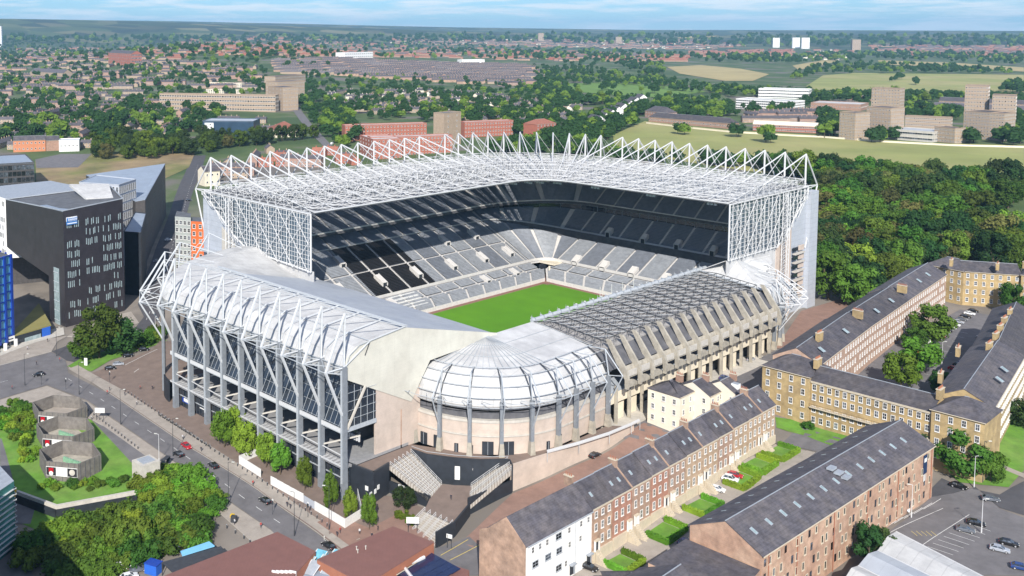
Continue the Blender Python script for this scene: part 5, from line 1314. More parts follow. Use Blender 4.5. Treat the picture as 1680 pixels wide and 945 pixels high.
# apartment block with an orange corner beyond the south-west corner
ab = thing('apartment_block', 'narrow grey apartment block with an orange corner beside the stadium', 'apartment block')
aq = pz([(287,355),(313,357),(313,350),(290,346)], 24); oq = pz([(313,363),(334,364),(334,357),(314,356)], 22)
t = MB(); t.prism(aq, -9, 24, 'pale_clad', 'roof_deck'); t.build('wall', ab); t = MB(); t.prism(oq, -9, 22, 'orange', 'roof_deck'); t.build('orange_bay', ab)
for j in range(8): wall_windows(ab, aq[0], aq[1], 21-3.9*j, [0], 4, 1.5, 2.1); wall_windows(ab, oq[0], oq[1], 19.5-3.9*j, [0], 2, 1.5, 2.1)
# --- foreground bottom: rust flat roofs, glazed stair, tower
f1 = thing('rust_roofed_hall', 'flat rust brown roofed brick hall with a strip window nearest the stadium steps', 'building')
pl = pz([(645,864),(712,890),(600,960),(520,918)], -6); t = MB(); t.prism(pl, -15, -6.1, 'terracotta', 'brown_roof'); t.build('wall', f1)
t = MB(); t.prism(pl, -6.09, -5.9, 'brown_roof'); t.build('roof', f1)
a, b = Vector(pz([(600,960)], -6)[0]), Vector(pz([(712,890)], -6)[0]); d_, n_ = vdir(a, b); an_ = math.atan2(d_.y, d_.x); q = a.lerp(b, .62)+n_*.05; t = MB(); t.box((q.x,q.y,-8.6), (9.5,.2,1.2), 'dark_glass', an_); t.box((q.x+n_.x*.1,q.y+n_.y*.1,-8.1), (9.8,.15,.2), 'stone_trim', an_); t.build('strip_window', f1)
for x, y in ((585,903),(600,902),(532,886),(587,908)):
    p = P(x, y, -6); t = MB(); t.tube((p[0],p[1],-5.9), (p[0],p[1],-5.1), .12, 'pale_concrete', 6); t.tube((p[0],p[1],-5.1), (p[0],p[1],-4.95), .22, 'pale_concrete', 6); t.build('roof_vent', f1)
f2 = thing('rust_roofed_block', 'flat rust brown roofed block left of the glazed stair at the bottom edge', 'building')
pl = pz([(455,873),(518,905),(460,970),(270,945)], -6); t = MB(); t.prism(pl, -15, -6.1, 'terracotta', 'brown_roof'); t.build('wall', f2); t = MB(); t.prism(pl, -6.09, -5.9, 'brown_roof'); t.build('roof', f2)
f3 = thing('solar_roofed_building', 'low building carrying blue solar panels and white ducts at the bottom edge', 'building')
pl = pz([(700,912),(770,935),(760,990),(640,990),(640,935)], -9); t = MB(); t.prism(pl, -15, -9.1, 'terracotta', 'brown_roof'); t.build('wall', f3)
a = P(668, 928, -8.5); t = MB(); d_ = Vector((math.cos(.48), math.sin(.48), 0)); s_ = Vector((-d_.y, d_.x, 0))
o = Vector(P(700, 935, -8.4))
for i in range(5):
    for j in range(4):
        q = o+Vector((1,0,0))*(i-2)*2.1+Vector((0,1,0))*(j-1.5)*3.2; t.slab([q+Vector((-1,-1.5,0)), q+Vector((1,-1.5,0)), q+Vector((1,1.5,.15)), q+Vector((-1,1.5,.15))], .1, 'solar')
t.build('solar_panels', f3); t = MB(); p, q = Vector(P(648,937,-8)), Vector(P(696,914,-8)); t.tube(p, q, .45, 'white_steel', 6); t.tube(p.lerp(q,.3), p.lerp(q,.3)+Vector((10,-4,0)), .4, 'white_steel', 6); t.build('duct', f3)
f4 = thing('glazed_stair_hall', 'jagged glass roof with steel frames at the bottom edge between the rust roofs', 'glass roof')
t = MB(); rs_ = random.Random(3); sp_ = pz([(455,925),(478,905),(510,903),(590,925),(600,990),(440,990)], -8.5); t.prism(sp_, -15, -8.5, 'lead', 'roof_bluegrey')
for k in range(12):
    p = Vector(P(478+9.5*k, 922+9*(k % 3), -8.3)); 
    t.slab([p, p+Vector((2.6,1,0)), p+Vector((1.6,4.6,1.6)), p+Vector((-1,3.6,1.6))], .15, ('cyan_glass','pale_glass','lead')[k % 3]); t.tube(p, p+Vector((-1,3.6,1.6)), .12, 'white_steel'); t.tube(p+Vector((2.6,1,0)), p+Vector((1.6,4.6,1.6)), .12, 'white_steel')
    t.slab([p+Vector((-1,3.6,1.6)), p+Vector((1.6,4.6,1.6)), p+Vector((1.4,5.2,0)), p+Vector((-1.2,4.2,0))][::-1], .1, 'cyan_glass' if k % 2 else 'pale_glass')
t.build('glass_roof', f4)
t = MB()
for k in range(5): p = Vector(P(452+7*k, 940, -6)); t.box((p.x,p.y,-8), (1.8,.3,5), 'white_render', .5)
t.build('white_fins', f4)
cs = thing('covered_walkway', 'dark ribbed canopy with a light blue panel leading to the rust roofs', 'canopy')
p0, p1, p2, p3 = [Vector(P(x, y, -11)) for x, y in ((362,896),(382,914),(285,940),(266,922))]; t = MB(); t.slab([p0, p1, p2, p3][::-1], .3, 'dark_steel'); t.build('roof', cs)
t = MB(); q0, q1, q2, q3 = [Vector(P(x, y, -10.6)) for x, y in ((343,888),(352,895),(299,911),(296,904))]; t.slab([q0,q1,q2,q3][::-1], .3, 'sky_blue'); t.build('blue_panel', cs); t = MB(); 
for p in (p0,p1,p2,p3): t.tube(p, p-Vector((0,0,4)), .15, 'dark_steel')
t.build('post', cs)
sk = MB(); p = G(252, 940); sk.box((p.x,p.y,p.z+1.4), (3.6,2.6,2.6), 'blue_bin', .4); sk.box((p.x,p.y,p.z+2.75), (3.8,2.8,.2), 'blue_frame', .4); tag(sk.build('skip_container'), 'bright blue steel container standing beside the parked vans', 'container')
GT = P(23, 789, 3.)
gt = thing('green_glass_tower', 'green glazed tower with white louvres cut by the bottom left corner', 'tower')
gp = [(GT[0],GT[1]),(GT[0]-28,GT[1]+2),(GT[0]-40,GT[1]-16),(GT[0]+12,GT[1]-20)]; t = MB(); t.prism(gp, -18, GT[2], 'green_glass', 'lead'); t.build('wall', gt); t = MB()
for k in range(13):
    for (a_, b_) in ((0,1),(3,0)):
        p_, q_ = Vector(gp[a_]), Vector(gp[b_]); m_ = (p_+q_)/2; t.box((m_.x, m_.y, -17+1.5*k), ((q_-p_).length+.8, .8, .22), 'white_steel', math.atan2(q_.y-p_.y, q_.x-p_.x))
t.build('louvres', gt); t = MB(); t.prism([(-228,77),(-187,71),(-197,42),(-240,47)], -18, 18, 'green_glass', 'lead'); t.build('tower_main', gt)  # main tower body, mostly out of view, placed by its shadow on the bank
# --- hexagonal concrete vents with posters
def hexvent(i, cx_, cy_, words):
    h = thing('hexagonal_vent', words, 'vent shaft', (0,0,0), 0, 'hexagonal ventilation shafts'); c = Vector(P(cx_, cy_, -9.5)); z1 = -8.6; z0 = -15.5; r_ = 10.6
    pts = [(c.x+r_*math.cos(R(a)), c.y+r_*.8*math.sin(R(a))) for a in (25, 85, 145, 205, 265, 325)]; pts = [(c.x+(p[0]-c.x)*math.cos(.3)-(p[1]-c.y)*math.sin(.3), c.y+(p[0]-c.x)*math.sin(.3)+(p[1]-c.y)*math.cos(.3)) for p in pts]
    t = MB()
    for k in range(6):
        a, b = Vector(pts[k]), Vector(pts[(k+1) % 6]); d_, n_ = vdir(a, b); t.prism([tuple(a), tuple(b), tuple(b-n_*.3), tuple(a-n_*.3)], z0, z1, 'vent_concrete')
        for j in range(5): q = a.lerp(b, (j+.5)/5); t.box((q.x+n_.x*.05, q.y+n_.y*.05, (z0+z1)/2), (.12,.1,z1-z0-.2), 'shade_concrete', math.atan2(d_.y, d_.x))
    t.build('wall', h); t = MB(); t.prism([tuple(Vector(p).lerp(Vector(c[:2]), .06)) for p in pts], z0+2.2, z0+2.6, 'paving' if i == 0 else 'concrete'); t.build('floor', h)
    best = max(range(6), key=lambda k: ((Vector(pts[k])+Vector(pts[(k+1) % 6]))/2-Vector(c[:2])).dot(Vector((.75,-.66)))); a, b = Vector(pts[best]), Vector(pts[(best+1) % 6]); d_, n_ = vdir(a, b); an_ = math.atan2(d_.y, d_.x)
    t = MB(); L_ = (b-a).length
    q = (a+b)/2+n_*.3; t.box((q.x,q.y,-11.3), (L_*.98,.12,2.8), 'white_paint', an_)
    for s, m_ in ((-.33,'black_clad'),(.33,'black_clad')): q = (a+b)/2+n_*.38+d_*L_*s; t.box((q.x,q.y,-11.3), (L_*.3,.06,2.5), m_, an_)
    q = (a+b)/2+n_*.43-d_*L_*.33; t.box((q.x,q.y,-10.9), (1.5,.05,1.3), 'paint_red', an_); t.tube((q.x,q.y,-11.9), (q.x+n_.x*.05,q.y+n_.y*.05,-11.9), .7, 'white_paint', 8)
    q = (a+b)/2+n_*.43+d_*L_*.33; t.tube((q.x,q.y,-11.2), (q.x+n_.x*.05,q.y+n_.y*.05,-11.2), .95, 'pale_concrete', 10)
    q = (a+b)/2+n_*.38
    for j in range(4): t.box((q.x,q.y,-10.6-.4*j), (L_*.16,.06,.12), 'lead', an_)
    t.build('poster', h)
    if i:
        t = MB()
        for j in range(7): t.tube((c.x-4+1.1*j, c.y+.3*j, z0+2.6), (c.x-4+1.1*j, c.y+.3*j, z0+4.0), .5, 'vent_green', 6)
        t.build('fans', h)
pass; pass
hexvent(0, 98, 667, 'hexagonal concrete vent farthest from the camera, its floor bare, poster on its side'); hexvent(1, 107, 703, 'middle hexagonal concrete vent with green fans inside'); hexvent(2, 115, 746, 'hexagonal concrete vent nearest the bushes with green fans and the largest poster')
t = MB(); c = G(240, 790); t.prism([(c.x-3,c.y-3),(c.x+3,c.y-3),(c.x+3,c.y+3),(c.x-3,c.y+3)], c.z-2, c.z+6.5, 'pale_concrete'); t.prism([(c.x-2,c.y-2),(c.x+2,c.y-2),(c.x+2,c.y+2),(c.x-2,c.y+2)], c.z+6.51, c.z+6.8, 'lead'); tag(t.build('concrete_shaft'), 'square concrete shaft with metal top between the bushes and the pavement', 'shaft')
t = MB(); w0 = [Vector(P(x, y, -11.5)) for x, y in ((27,806),(92,830),(224,806))]
for p, q in zip(w0[:-1], w0[1:]): t.slab([p, q, q+Vector((-.8,.6,0)), p+Vector((-.8,.6,0))], 1., 'pale_concrete'); t.slab([p+Vector((0,0,-1)), q+Vector((0,0,-1)), q+Vector((0,0,-6)), p+Vector((0,0,-6))], .3, 'dark_wall')
tag(t.build('parapet_wall'), 'long pale concrete parapet over the sunken road below the vents', 'wall')
# --- hoardings round the building site
def hoard(pts, mt, label, h=2.6):
    t = MB(); Q = [G(*p) for p in pts]
    for a, b in zip(Q[:-1], Q[1:]):
        n = max(1, int((b-a).length/2.5))
        for k in range(n):
            p, q = a.lerp(b, k/n), a.lerp(b, (k+1)/n-.008); z = T(p.x,p.y)+.2; d_ = (q-p).normalized(); s_ = Vector((d_.y,-d_.x,0))*.12
            t.prism([(p.x,p.y),(q.x,q.y),(q.x-s_.x,q.y-s_.y),(p.x-s_.x,p.y-s_.y)], z-.4, z+h, mt)
    return tag(t.build('hoarding'), label, 'hoarding')
hoard([(392,762),(428,785)], 'white_paint', 'short white timber hoarding between the first street trees'); hoard([(424,748),(392,762)], 'white_paint', 'white hoarding return panel beside the trees')
hoard([(444,796),(498,826)], 'white_paint', 'white hoarding in the middle of the row of three by the road'); hoard([(498,826),(516,837)], 'grey_clad', 'grey mesh gate between two white hoardings', 2.2)
hoard([(516,838),(566,868),(594,850),(586,812)], 'white_paint', 'longest white hoarding wrapping the corner nearest the crossing')

# ================================================================ BACKGROUND BLOCKS (base line given by two ground pixels)
def slabpx(name, label, cat, xa, ya, xb, yb, h, depth, wm, rm, roof='flat', rise=3., nc=0, rows=0, wd=1.3, wh_=1.5, group=None, z=None, fr='window_white', dz=0):
    a, b = G(xa, ya), G(xb, yb); h_ = thing(name, label, cat, group=group); z0 = min(a.z, b.z)+dz
    block(h_, (a.x, a.y), (b.x, b.y), depth, z0-3, z0+h, wm, rm, roof, rise, .4)
    if rows:
        wall_windows(h_, (a.x,a.y), (b.x,b.y), z0, [h*(j+.55)/rows for j in range(rows)], nc, wd, wh_, fr, bars=0)
        d_, n_ = vdir((a.x,a.y), (b.x,b.y)); c = Vector((b.x,b.y))-n_*depth
        wall_windows(h_, (b.x,b.y), c, z0, [h*(j+.55)/rows for j in range(rows)], max(1, int(depth/4)), wd, wh_, fr, bars=0)
    return h_
slabpx('red_brick_slab', 'long red brick block with white roof edge just beyond the stadium masts, nearest the stadium', 'apartment block', 608,258,742,250, 19,14,'red_brick','white_roof','flat',0,26,5)
slabpx('red_brick_slab', 'red brick wing with projecting pale end bays behind the stadium masts on the left', 'apartment block', 590,252,612,262, 19,30,'red_brick','white_roof','flat',0,5,5)
slabpx('red_brick_slab', 'long low red brick block with white roof behind the nearest red block', 'apartment block', 566,232,700,226, 17,13,'red_brick','white_roof','flat',0,24,4)
slabpx('stair_tower', 'tall buff and red brick stair tower between the two red brick blocks', 'tower', 728,240,756,236, 34,14,'buff_brick','roof_deck','flat',0,2,6)
slabpx('red_brick_slab', 'red brick block right of the stair tower with four rows of white windows', 'apartment block', 762,226,842,222, 17,12,'red_brick','white_roof','flat',0,18,4)
slabpx('pyramid_roofed_flats', 'red brick flats with brown hipped roof and pale bays right of the red slabs', 'apartment block', 880,226,912,223, 15,20,'red_brick','red_tile','hip',5,6,4)
slabpx('long_deck_flats', 'long low cream deck access flats with a white balcony band', 'apartment block', 262,180,452,184, 24,15,'buff_brick','slate_light','flat',0,46,4,3.,2.)
slabpx('slab_flats', 'tall buff flats stepping away beside the straight avenue', 'apartment block', 440,178,464,182, 34,26,'buff_brick','slate_light','flat',0,4,6)
slabpx('slab_flats', 'second buff block stepping away up the avenue', 'apartment block', 436,162,456,164, 30,60,'buff_brick','slate_light','flat',0,4,5)
slabpx('slab_flats', 'third buff block farthest up the avenue', 'apartment block', 434,150,452,151, 28,110,'buff_brick','slate_light','flat',0,4,5)
for k in range(3): slabpx('deck_flats', ('lowest','middle','uppermost')[k]+' of three curved cream deck access blocks left of the avenue', 'apartment block', 338,166-12*k,396,168-12*k, 8,13,'cream_wall','slate_light','flat',0,16,3,2.4,1.6)
slabpx('blue_sports_hall', 'dark blue glazed hall with a white square banner beyond the waste ground', 'hall', 333,228,416,229, 20,36,'blue_hall','grey_and_shaded_roof','flat',0,0,0)
pass
a = G(346, 228); t = MB(); t.box((a.x+.6, a.y-.8, a.z+15), (13, .4, 7), 'white_paint', math.atan2(rtv[1], rtv[0])); t.box((a.x+.9, a.y-1.1, a.z+16.5), (1.6,.2,1.2), 'dark_steel', math.atan2(rtv[1], rtv[0])); t.box((a.x+1.6, a.y-.5, a.z+13.6), (2,.2,1.2), 'dark_steel', math.atan2(rtv[1], rtv[0])); tag(t.build('banner'), 'white square banner with small dark marks on the blue hall', 'banner')
slabpx('red_roofed_hall', 'cream hall with orange red hipped roof beside the blue hall', 'hall', 452,226,492,224, 9,30,'cream_wall','red_tile','hip',8,6,1)
slabpx('orange_brick_school', 'orange brick gabled building on the far side of the waste ground', 'building', 22,250,75,248, 12,16,'terracotta_wall','slate','gable',4,8,2); pass
slabpx('pink_brick_building', 'plain pink brick building between the orange and the white ones', 'building', 76,248,98,247, 11,16,'brick','slate','gable',4,0,0)
slabpx('white_cube_building', 'plain white building with blue edge by the waste ground', 'building', 97,249,130,248, 11,18,'white_render','grey_and_shaded_roof','flat',0,5,1)
slabpx('white_gabled_house', 'cream gabled house seen through the stadium masts', 'house', 336,306,361,304, 12,14,'cream_wall','slate','gable',4,3,2)
slabpx('red_school', 'large red brick Victorian building with pale gables on the left horizon', 'building', 178,106,216,108, 34,30,'red_brick','slate','gable',8,12,4,3,4)
slabpx('old_terrace_hall', 'buff building with grey roof in the middle of the suburb, left', 'building', 50,128,104,130, 16,24,'buff_brick','slate_light','gable',8,10,2)
slabpx('white_works', 'long white factory building on the middle horizon', 'building', 566,98,612,99, 26,40,'white_render','white_roof','flat',0,14,3,4,3)
slabpx('white_flats_row', 'small white buildings right of the slate terraces', 'building', 758,106,795,106, 16,30,'white_render','white_roof','flat',0,8,2,3,2)
slabpx('hospital_block', 'long white and glazed hospital block with brown rooftop plant', 'hospital', 1207,178,1300,184, 15,40,'white_render','white_roof','flat',0,26,4,3.2,1.9)
slabpx('hospital_block', 'upper white hospital block behind the first', 'hospital', 1244,160,1326,163, 16,40,'white_render','white_roof','flat',0,24,3,4,2)
slabpx('long_brick_hall', 'long low red brick hall with cream roof at the edge of the moor', 'hall', 1235,214,1341,219, 8,16,'red_brick','cream_wall','gable',4,30,2,1.6,1.6)
slabpx('slate_roofed_barracks', 'long low brick range with dark slate roof along the edge of the moor', 'building', 1064,200,1200,212, 7,16,'brick','slate','hip',6,36,1,1.5,1.6)
slabpx('slate_roofed_barracks', 'short brick wing with dark slate roof at the left end of the moor range', 'building', 1058,192,1092,196, 9,20,'brick','slate','hip',7,8,2)
slabpx('pale_roofed_works', 'flat works with long white roof left of the student towers', 'building', 1330,178,1412,182, 9,50,'brick','white_roof','flat',0,18,1)
slabpx('blue_roofed_hall', 'hall with bright blue flat roof behind the works', 'hall', 1390,164,1422,166, 9,50,'brick','sky_blue','flat',0,0,0)
tw = [(1376,228,1402,231,30,24,6,8),(1420,224,1460,228,34,26,8,8),(1428,202,1474,205,46,18,10,11),(1580,226,1622,230,30,34,9,8),(1580,218,1618,220,56,24,8,13),(1622,230,1646,232,30,28,5,8),(1625,222,1664,224,46,30,8,11)]
wrd = ['leftmost tan student block with glazed stair, behind the moor', 'second tan student block from the left', 'tall tan student tower with pale end wall', 'tan student block in front of the tall tower on the right', 'tallest tan student tower on the right', 'low tan student block right of the tallest tower', 'tall tan student tower at the right end']
for q, wv in zip(tw, wrd): slabpx('student_tower', wv, 'apartment tower', q[0],q[1],q[2],q[3], q[4],q[5],'buff_brick','slate_light','flat',0,q[6],q[7],1.3,1.6)
slabpx('student_block', 'low tan student range between the towers, rear', 'apartment block', 1484,212,1560,216, 16,14,'buff_brick','slate_light','flat',0,22,4); slabpx('student_block', 'four storey tan block nearest the moor between the towers', 'apartment block', 1532,232,1566,236, 16,16,'buff_brick','slate_light','flat',0,8,4)
slabpx('glass_link', 'pale glazed reception with grey flat roofs between the student towers', 'building', 1456,228,1530,234, 11,34,'pale_concrete','grey_and_shaded_roof','flat',0,18,2,2.6,2)
slabpx('grey_terrace', 'long grey slate roofed terrace behind the student towers', 'terrace', 1530,184,1680,192, 9,14,'brick','slate_light','gable',6,30,2); slabpx('grey_terrace', 'second grey slate roofed terrace behind the first, right', 'terrace', 1540,174,1680,181, 9,14,'brick','slate_light','gable',6,30,2)
for i, (xa, ya, xb, yb, h, wv) in enumerate(((1268,78,1279,78,62,'white tower block, left of three on the right horizon'),(1300,79,1312,79,66,'white tower block, middle of three on the right horizon'),(1315,80,1328,80,68,'white tower block, right of three on the right horizon'),(1398,84,1412,84,66,'tan tower block on the right horizon above the tree belt'),(883,69,892,69,66,'small pinkish tower block on the middle horizon'),(1010,72,1020,72,50,'low pinkish tower block right of the middle horizon'),(0,77,3,77,130,'slim white tower at the left edge of the horizon'))):
    slabpx('tower_block', wv, 'tower block', xa, ya, xb, yb, h, 24, 'white_render' if 'white' in wv else 'buff_brick', 'roof_deck', 'flat', 0, 4, 12, 2, 2)
# terraced white houses stepping down by the park
for k in range(8):
    f = k/7; slabpx('white_terrace_house', 'white gabled house number %s from the park end of the stepped terrace' % ('one','two','three','four','five','six','seven','eight')[k], 'house', 1040-78*f, 168+38*f, 1050-72*f, 170+40*f, 10, 12, 'white_render', 'slate_light', 'gable', 5, 3, 2, group='white houses stepping down beside the park')

# ================================================================ FIELDS
drape('moor', gpoly([(1005,222),(1058,199),(1110,205),(1200,214),(1340,222),(1450,230),(1560,236),(1680,238),(1680,325),(1560,310),(1400,296),(1250,284),(1100,262),(1010,246)]), 'moor', .3, 14)
drape('park_grass', [(-58,445),(90,445),(120,900),(-60,820),(-100,640),(-88,545)], 'lawn', .1, 12)
drape('park_grass', [(-12,190),(90,190),(90,444),(-57,444),(-20,330)], 'lawn', .1, 12)
drape('park_field', gpoly([(928,138),(1000,135),(1060,139),(1140,146),(1158,151),(1085,160),(1020,157),(935,150)]), 'park_green', .5, 30)
drape('moor', gpoly([(1094,110),(1150,107),(1215,113),(1262,122),(1235,133),(1190,133),(1115,121)]), 'tan_field', .6, 60)
drape('moor', gpoly([(1322,142),(1350,124),(1400,120),(1500,121),(1680,123),(1680,152),(1600,152),(1500,156),(1440,152),(1340,148)]), 'moor', .6, 50)
drape('moor', gpoly([(1440,99),(1560,103),(1680,111),(1680,118),(1560,110),(1445,106)]), 'tan_field', .8, 80)
drape('moor', gpoly([(1300,108),(1350,99),(1385,98),(1350,107),(1310,115)]), 'tan_field', .8, 60)
drape('field', gpoly([(1120,60),(1180,59),(1160,63),(1110,63)]), 'tan_field', 2, 200)
drape('lawn', gpoly([(268,186),(298,184),(298,204),(275,204)]), 'park_green', .3, 12)
drape('waste_ground', gpoly([(58,262),(100,254),(320,250),(310,275),(255,300),(225,330),(150,320),(60,310)]), 'waste', .2, 8)
drape('car_park', gpoly([(58,262),(100,253),(150,253),(128,275),(60,276)]), 'asphalt', .3, 8)
drape('avenue', gpoly([(464,128),(472,128),(478,150),(486,170),(512,205),(545,240),(532,242),(500,210),(474,172),(468,150)]), 'asphalt', .5, 12)
drape('lake', gpoly([(1625,352),(1680,362),(1680,376),(1640,370)]), 'lake_water', .3, 8); pass
drape('lake_path', gpoly([(1610,345),(1680,352),(1680,361),(1622,351)]), 'pale_concrete', .3, 8)

# ================================================================ TREES
def crown(mb, rs_, h, r, mt, nclump, nleaf, ls, z0, shape=1.):
    for i in range(nclump):
        u = rs_.uniform(-.9, 1); th = rs_.uniform(0, 2*math.pi); rad = (1-max(0, u)**2*.75)**.5*(1-.35*max(0, -u))
        k = rs_.uniform(.55, 1.0); cc = Vector((math.cos(th)*r*rad*k, math.sin(th)*r*rad*k, z0+(h-z0)*(.5+.42*u*shape)))
        cr_ = r*rs_.uniform(.24, .44)
        for j in range(nleaf):
            v = Vector((rs_.gauss(0,1), rs_.gauss(0,1), rs_.gauss(0,1)+.25)).normalized(); p = cc+v*cr_*rs_.uniform(.72, 1.08); n = (v+Vector((rs_.uniform(-.6,.6), rs_.uniform(-.6,.6), rs_.uniform(-.3,.7)))).normalized()
            a = n.orthogonal().normalized(); b = n.cross(a); s = ls*rs_.uniform(.6, 1.25); an = rs_.uniform(0, 3.14); a, b = a*math.cos(an)+b*math.sin(an), b*math.cos(an)-a*math.sin(an)
            mb.face((p-a*s, p-b*s*.6+n*s*.1, p+a*s, p+b*s*.6+n*s*.1), mt)
        # denser heart of each clump
        n0 = len(mb.v); q = cr_*.72
        for d_ in ((1,0,0),(-1,0,0),(0,1,0),(0,-1,0),(0,0,1),(0,0,-1)): mb.v.append(tuple(cc+Vector(d_)*q))
        mi_ = mb.mi(mt)
        for f in ((0,2,4),(2,1,4),(1,3,4),(3,0,4),(2,0,5),(1,2,5),(3,1,5),(0,3,5)): mb.f.append(tuple(n0+i_ for i_ in f)); mb.m.append(mi_)
def make_tree(kind, mt, h, r, nclump, nleaf, ls, seed, label, shape=1., trunk=True):
    rs_ = random.Random(seed); root = thing(kind, label, 'tree'); parts = []
    if trunk:
        t = MB(); t.tube((0,0,-1), (0,0,h*.5), h*.03, 'bark', 6, h*.014)
        for k in range(5): a = k*1.26+seed; t.tube((0,0,h*(.22+.06*k)), (math.cos(a)*r*.5, math.sin(a)*r*.5, h*(.45+.07*k)), h*.011, 'bark', 4, h*.004)
        parts.append(t.build('trunk', root))
    t = MB(); crown(t, rs_, h, r, mt, nclump, nleaf, ls, h*.18, shape); parts.append(t.build('crown', root))
    return proto(root, parts)
LM = ['leaf_dark','leaf_mid','leaf_light','leaf_olive']
PR = []
words = {'leaf_dark': 'dark green', 'leaf_mid': 'mid green', 'leaf_light': 'bright green', 'leaf_olive': 'olive green'}
for i, (mt, h, r) in enumerate((('leaf_dark',14,6.4),('leaf_mid',13,6.2),('leaf_mid',15,6.6),('leaf_light',12,5.8),('leaf_dark',16,6),('leaf_olive',12.5,6),('leaf_dark',12,7),('leaf_mid',11,5.2))):
    PR.append((make_tree('broadleaf_tree', mt, h, r, 30, 92, .6, 11+i, 'tree'), mt, h))
def put_tree(x, y, sc_=1., k=None, label=None, group=None, dz=0, sink=0):
    k = k if k is not None else rnd.choices(range(8), (3,3,3,1.4,3,1.2,3,2))[0]
    TL.append((x, y, T(x, y)+dz-sink, sc_, k, label, group))
def real_tree(x, y, z, sc_, k, label, group):
    pr = PR[k]
    o = place(pr[0], USED, (x, y, z), rnd.uniform(0, 6.28), label or words[pr[1]]+' '+group[1], group[0] if group else None, (sc_[0], sc_[0], sc_[1]) if isinstance(sc_, tuple) else (sc_*rnd.uniform(.9,1.1), sc_*rnd.uniform(.9,1.1), sc_*rnd.uniform(.88,1.12)))
    if not group and 'group' in o: del o['group']
    return o
TL = []; NT = [0]
def in_building(x, y): return (-205 < x < -80 and 300 < y < 540 and not (x < -158 and y < 540 and 0) and x > -176) or (x > -386 and x < -176 and y < 462 and y > 180)
def wood(poly_px, sp, sc_, group, limit=999, avoid=True, plan=None, keep=1., ks=None):
    poly = plan or gpoly(poly_px); xs = [p[0] for p in poly]; ys = [p[1] for p in poly]; x = min(xs); row = 0; n = 0
    while x < max(xs):
        y = min(ys)+(row % 2)*sp/2
        while y < max(ys):
            jx, jy = x+rnd.uniform(-.35,.35)*sp, y+rnd.uniform(-.35,.35)*sp
            if inpoly(jx, jy, poly) and rnd.random() < keep and not (avoid and in_building(jx, jy)) and n < limit:
                put_tree(jx, jy, sc_*rnd.uniform(.8,1.2), rnd.choice(ks) if ks else None, None, group); NT[0] += 1; n += 1
            y += sp
        x += sp*.87; row += 1
# named near trees
big = [((163,588),1.45,1,'broad mid green tree of three merged crowns in front of the black office block'),((195,580),1.2,6,'dark spreading tree right of the broad one in front of the black office block'),((140,590),.85,1,'smaller tree at the left edge of the clump in front of the black office block'),
 ((368,735),(.62,.95),3,'leafy street tree nearest the bicycle racks, left end of the row by the stadium'),((384,728),(.55,.95),3,'street tree behind the leftmost one, against the stadium columns'),((401,752),(.6,.9),3,'bright street tree second in the row by the stadium'),((437,768),(.5,.85),3,'street tree beside the first hoarding corner'),((460,780),(.5,.8),3,'slim street tree right of the first hoarding'),((500,806),(.36,.8),3,'slender street tree standing in the building site'),((542,842),(.34,.92),3,'tall thin street tree behind the longest hoarding'),((574,854),(.32,.7),3,'small street tree by the hoarding corner'),((606,870),(.36,.78),3,'thin street tree on the red paving near the dark wall'),((664,838),.45,0,'small dark tree beside the lower stadium steps'),
 ((1478,640),1.0,3,'bright green courtyard tree nearest the sandstone front'),((1508,612),1.1,3,'bright tree in the middle of the courtyard'),((1530,565),1.1,1,'courtyard tree against the brick wing, far end'),((1500,575),.7,1,'low courtyard tree beside the skips'),((1545,650),.6,0,'dark shrubby tree at the right side of the courtyard'),((1560,640),.5,7,'small tree by the right wing of the courtyard'),
 ((1518,745),.9,0,'dark tree against the corner of the sandstone terrace'),((1580,785),1.0,1,'large round tree on the lawn at the warehouse corner'),((1625,790),.7,7,'smaller tree on the lawn right of the round one'),((1660,515),.9,1,'tree at the right edge behind the coach house'),((1425,930),.6,4,'dark tree against the warehouse wall by the curved roofs'),((1445,920),.5,0,'low tree right of the warehouse wall'),
 ((1677,700),.7,6,'dark tree cut by the right edge beside the terrace')]
for (q, s, k, lab) in big:
    p = G(*q); put_tree(p.x, p.y, s, k, lab, None); NT[0] += 1
# the park wood
parkg = ('trees of the park wood behind the stadium', 'tree in the dense park wood between the stadium, the terrace and the moor')
wood([(1335,520),(1345,430),(1340,330),(1310,300),(1230,280),(1300,284),(1400,290),(1560,302),(1680,318),(1680,345),(1600,350),(1620,385),(1680,400),(1680,455),(1600,452),(1520,445),(1440,480),(1380,530)], 14.0, 1.34, parkg, 999, ks=(0,1,2,3,4,5,6,7,1,0,3,2,5,7))
nside = ('trees along the north edge behind the stadium roof', 'tree in the belt just beyond the stadium roof')
wood(None, 13, 1.0, nside, 50, plan=[(-420,470),(-330,520),(-220,560),(-150,640),(-175,700),(-260,700),(-330,640),(-440,560)], keep=.7)
leftg = ('trees around the near suburb', 'garden tree among the nearer brick houses')
wood([(150,262),(225,262),(350,262),(430,250),(520,255),(560,250),(545,225),(420,232),(330,235),(150,235)], 17, 1.15, leftg, 60, keep=.8)
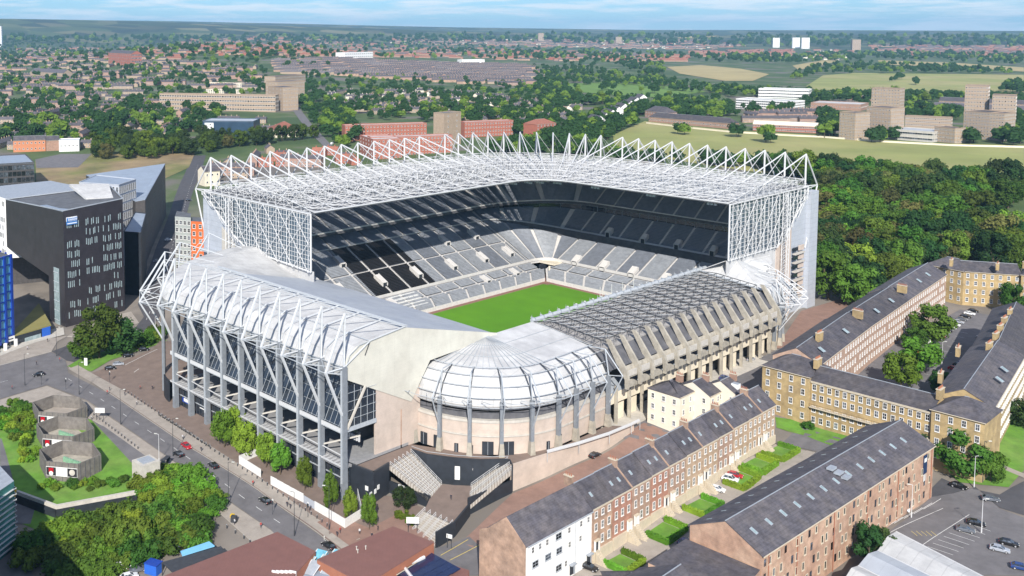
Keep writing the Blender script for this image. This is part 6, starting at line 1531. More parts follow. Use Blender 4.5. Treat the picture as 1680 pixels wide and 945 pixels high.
# mid-distance canopy beyond the 300 largest: one object of separate small crowns
mid = []
def scatter(poly_px, n, sc_, tight=None, plan=None):
    poly = plan or poly_px
    xs = [p[0] for p in poly]; ys = [p[1] for p in poly]; k = 0; tries = 0
    while k < n and tries < n*30:
        tries += 1; x, y = rnd.uniform(min(xs), max(xs)), rnd.uniform(min(ys), max(ys))
        if inpoly(x, y, poly): g = G(x, y); mid.append((g.x, g.y, g.z, sc_*rnd.uniform(.75,1.3))); k += 1
scatter([(0,150),(60,145),(120,165),(250,150),(330,150),(335,215),(260,240),(150,250),(140,215),(0,245)], 190, 1.15)
scatter([(480,125),(520,120),(560,175),(600,230),(560,245),(520,215),(490,175),(474,140)], 150, 1.2)
scatter([(520,120),(700,128),(880,140),(940,160),(960,215),(870,225),(760,195),(600,185),(540,160)], 330, 1.05)
scatter([(930,215),(1010,175),(1060,180),(1052,200),(1000,230),(950,240),(900,232)], 150, 1.15)
scatter([(800,248),(900,232),(960,236),(990,246),(940,256),(840,256)], 70, 1.1)
scatter([(960,250),(1060,254),(1150,262),(1300,276),(1300,284),(1150,272),(960,260)], 60, .95)
scatter([(1105,222),(1135,222),(1130,212)], 3, 1.3); scatter([(1205,226),(1220,226),(1212,222)], 2, 1.3); scatter([(1250,236),(1270,236),(1260,231)], 3, 1.3)
scatter([(870,110),(960,112),(1090,134),(1200,146),(1330,156),(1330,162),(1200,160),(1080,146),(930,138),(880,128)], 380, 1.2)
scatter([(880,128),(930,134),(930,150),(950,165),(1000,170),(900,185),(885,150)], 150, 1.3)
scatter([(1000,160),(1100,160),(1200,168),(1200,195),(1150,200),(1060,185),(1050,165)], 110, 1.1)
scatter([(1330,160),(1440,158),(1560,160),(1680,165),(1680,172),(1560,168),(1420,172),(1330,170)], 170, 1.3)
scatter([(1350,228),(1372,226),(1372,200),(1340,185)], 40, 1.3); scatter([(1415,235),(1470,236),(1468,222),(1418,222)], 16, 1.2); scatter([(1566,236),(1600,238),(1596,225)], 10, 1.2); scatter([(1640,240),(1680,240),(1680,200),(1660,205)], 26, 1.4); scatter([(1470,195),(1580,200),(1580,188),(1480,180)], 60, 1.2)
scatter([(1360,108),(1440,104),(1560,110),(1660,118),(1660,123),(1500,121),(1350,122),(1300,132),(1300,118)], 240, 1.4)
scatter([(1130,92),(1300,92),(1440,84),(1680,92),(1680,108),(1440,98),(1300,106),(1150,102)], 520, 1.8)
scatter([(460,95),(520,92),(540,112),(470,118)], 20, 1.3); scatter([(470,56),(660,70),(900,80),(1150,92),(1150,98),(880,100),(640,82),(470,72)], 380, 1.9)
scatter([(0,72),(200,70),(420,70),(420,80),(200,90),(0,100)], 260, 1.7); scatter([(0,100),(200,96),(430,92),(440,140),(200,140),(0,145)], 200, 1.3)
scatter([(1495,140),(1506,140),(1500,136)], 2, 1.5); scatter([(1462,134),(1486,134),(1480,128)], 5, 1.5); scatter([(1640,152),(1680,156),(1680,142),(1650,140)], 30, 1.4)
scatter([(940,150),(950,151),(946,146)], 3, 1.4); scatter([(1040,152),(1090,156),(1080,148)], 6, 1.4); scatter([(975,149),(1010,150),(1000,147)], 5, 1.3)
scatter([(0,64),(400,62),(900,58),(1680,62),(1680,80),(1200,78),(900,72),(400,70),(0,72)], 900, 3.2)
scatter([(0,110),(440,112),(440,150),(330,215),(140,240),(0,245)], 330, 1.2)
scatter([(540,130),(900,150),(950,200),(860,225),(700,200),(560,200)], 260, 1.15)
scatter([(900,160),(1060,165),(1200,175),(1330,170),(1330,190),(1200,196),(1060,190)], 110, 1.2)
scatter([(1000,104),(1090,106),(1090,126),(1060,128)], 60, 1.4)
scatter([(0,76),(420,72),(860,84),(1130,96),(1000,112),(860,100),(430,96),(0,108)], 420, 1.7)
def low_crowns(name, lst, label, group_hi=4000):
    rs_ = random.Random(4); B = [MB() for _ in range(3)]
    for (x, y, z, s) in lst:
        d_ = math.hypot(x, y); t = B[rs_.choices((0,1,2), (8,2,.15))[0]]; mt = LM[B.index(t)]; h, r = 12.5*s*rs_.uniform(.8,1.2), 6.8*s; near = d_ < 1500
        nq = 46 if near else (18 if d_ < 3500 else 8)
        for c in range(5 if near else 3):
            cc = Vector((x+rs_.uniform(-.45,.45)*r, y+rs_.uniform(-.45,.45)*r, z+h*rs_.uniform(.4,.68))); q = r*rs_.uniform(.45,.62); n0 = len(t.v)
            for k in range(5):
                for j, (zz, rr_) in enumerate(((-.55,.8),(.35,.85))):
                    a = k*1.2566+j*.6; w_ = rs_.uniform(.8,1.15); t.v.append((cc.x+math.cos(a)*q*rr_*w_, cc.y+math.sin(a)*q*rr_*w_, cc.z+q*zz*rs_.uniform(.8,1.2)))
            t.v.append((cc.x, cc.y, cc.z+q*1.02)); mi_ = t.mi(mt)
            for k in range(5):
                a, b, c2, d2 = n0+2*k, n0+2*((k+1) % 5), n0+2*((k+1) % 5)+1, n0+2*k+1; t.f.append((a,b,c2,d2)); t.m.append(mi_); t.f.append((d2,c2,n0+10)); t.m.append(mi_)
            for j in range(nq//3):
                v = Vector((rs_.gauss(0,1), rs_.gauss(0,1), abs(rs_.gauss(0,1)))).normalized(); p = cc+v*q*rs_.uniform(.85,1.15); n = (v+Vector((rs_.uniform(-.7,.7), rs_.uniform(-.7,.7), rs_.uniform(-.3,.7)))).normalized(); a = n.orthogonal().normalized(); b = n.cross(a); ss = q*rs_.uniform(.16,.32)
                t.face((p-a*ss, p-b*ss, p+a*ss, p+b*ss), mt)
        if d_ < 3000: t.tube((x,y,z-1), (x,y,z+h*.45), .3, 'bark', 3)
    for t, w_ in zip(B, ('dark green', 'mid green', 'bright green')):
        o = t.build(name); o['kind'] = 'stuff'; o['label'] = w_+' '+label; o['category'] = 'woodland'
low_crowns('distant_trees', mid, 'tree canopy spread through the far suburbs, parks and moor edges')
TL.sort(key=lambda t: -(t[3] if not isinstance(t[3], tuple) else 1)/math.hypot(t[0], t[1])+(-9 if t[6] is None else 0))
for t_ in TL[:298]: real_tree(*t_)
def merge_instances(name, items, **kw):
    """items: (mesh, matrix); one object"""
    V_, LI, LT, MI, slots, off = [], [], [], [], [], 0
    for me, mw in items:
        n = len(me.vertices); v = np.empty(n*3); me.vertices.foreach_get('co', v); v = v.reshape(-1, 3); A = np.array(mw)
        V_.append(v@A[:3,:3].T+A[:3,3]); li = np.empty(len(me.loops), int); me.loops.foreach_get('vertex_index', li); LI.append(li+off); off += n
        lt = np.empty(len(me.polygons), int); me.polygons.foreach_get('loop_total', lt); LT.append(lt)
        mi = np.empty(len(me.polygons), int); me.polygons.foreach_get('material_index', mi)
        ids = []
        for m_ in me.materials:
            if m_ not in slots: slots.append(m_)
            ids.append(slots.index(m_))
        MI.append(np.array(ids)[mi])
    V_, LI, LT, MI = map(np.concatenate, (V_, LI, LT, MI)); me = bpy.data.meshes.new(name)
    me.vertices.add(len(V_)); me.vertices.foreach_set('co', V_.ravel()); me.loops.add(len(LI)); me.loops.foreach_set('vertex_index', LI.astype(np.int32))
    me.polygons.add(len(LT)); me.polygons.foreach_set('loop_start', np.concatenate(([0], np.cumsum(LT)[:-1])).astype(np.int32)); me.polygons.foreach_set('loop_total', LT.astype(np.int32)); 
    for m_ in slots: me.materials.append(m_)
    me.polygons.foreach_set('material_index', MI.astype(np.int32)); me.update(calc_edges=True)
    o = link(name, me); 
    for k, v in kw.items(): o[k] = v
    return o
if len(TL) > 298:
    its = []
    for (x, y, z, s, k, _, _) in TL[298:]:
        mw = Matrix.Translation((x, y, z)) @ Matrix.Rotation(rnd.uniform(0, 6.28), 4, 'Z') @ Matrix.Diagonal((s, s, s*rnd.uniform(.9,1.1), 1))
        for p_ in PARTS[PR[k][0]['pid']]: its.append((p_.data, mw))
    merge_instances('woodland_trees', its, kind='stuff', label='remaining trees of the park wood and stadium belt farther from the camera', category='woodland')
print('TREES', len(TL))
# shrubs on the banks at the lower left and hedges
sh = []
for i, mt in enumerate(('leaf_light','leaf_mid','leaf_mid','hedge_leaf')):
    rs_ = random.Random(40+i); root = thing('shrub', 'shrub', 'shrub'); t = MB(); crown(t, rs_, 3.4, 2.9, mt, 24, 55, .34, -.4, .8); sh.append((proto(root, [t.build('foliage', root)]), mt))
pass
def shrubs(poly_px, sp, s0, lab, grp, kk=(0,1,2,3)):
    poly = gpoly(poly_px); xs = [p[0] for p in poly]; ys = [p[1] for p in poly]; x = min(xs)
    while x < max(xs):
        y = min(ys)
        while y < max(ys):
            jx, jy = x+rnd.uniform(-.4,.4)*sp, y+rnd.uniform(-.4,.4)*sp
            if inpoly(jx, jy, poly): s = s0*rnd.uniform(.7,1.3); k = rnd.choice(kk); place(sh[k][0], USED, (jx, jy, T(jx,jy)+.1), rnd.uniform(0,6.28), lab, grp, (s, s, s*rnd.uniform(.7,1.2)))
            y += sp
        x += sp
shrubs([(226,792),(262,775),(300,780),(350,815),(366,850),(345,868),(290,850),(240,830)], 4.2, 1.1, 'bright rounded shrub on the bank between the concrete shaft and the road', 'shrubs beside the road', (0,0,3,1))
shrubs([(45,885),(100,868),(225,850),(300,862),(345,870),(340,900),(270,915),(200,945),(120,960),(40,930)], 4.4, 1.25, 'dense green shrub on the bank below the parapet wall', 'shrubs filling the lower left bank', (1,1,2,0))
shrubs([(34,786),(58,745),(56,700),(52,672),(36,662),(0,672),(0,708),(36,735),(34,770)], 3.4, .65, 'bright green shrub at the left of the hexagonal vents', 'shrubs left of the vents', (0,3,1))
shrubs([(60,796),(165,792),(222,780),(222,796),(95,812),(40,796)], 3.2, .55, 'low shrub between the vents and the parapet', 'shrubs below the vents', (0,3,2))
shrubs([(226,575),(262,560),(280,545),(255,548),(230,560)], 4, .9, 'low shrub by the side road behind the big tree', 'shrubs by the side road', (1,2))
shrubs([(655,850),(690,835),(672,866)], 2.6, .6, 'low shrub beside the lower stadium steps', 'shrubs by the steps', (0,3))
shrubs([(1316,700),(1330,700),(1330,708),(1316,708)], 3, .8, 'round clipped shrub on the lawn before the sandstone terrace', 'clipped shrubs before the terrace', (1,)); shrubs([(1364,712),(1374,712),(1372,722),(1364,720)], 3, .7, 'small round shrub beside the terrace door path', 'shrubs by the terrace door', (1,))
def hedge(x0_, y0_, x1_, y1_, lab, h=1.5, w_=1.3):
    t = MB(); rs_ = random.Random(int(x0_*7+y0_)); L_ = math.hypot(x1_-x0_, y1_-y0_); n = int(L_*w_*34)
    mx_, my_ = (x0_+x1_)/2, (y0_+y1_)/2; an_ = math.atan2(y1_-y0_, x1_-x0_); z = T(mx_, my_)
    t.box((mx_, my_, z+h*.45), (L_, w_*.8, h*.95), 'hedge_leaf', an_)
    for k in range(n):
        f = rs_.uniform(0,1); s = rs_.uniform(-.5,.5)*w_; zz = rs_.choice((1, rs_.random())); p = Vector((x0_+(x1_-x0_)*f-math.sin(an_)*s, y0_+(y1_-y0_)*f+math.cos(an_)*s, z+h*zz+rs_.uniform(-.1,.15)))
        a = Vector((rs_.uniform(-1,1), rs_.uniform(-1,1), rs_.uniform(-.6,.6))).normalized(); b = a.orthogonal().normalized(); t.face((p-a*.25, p-b*.18, p+a*.25, p+b*.18), 'hedge_leaf')
    tag(t.build('hedge'), lab, 'hedge')
gard = [(203,211,1,'the white house'),(213,220,0,''),(222,231,1,'the second brick house'),(240,250,1,'the fourth brick house'),(251,258,0,''),(262,271,1,'the sixth brick house'),(273,282,1,'the eighth brick house'),(285,296,1,'the last brick house')]
for (a, b, k, wv) in gard:
    if k:
        drape('lawn', [(-138,a+.8),(-131.5,a+.8),(-131.2,b-.8),(-137.6,b-.8)], 'lawn', .22, 3)
        hedge(-131, a, -131, b, 'clipped bright hedge along the lane in front of '+wv); hedge(-137.5, b, -131, b, 'clipped hedge on the far side of the garden of '+wv); hedge(-137.5, a, -131, a, 'clipped hedge on the near side of the garden of '+wv)

# ================================================================ HOUSES OF THE SUBURB
HM = []
def house_mesh(L_, D_, h, rise, wm, rm, units=2, kind='gable'):
    parts = []; w = MB(); w.prism([(-L_/2,-D_/2),(L_/2,-D_/2),(L_/2,D_/2),(-L_/2,D_/2)], -2.5, h, wm)
    for sx in (-1, 1): w.face([(sx*L_/2,-D_/2,h),(sx*L_/2,D_/2,h),(sx*L_/2,0,h+rise-.1)], wm)
    r_ = MB(); o = .35
    r_.slab([(-L_/2-o,-D_/2-o,h-.15),(L_/2+o,-D_/2-o,h-.15),(L_/2+o,0,h+rise),(-L_/2-o,0,h+rise)], .2, rm); r_.slab([(L_/2+o,D_/2+o,h-.15),(-L_/2-o,D_/2+o,h-.15),(-L_/2-o,0,h+rise),(L_/2+o,0,h+rise)], .2, rm)
    c = MB()
    for k in range(units): x = -L_/2+L_*(k+.5)/units; c.box((x, 0, h+rise+.5), (1., .7, 2.), wm)
    wn = MB()
    for k in range(units*2):
        x = -L_/2+L_*(k+.5)/(units*2)
        for z in (1.6, 4.4):
            if z < h-.6: wn.box((x, -D_/2-.03, z), (1.5, .1, 1.3), 'window_white'); wn.box((x, -D_/2-.07, z), (1.2, .1, 1.0), 'window_glass')
    return w.mesh('wall'), r_.mesh('roof'), c.mesh('chimney'), wn.mesh('window')
HT = [('semi', 14, 8.5, 5.4, 3, 'buff_brick', 'slate_light', 2), ('terr', 42, 8.5, 5.6, 3.2, 'buff_brick', 'slate_light', 6), ('redsemi', 14, 8.5, 5.4, 3.2, 'red_brick', 'red_tile', 2), ('slaterow', 60, 9, 6, 3.4, 'old_brick', 'slate_light', 10), ('slaterow2', 58, 9, 6.6, 3.6, 'pink_brick', 'slate', 8), ('slaterow3', 54, 9, 5.6, 3.2, 'buff_brick', 'slate_pale', 8), ('redrow', 46, 9, 5.6, 3.2, 'brick', 'red_tile', 7), ('whitesemi', 15, 9, 5.6, 3, 'cream_render', 'slate', 2), ('pinkterr', 40, 8.5, 8, 3, 'pink_brick', 'slate', 6)]
pass
HMESH = {q[0]: house_mesh(*q[1:]) for q in HT}
hl = []
def houses(poly, n, kinds, ang=None, rows=None, jit=.1):
    xs = [p[0] for p in poly]; ys = [p[1] for p in poly]; k = tries = 0
    while k < n and tries < n*25:
        tries += 1; x, y = rnd.uniform(min(xs), max(xs)), rnd.uniform(min(ys), max(ys))
        if not inpoly(x, y, poly): continue
        g = G(x, y); kd = rnd.choice(kinds); sp = dict((q[0], q[1]) for q in HT)[kd]
        if any(abs(g.x-o[0])+abs(g.y-o[1]) < (sp+o[5])*.42 for o in hl[-400:]): continue
        hl.append((g.x, g.y, g.z, kd, (AR if ang is None else AR+R(ang))+rnd.uniform(-jit, jit)+(0 if rnd.random() < .7 or kd in ('slaterow',) else R(90)), sp)); k += 1
AR = math.atan2(rtv[1], rtv[0])
houses([(0,245),(20,200),(140,190),(150,240),(135,252)], 24, ('terr','semi','pinkterr'))
houses([(0,150),(140,155),(250,150),(330,170),(330,215),(240,235),(225,215),(140,190),(0,200)], 62, ('terr','semi','terr','pinkterr'))
houses([(340,300),(355,262),(430,250),(560,252),(600,272),(440,285)], 16, ('semi','pinkterr','redsemi'), jit=.3)
houses([(0,100),(260,100),(420,112),(420,150),(260,145),(0,150)], 150, ('terr','slaterow','semi','pinkterr','terr'))
houses([(540,150),(700,150),(880,165),(940,175),(930,215),(860,215),(700,190),(560,185)], 135, ('semi','semi','terr','whitesemi'), jit=.7)
houses([(300,205),(440,190),(440,240),(330,240)], 8, ('terr','semi'))
houses([(1200,196),(1330,186),(1340,205),(1210,206)], 9, ('pinkterr','slaterow')); houses([(1500,92),(1680,96),(1680,90),(1450,84)], 50, ('redrow','redsemi'))
# dense slate terraces run in parallel streets
slate_px = [(435,100),(560,97),(700,104),(862,108),(885,132),(870,142),(700,134),(560,124),(470,122)]
pl = gpoly(slate_px); c0 = Vector((sum(p[0] for p in pl)/len(pl), sum(p[1] for p in pl)/len(pl))); d_ = Vector((math.cos(AR+.12), math.sin(AR+.12))); n_ = Vector((-d_.y, d_.x))
for i in range(-60, 60):
    for j in range(-22, 22):
        p = c0+n_*i*30+d_*(j*66+(i % 3)*11)
        if inpoly(p.x, p.y, pl) and rnd.random() < .93: hl.append((p.x, p.y, T(p.x, p.y), rnd.choice(('slaterow','slaterow','slaterow2','slaterow3')), AR+.12+rnd.uniform(-.03,.03), 60))
houses([(300,64),(480,60),(640,74),(900,84),(1130,92),(1130,102),(880,100),(640,94),(430,94),(300,90)], 620, ('redrow','redrow','redsemi','slaterow'), jit=.35)
houses([(0,82),(300,74),(300,98),(0,104)], 130, ('redrow','slaterow','slaterow','terr'), jit=.4)
houses([(1130,84),(1300,82),(1300,92),(1140,94)], 110, ('redrow',), jit=.2); houses([(1330,80),(1400,84),(1380,100),(1320,96)], 40, ('redrow','whitesemi')); houses([(1420,74),(1680,76),(1680,92),(1440,84)], 200, ('redrow','slaterow'), jit=.4)
houses([(640,64),(1130,66),(1240,76),(1130,82),(900,78),(640,72)], 420, ('slaterow','redrow','whitesemi','slaterow'), jit=.8)
hl.sort(key=lambda o: math.hypot(o[0], o[1]))
names = dict(slaterow2='pinkish terrace row with dark roofs', slaterow3='buff terrace row with pale slate roofs', semi='pair of buff brick houses with grey roofs', terr='buff brick terrace row with grey roofs', redsemi='pair of red brick houses with tiled roofs', slaterow='long dark slate roofed terrace row', redrow='red tiled terrace row', whitesemi='pair of pale rendered houses with dark roofs', pinkterr='three storey pinkish brick terrace with dark roofs')
far = {}
for i, (x, y, z, kd, a, sp) in enumerate(hl):
    mw = Matrix.Translation((x, y, z)) @ Matrix.Rotation(a, 4, 'Z')
    if i < 290:
        px_, py_ = proj((x, y, z)); where = 'left' if px_ < 430 else ('centre left' if px_ < 620 else ('middle' if px_ < 960 else 'right')); dist = 'nearer' if py_ > 200 else ('middle' if py_ > 150 else 'far')
        h = thing('suburban_house', names[kd]+', %s rank, %s suburb' % (dist, where), 'house', (x, y, z), a, names[kd]+', %s rank, %s suburb' % (dist, where))
        for nm, me in zip(('wall','roof','chimney','window'), HMESH[kd]): link(nm, me, h)
    else: far.setdefault(kd, []).append(mw)
mb = MB()
for kd, ms in far.items():
    for me in HMESH[kd][:3]:
        nm = [m_.name for m_ in me.materials]; vs = [v.co.copy() for v in me.vertices]; fs = [(tuple(p.vertices), nm[p.material_index]) for p in me.polygons]
        for mw in ms:
            b = len(mb.v); mb.v.extend([tuple(mw @ v) for v in vs])
            for f, n__ in fs: mb.f.append(tuple(b+q for q in f)); mb.m.append(mb.mi(n__))
mb.build('distant_houses', None, kind='stuff', label='far spread of red and grey roofed houses below the horizon', category='houses')

# ================================================================ CARS, LAMPS, PEOPLE
def car_parts(colour, typ='car'):
    L_, W_, H_ = (4.4, 1.8, 1.46) if typ == 'car' else ((5.4, 2.0, 2.3) if typ == 'van' else (4.7, 1.9, 1.7))
    b = MB(); m_ = 'paint_'+colour
    if typ == 'van': prof = [(-L_/2,.35),(-L_/2,H_*.9),(-L_/2+.15,H_),(L_/2-1.7,H_),(L_/2-.9,1.25),(L_/2-.1,1.05),(L_/2,.7),(L_/2,.35)]
    else: prof = [(-L_/2,.35),(-L_/2,.78),(-L_/2+.12,.95),(-L_/2+.5,.98),(-L_/2+.75,1.0),(L_/2-1.25,.95),(L_/2-.25,.78),(L_/2,.62),(L_/2,.3)]
    secs = [(-W_/2*.93, .93), (-W_/2, 1.), (W_/2, 1.), (W_/2*.93, .93)]
    def ringp(y, k): return [(x, y, .3+(z-.3)*k) for x, z in prof]
    ys2 = [(-W_/2, .86), (-W_/2*.94, .97), (-W_/2*.8, 1.), (W_/2*.8, 1.), (W_/2*.94, .97), (W_/2, .86)]; R_ = [ringp(y, k) for y, k in ys2]; n = len(prof)
    for A, B in zip(R_[:-1], R_[1:]):
        for i in range(n): b.face((A[i], A[(i+1) % n], B[(i+1) % n], B[i]), m_)
    b.face(R_[0][::-1], m_); b.face(R_[-1], m_)
    g = MB(); r_ = MB()
    if typ == 'van':
        g.slab([(L_/2-1.68,-W_/2*.78,H_-.08),(L_/2-.92,-W_/2*.84,1.3),(L_/2-.92,W_/2*.84,1.3),(L_/2-1.68,W_/2*.78,H_-.08)][::-1], .05, 'window_glass')
        for s in (-1, 1): g.box((L_/2-1.95, s*(W_/2-.01), 1.5), (.8,.05,.6), 'window_glass')
    else:
        x0_, x1_, x2_, x3_ = -L_/2+.35, -L_/2+.95, L_/2-2.0, L_/2-1.15; wb_, wt_ = W_/2*.9, W_/2*.7; z0, z1 = .96, H_
        for s in (-1, 1): g.face([(x0_, s*wb_, z0), (x3_, s*wb_, z0), (x2_, s*wt_, z1-.04), (x1_, s*wt_, z1-.04)][::s], 'window_glass')
        g.face([(x3_,-wb_,z0),(x3_,wb_,z0),(x2_,wt_,z1-.04),(x2_,-wt_,z1-.04)], 'window_glass'); g.face([(x0_,wb_,z0),(x0_,-wb_,z0),(x1_,-wt_,z1-.04),(x1_,wt_,z1-.04)], 'window_glass')
        r_.slab([(x1_-.05,-wt_-.03,z1),(x2_+.05,-wt_-.03,z1),(x2_+.05,wt_+.03,z1),(x1_-.05,wt_+.03,z1)], .07, m_)
        for s in (-1, 1): r_.tube((x3_, s*wb_, z0), (x2_, s*wt_, z1-.03), .05, m_); r_.tube((x0_, s*wb_, z0), (x1_, s*wt_, z1-.03), .06, m_); r_.tube(((x0_+x3_)/2, s*wb_, z0), ((x1_+x2_)/2, s*wt_, z1-.03), .05, m_)
        for s in (-1, 1): r_.box((L_/2-1.5, s*(W_/2+.1), 1.0), (.15,.2,.14), m_)
    out = [('body', b.mesh('body'), [])]
    if r_.v: out.append(('roof', r_.mesh('roof'), []))
    out.append(('window', g.mesh('window'), []))
    for sx in (-1, 1):
        for sy in (-1, 1):
            wv = MB(); wv.tube((sx*L_*.31, sy*(W_/2-.22), .33), (sx*L_*.31, sy*(W_/2+.01), .33), .33, 'tyre', 14); hc_ = MB(); hc_.tube((sx*L_*.31, sy*(W_/2+.005), .33), (sx*L_*.31, sy*(W_/2+.03), .33), .19, 'hubcap', 8); out.append(('wheel', wv.mesh('wheel'), [])); out.append(('hubcap', hc_.mesh('hubcap'), []))
    for sy in (-1, 1):
        q = MB(); q.box((L_/2-.06, sy*W_*.34, .66), (.14,.36,.16), 'lamp_lens'); out.append(('headlight', q.mesh('headlight'), []))
        q = MB(); q.box((-L_/2+.03, sy*W_*.38, .78), (.12,.28,.16), 'tail_lens'); out.append(('tail_light', q.mesh('tail_light'), []))
    return out
CM = {}
def car(px_, py_, colour, label, heading=None, typ='car', to=None, group=None, z=None, xy=None):
    if (colour, typ) not in CM: CM[(colour, typ)] = car_parts(colour, typ)
    g = G(px_, py_) if xy is None else Vector((*xy, T(*xy)))
    if to is not None: h2 = G(*to); heading = math.atan2(h2.y-g.y, h2.x-g.x)
    o = thing('parked_car' if group else 'car', label, 'van' if typ == 'van' else 'car', (g.x, g.y, g.z+(.16 if z is None else z)), heading or 0, group)
    for nm, me, _ in CM[(colour, typ)]:
        if nm == 'hubcap': link(nm, me, lw_)
        else: lw_ = link(nm, me, o)
car(306,735,'red','bright red hatchback driving on the road past the stadium', to=(350,768)); car(293,748,'black','black car close behind the red one near the kerb', to=(250,720)); car(350,767,'black','black saloon alone in the middle of the road', to=(320,744)); car(435,825,'black','black car nearest the crossing on the road', to=(405,803)); car(539,899,'black','black taxi at the junction beside the rust roofed hall', to=(510,878))
car(64,617,'black','dark car turning at the left junction', to=(40,622))
for x, y, c, l in ((181,607,'black','black car in the first bay beside the big tree'),(194,600,'silver','silver car between two black ones beside the big tree'),(210,586,'black','black car in the third bay beside the big tree'),(236,576,'black','dark car at the end of the bays beside the stadium forecourt')): car(x, y, c, l, to=(x+18,y-2), z=.25)
for x, y, l in ((216,458,'white car parked by the dark buildings, upper'),(244,480,'white car parked half way down the side road'),(248,452,'dark car parked on the side road')): car(x, y, 'white' if 'white' in l else 'black', l, to=(x+10,y-25))
car(976,750,'black','black car in the red paved lane behind the brick terrace', heading=R(90)); car(1187,622,'blue','dark blue car in the shaded lane by the concrete stand', heading=R(95))
car(1177,806,'white','white car on the drive before the middle brick houses', heading=R(15)); car(1198,789,'white','white estate on the next drive along', heading=R(15), typ='suv'); car(1206,783,'red','red car tucked behind the white estate', heading=R(15))
car(967,935,'black','black car parked before the white house', heading=R(10)); car(1124,893,'blue','blue car in the shade between the warehouse and the workshop', heading=R(80))
car(1584,873,'grey','grey car in the warehouse car park, lower of two', heading=R(20)); car(1601,862,'black','black car in the warehouse car park, upper of two', heading=R(20)); car(1573,801,'black','black car under the round tree by the warehouse corner', heading=R(0)); car(1675,935,'blue','dark car at the right edge of the car park', heading=R(20))
cc_ = ['black','white','black','grey','silver','white','white','black','blue','red','black','grey','silver']
cw = ['farthest','second farthest','third','fourth','fifth','sixth','seventh','eighth','ninth','tenth','eleventh','twelfth','nearest']
for k in range(11):
    f = k/10; car(0, 0, cc_[k], '%s car against the brick wing in the courtyard, %s from the north end' % (cc_[k], cw[k]), heading=R(8), xy=tuple(G(1597-6.2*k, 512+4.6*k)[:2]), group='cars parked in the terrace courtyard', z=.14)
for k in range(8):
    f = k/7; car(0, 0, cc_[k+4], '%s car on the shaded side of the courtyard, %s from the far end' % (cc_[k+4], cw[k]), heading=R(5), xy=tuple(G(*((1612,556),(1620,549),(1628,542),(1574,602),(1583,598),(1566,608),(1548,626),(1556,621))[k])[:2]), group='cars parked on the shaded side of the courtyard', z=.14)
for x, y, c, l, ty in ((162,940,'white','white van leftmost of those parked at the bottom left','van'),(182,936,'white','white van second from the left at the bottom left','van'),(205,936,'white','white long van beside the blue container','van'),(226,938,'grey','grey car between the white van and the blue container','car'),(212,950,'white','white car in front of the vans at the bottom edge','car'),(300,900,'black','dark car in shade by the rust roofs','car')): car(x, y, c, l, heading=R(75), typ=ty)
car(545,237,'white','white van on the tree lined avenue beyond the stadium', heading=R(120), typ='van')
for x, y in ((1546,606),): pass
t = MB(); p = G(1504, 580); t.box((p.x,p.y,p.z+1.2), (6,2.6,2), 'orange', R(10)); t.box((p.x+1,p.y-3.4,p.z+1), (5,2.2,1.8), 'paint_red', R(10)); tag(t.build('builders_skip'), 'orange and red builders skips in the courtyard under the trees', 'skip')
t = MB(); p = G(1525, 572); 
for k in range(8): a, b = k*.785, (k+1)*.785; t.face(((p.x+1.6*math.cos(a),p.y+1.6*math.sin(a),p.z+.2),(p.x+1.6*math.cos(b),p.y+1.6*math.sin(b),p.z+.2),(p.x,p.y,p.z+3.8)), 'white_paint')
tag(t.build('rubble_pile'), 'white sheeted pile beside the builders skips', 'pile')
car(1232,592,'silver','silver car in the lane below the concrete fins', heading=1.65)
car(1150,640,'black','black car at the near end of the lane beside the concrete stand', heading=1.65)
car(1478,838,'white','white car against the warehouse wall in the car park', heading=0.3)
car(1640,905,'silver','silver car in the right bays of the car park', heading=0.3)
car(1655,895,'black','black car in the right bays of the car park', heading=0.3)
car(1625,822,'grey','grey car on the road below the lawn corner', heading=0.5)
car(258,430,'silver','silver car on the dark side street by the wedge building', heading=1.2)
car(276,395,'white','white car farther up the dark side street', heading=1.2)
car(310,330,'black','black car near the top of the side street', heading=1.2)
# street lamps
def lamp(h, arm, mt='dark_steel'):
    t = MB(); t.tube((0,0,0), (0,0,h), .11, mt, 6, .06); t.tube((0,0,0), (0,0,1.4), .17, mt, 6); t.tube((0,0,h), (arm,0,h+.2), .06, mt, 5); q = MB(); q.box((arm+.25,0,h+.2), (.8,.3,.16), 'lamp_lens')
    return t.mesh('post'), q.mesh('lamp_head')
lm = lamp(12, 1.2); lm2 = lamp(9, .8, 'white_steel')
LP = [(375,827,0,'dark street lamp beside the kerb near the rounded shrubs'),(198,697,0,'dark street lamp beside the hexagonal vents'),(130,648,0,'dark street lamp at the left junction corner'),(284,749,0,'dark street lamp beside the red and black cars'),(540,870,0,'dark street lamp by the longest hoarding'),(483,880,0,'dark street lamp near the rust roofs'),(41,633,0,'dark street lamp at the left edge of the junction'),(93,585,0,'street lamp in front of the black office block'),(255,548,1,'pale street lamp behind the big tree'),(261,760,1,'pale lamp post by the lower pavement'),(1495,850,1,'white lamp post in the warehouse car park'),(1598,800,1,'pale lamp post by the lawn corner'),(1610,875,1,'lamp post between the car park bays'),(1612,792,0,'dark lamp at the lawn corner by the road'),(1318,330,1,'lamp post in the park wood clearing'),(1545,600,1,'lamp post in the terrace courtyard')]
for x, y, k, l in LP:
    g = G(x, y); o = thing('street_lamp', l, 'street lamp', (g.x, g.y, g.z+.2), rnd.choice((R(40), R(220))))
    for nm, me in zip(('post', 'lamp_head'), (lm, lm2)[k]): link(nm, me, o)
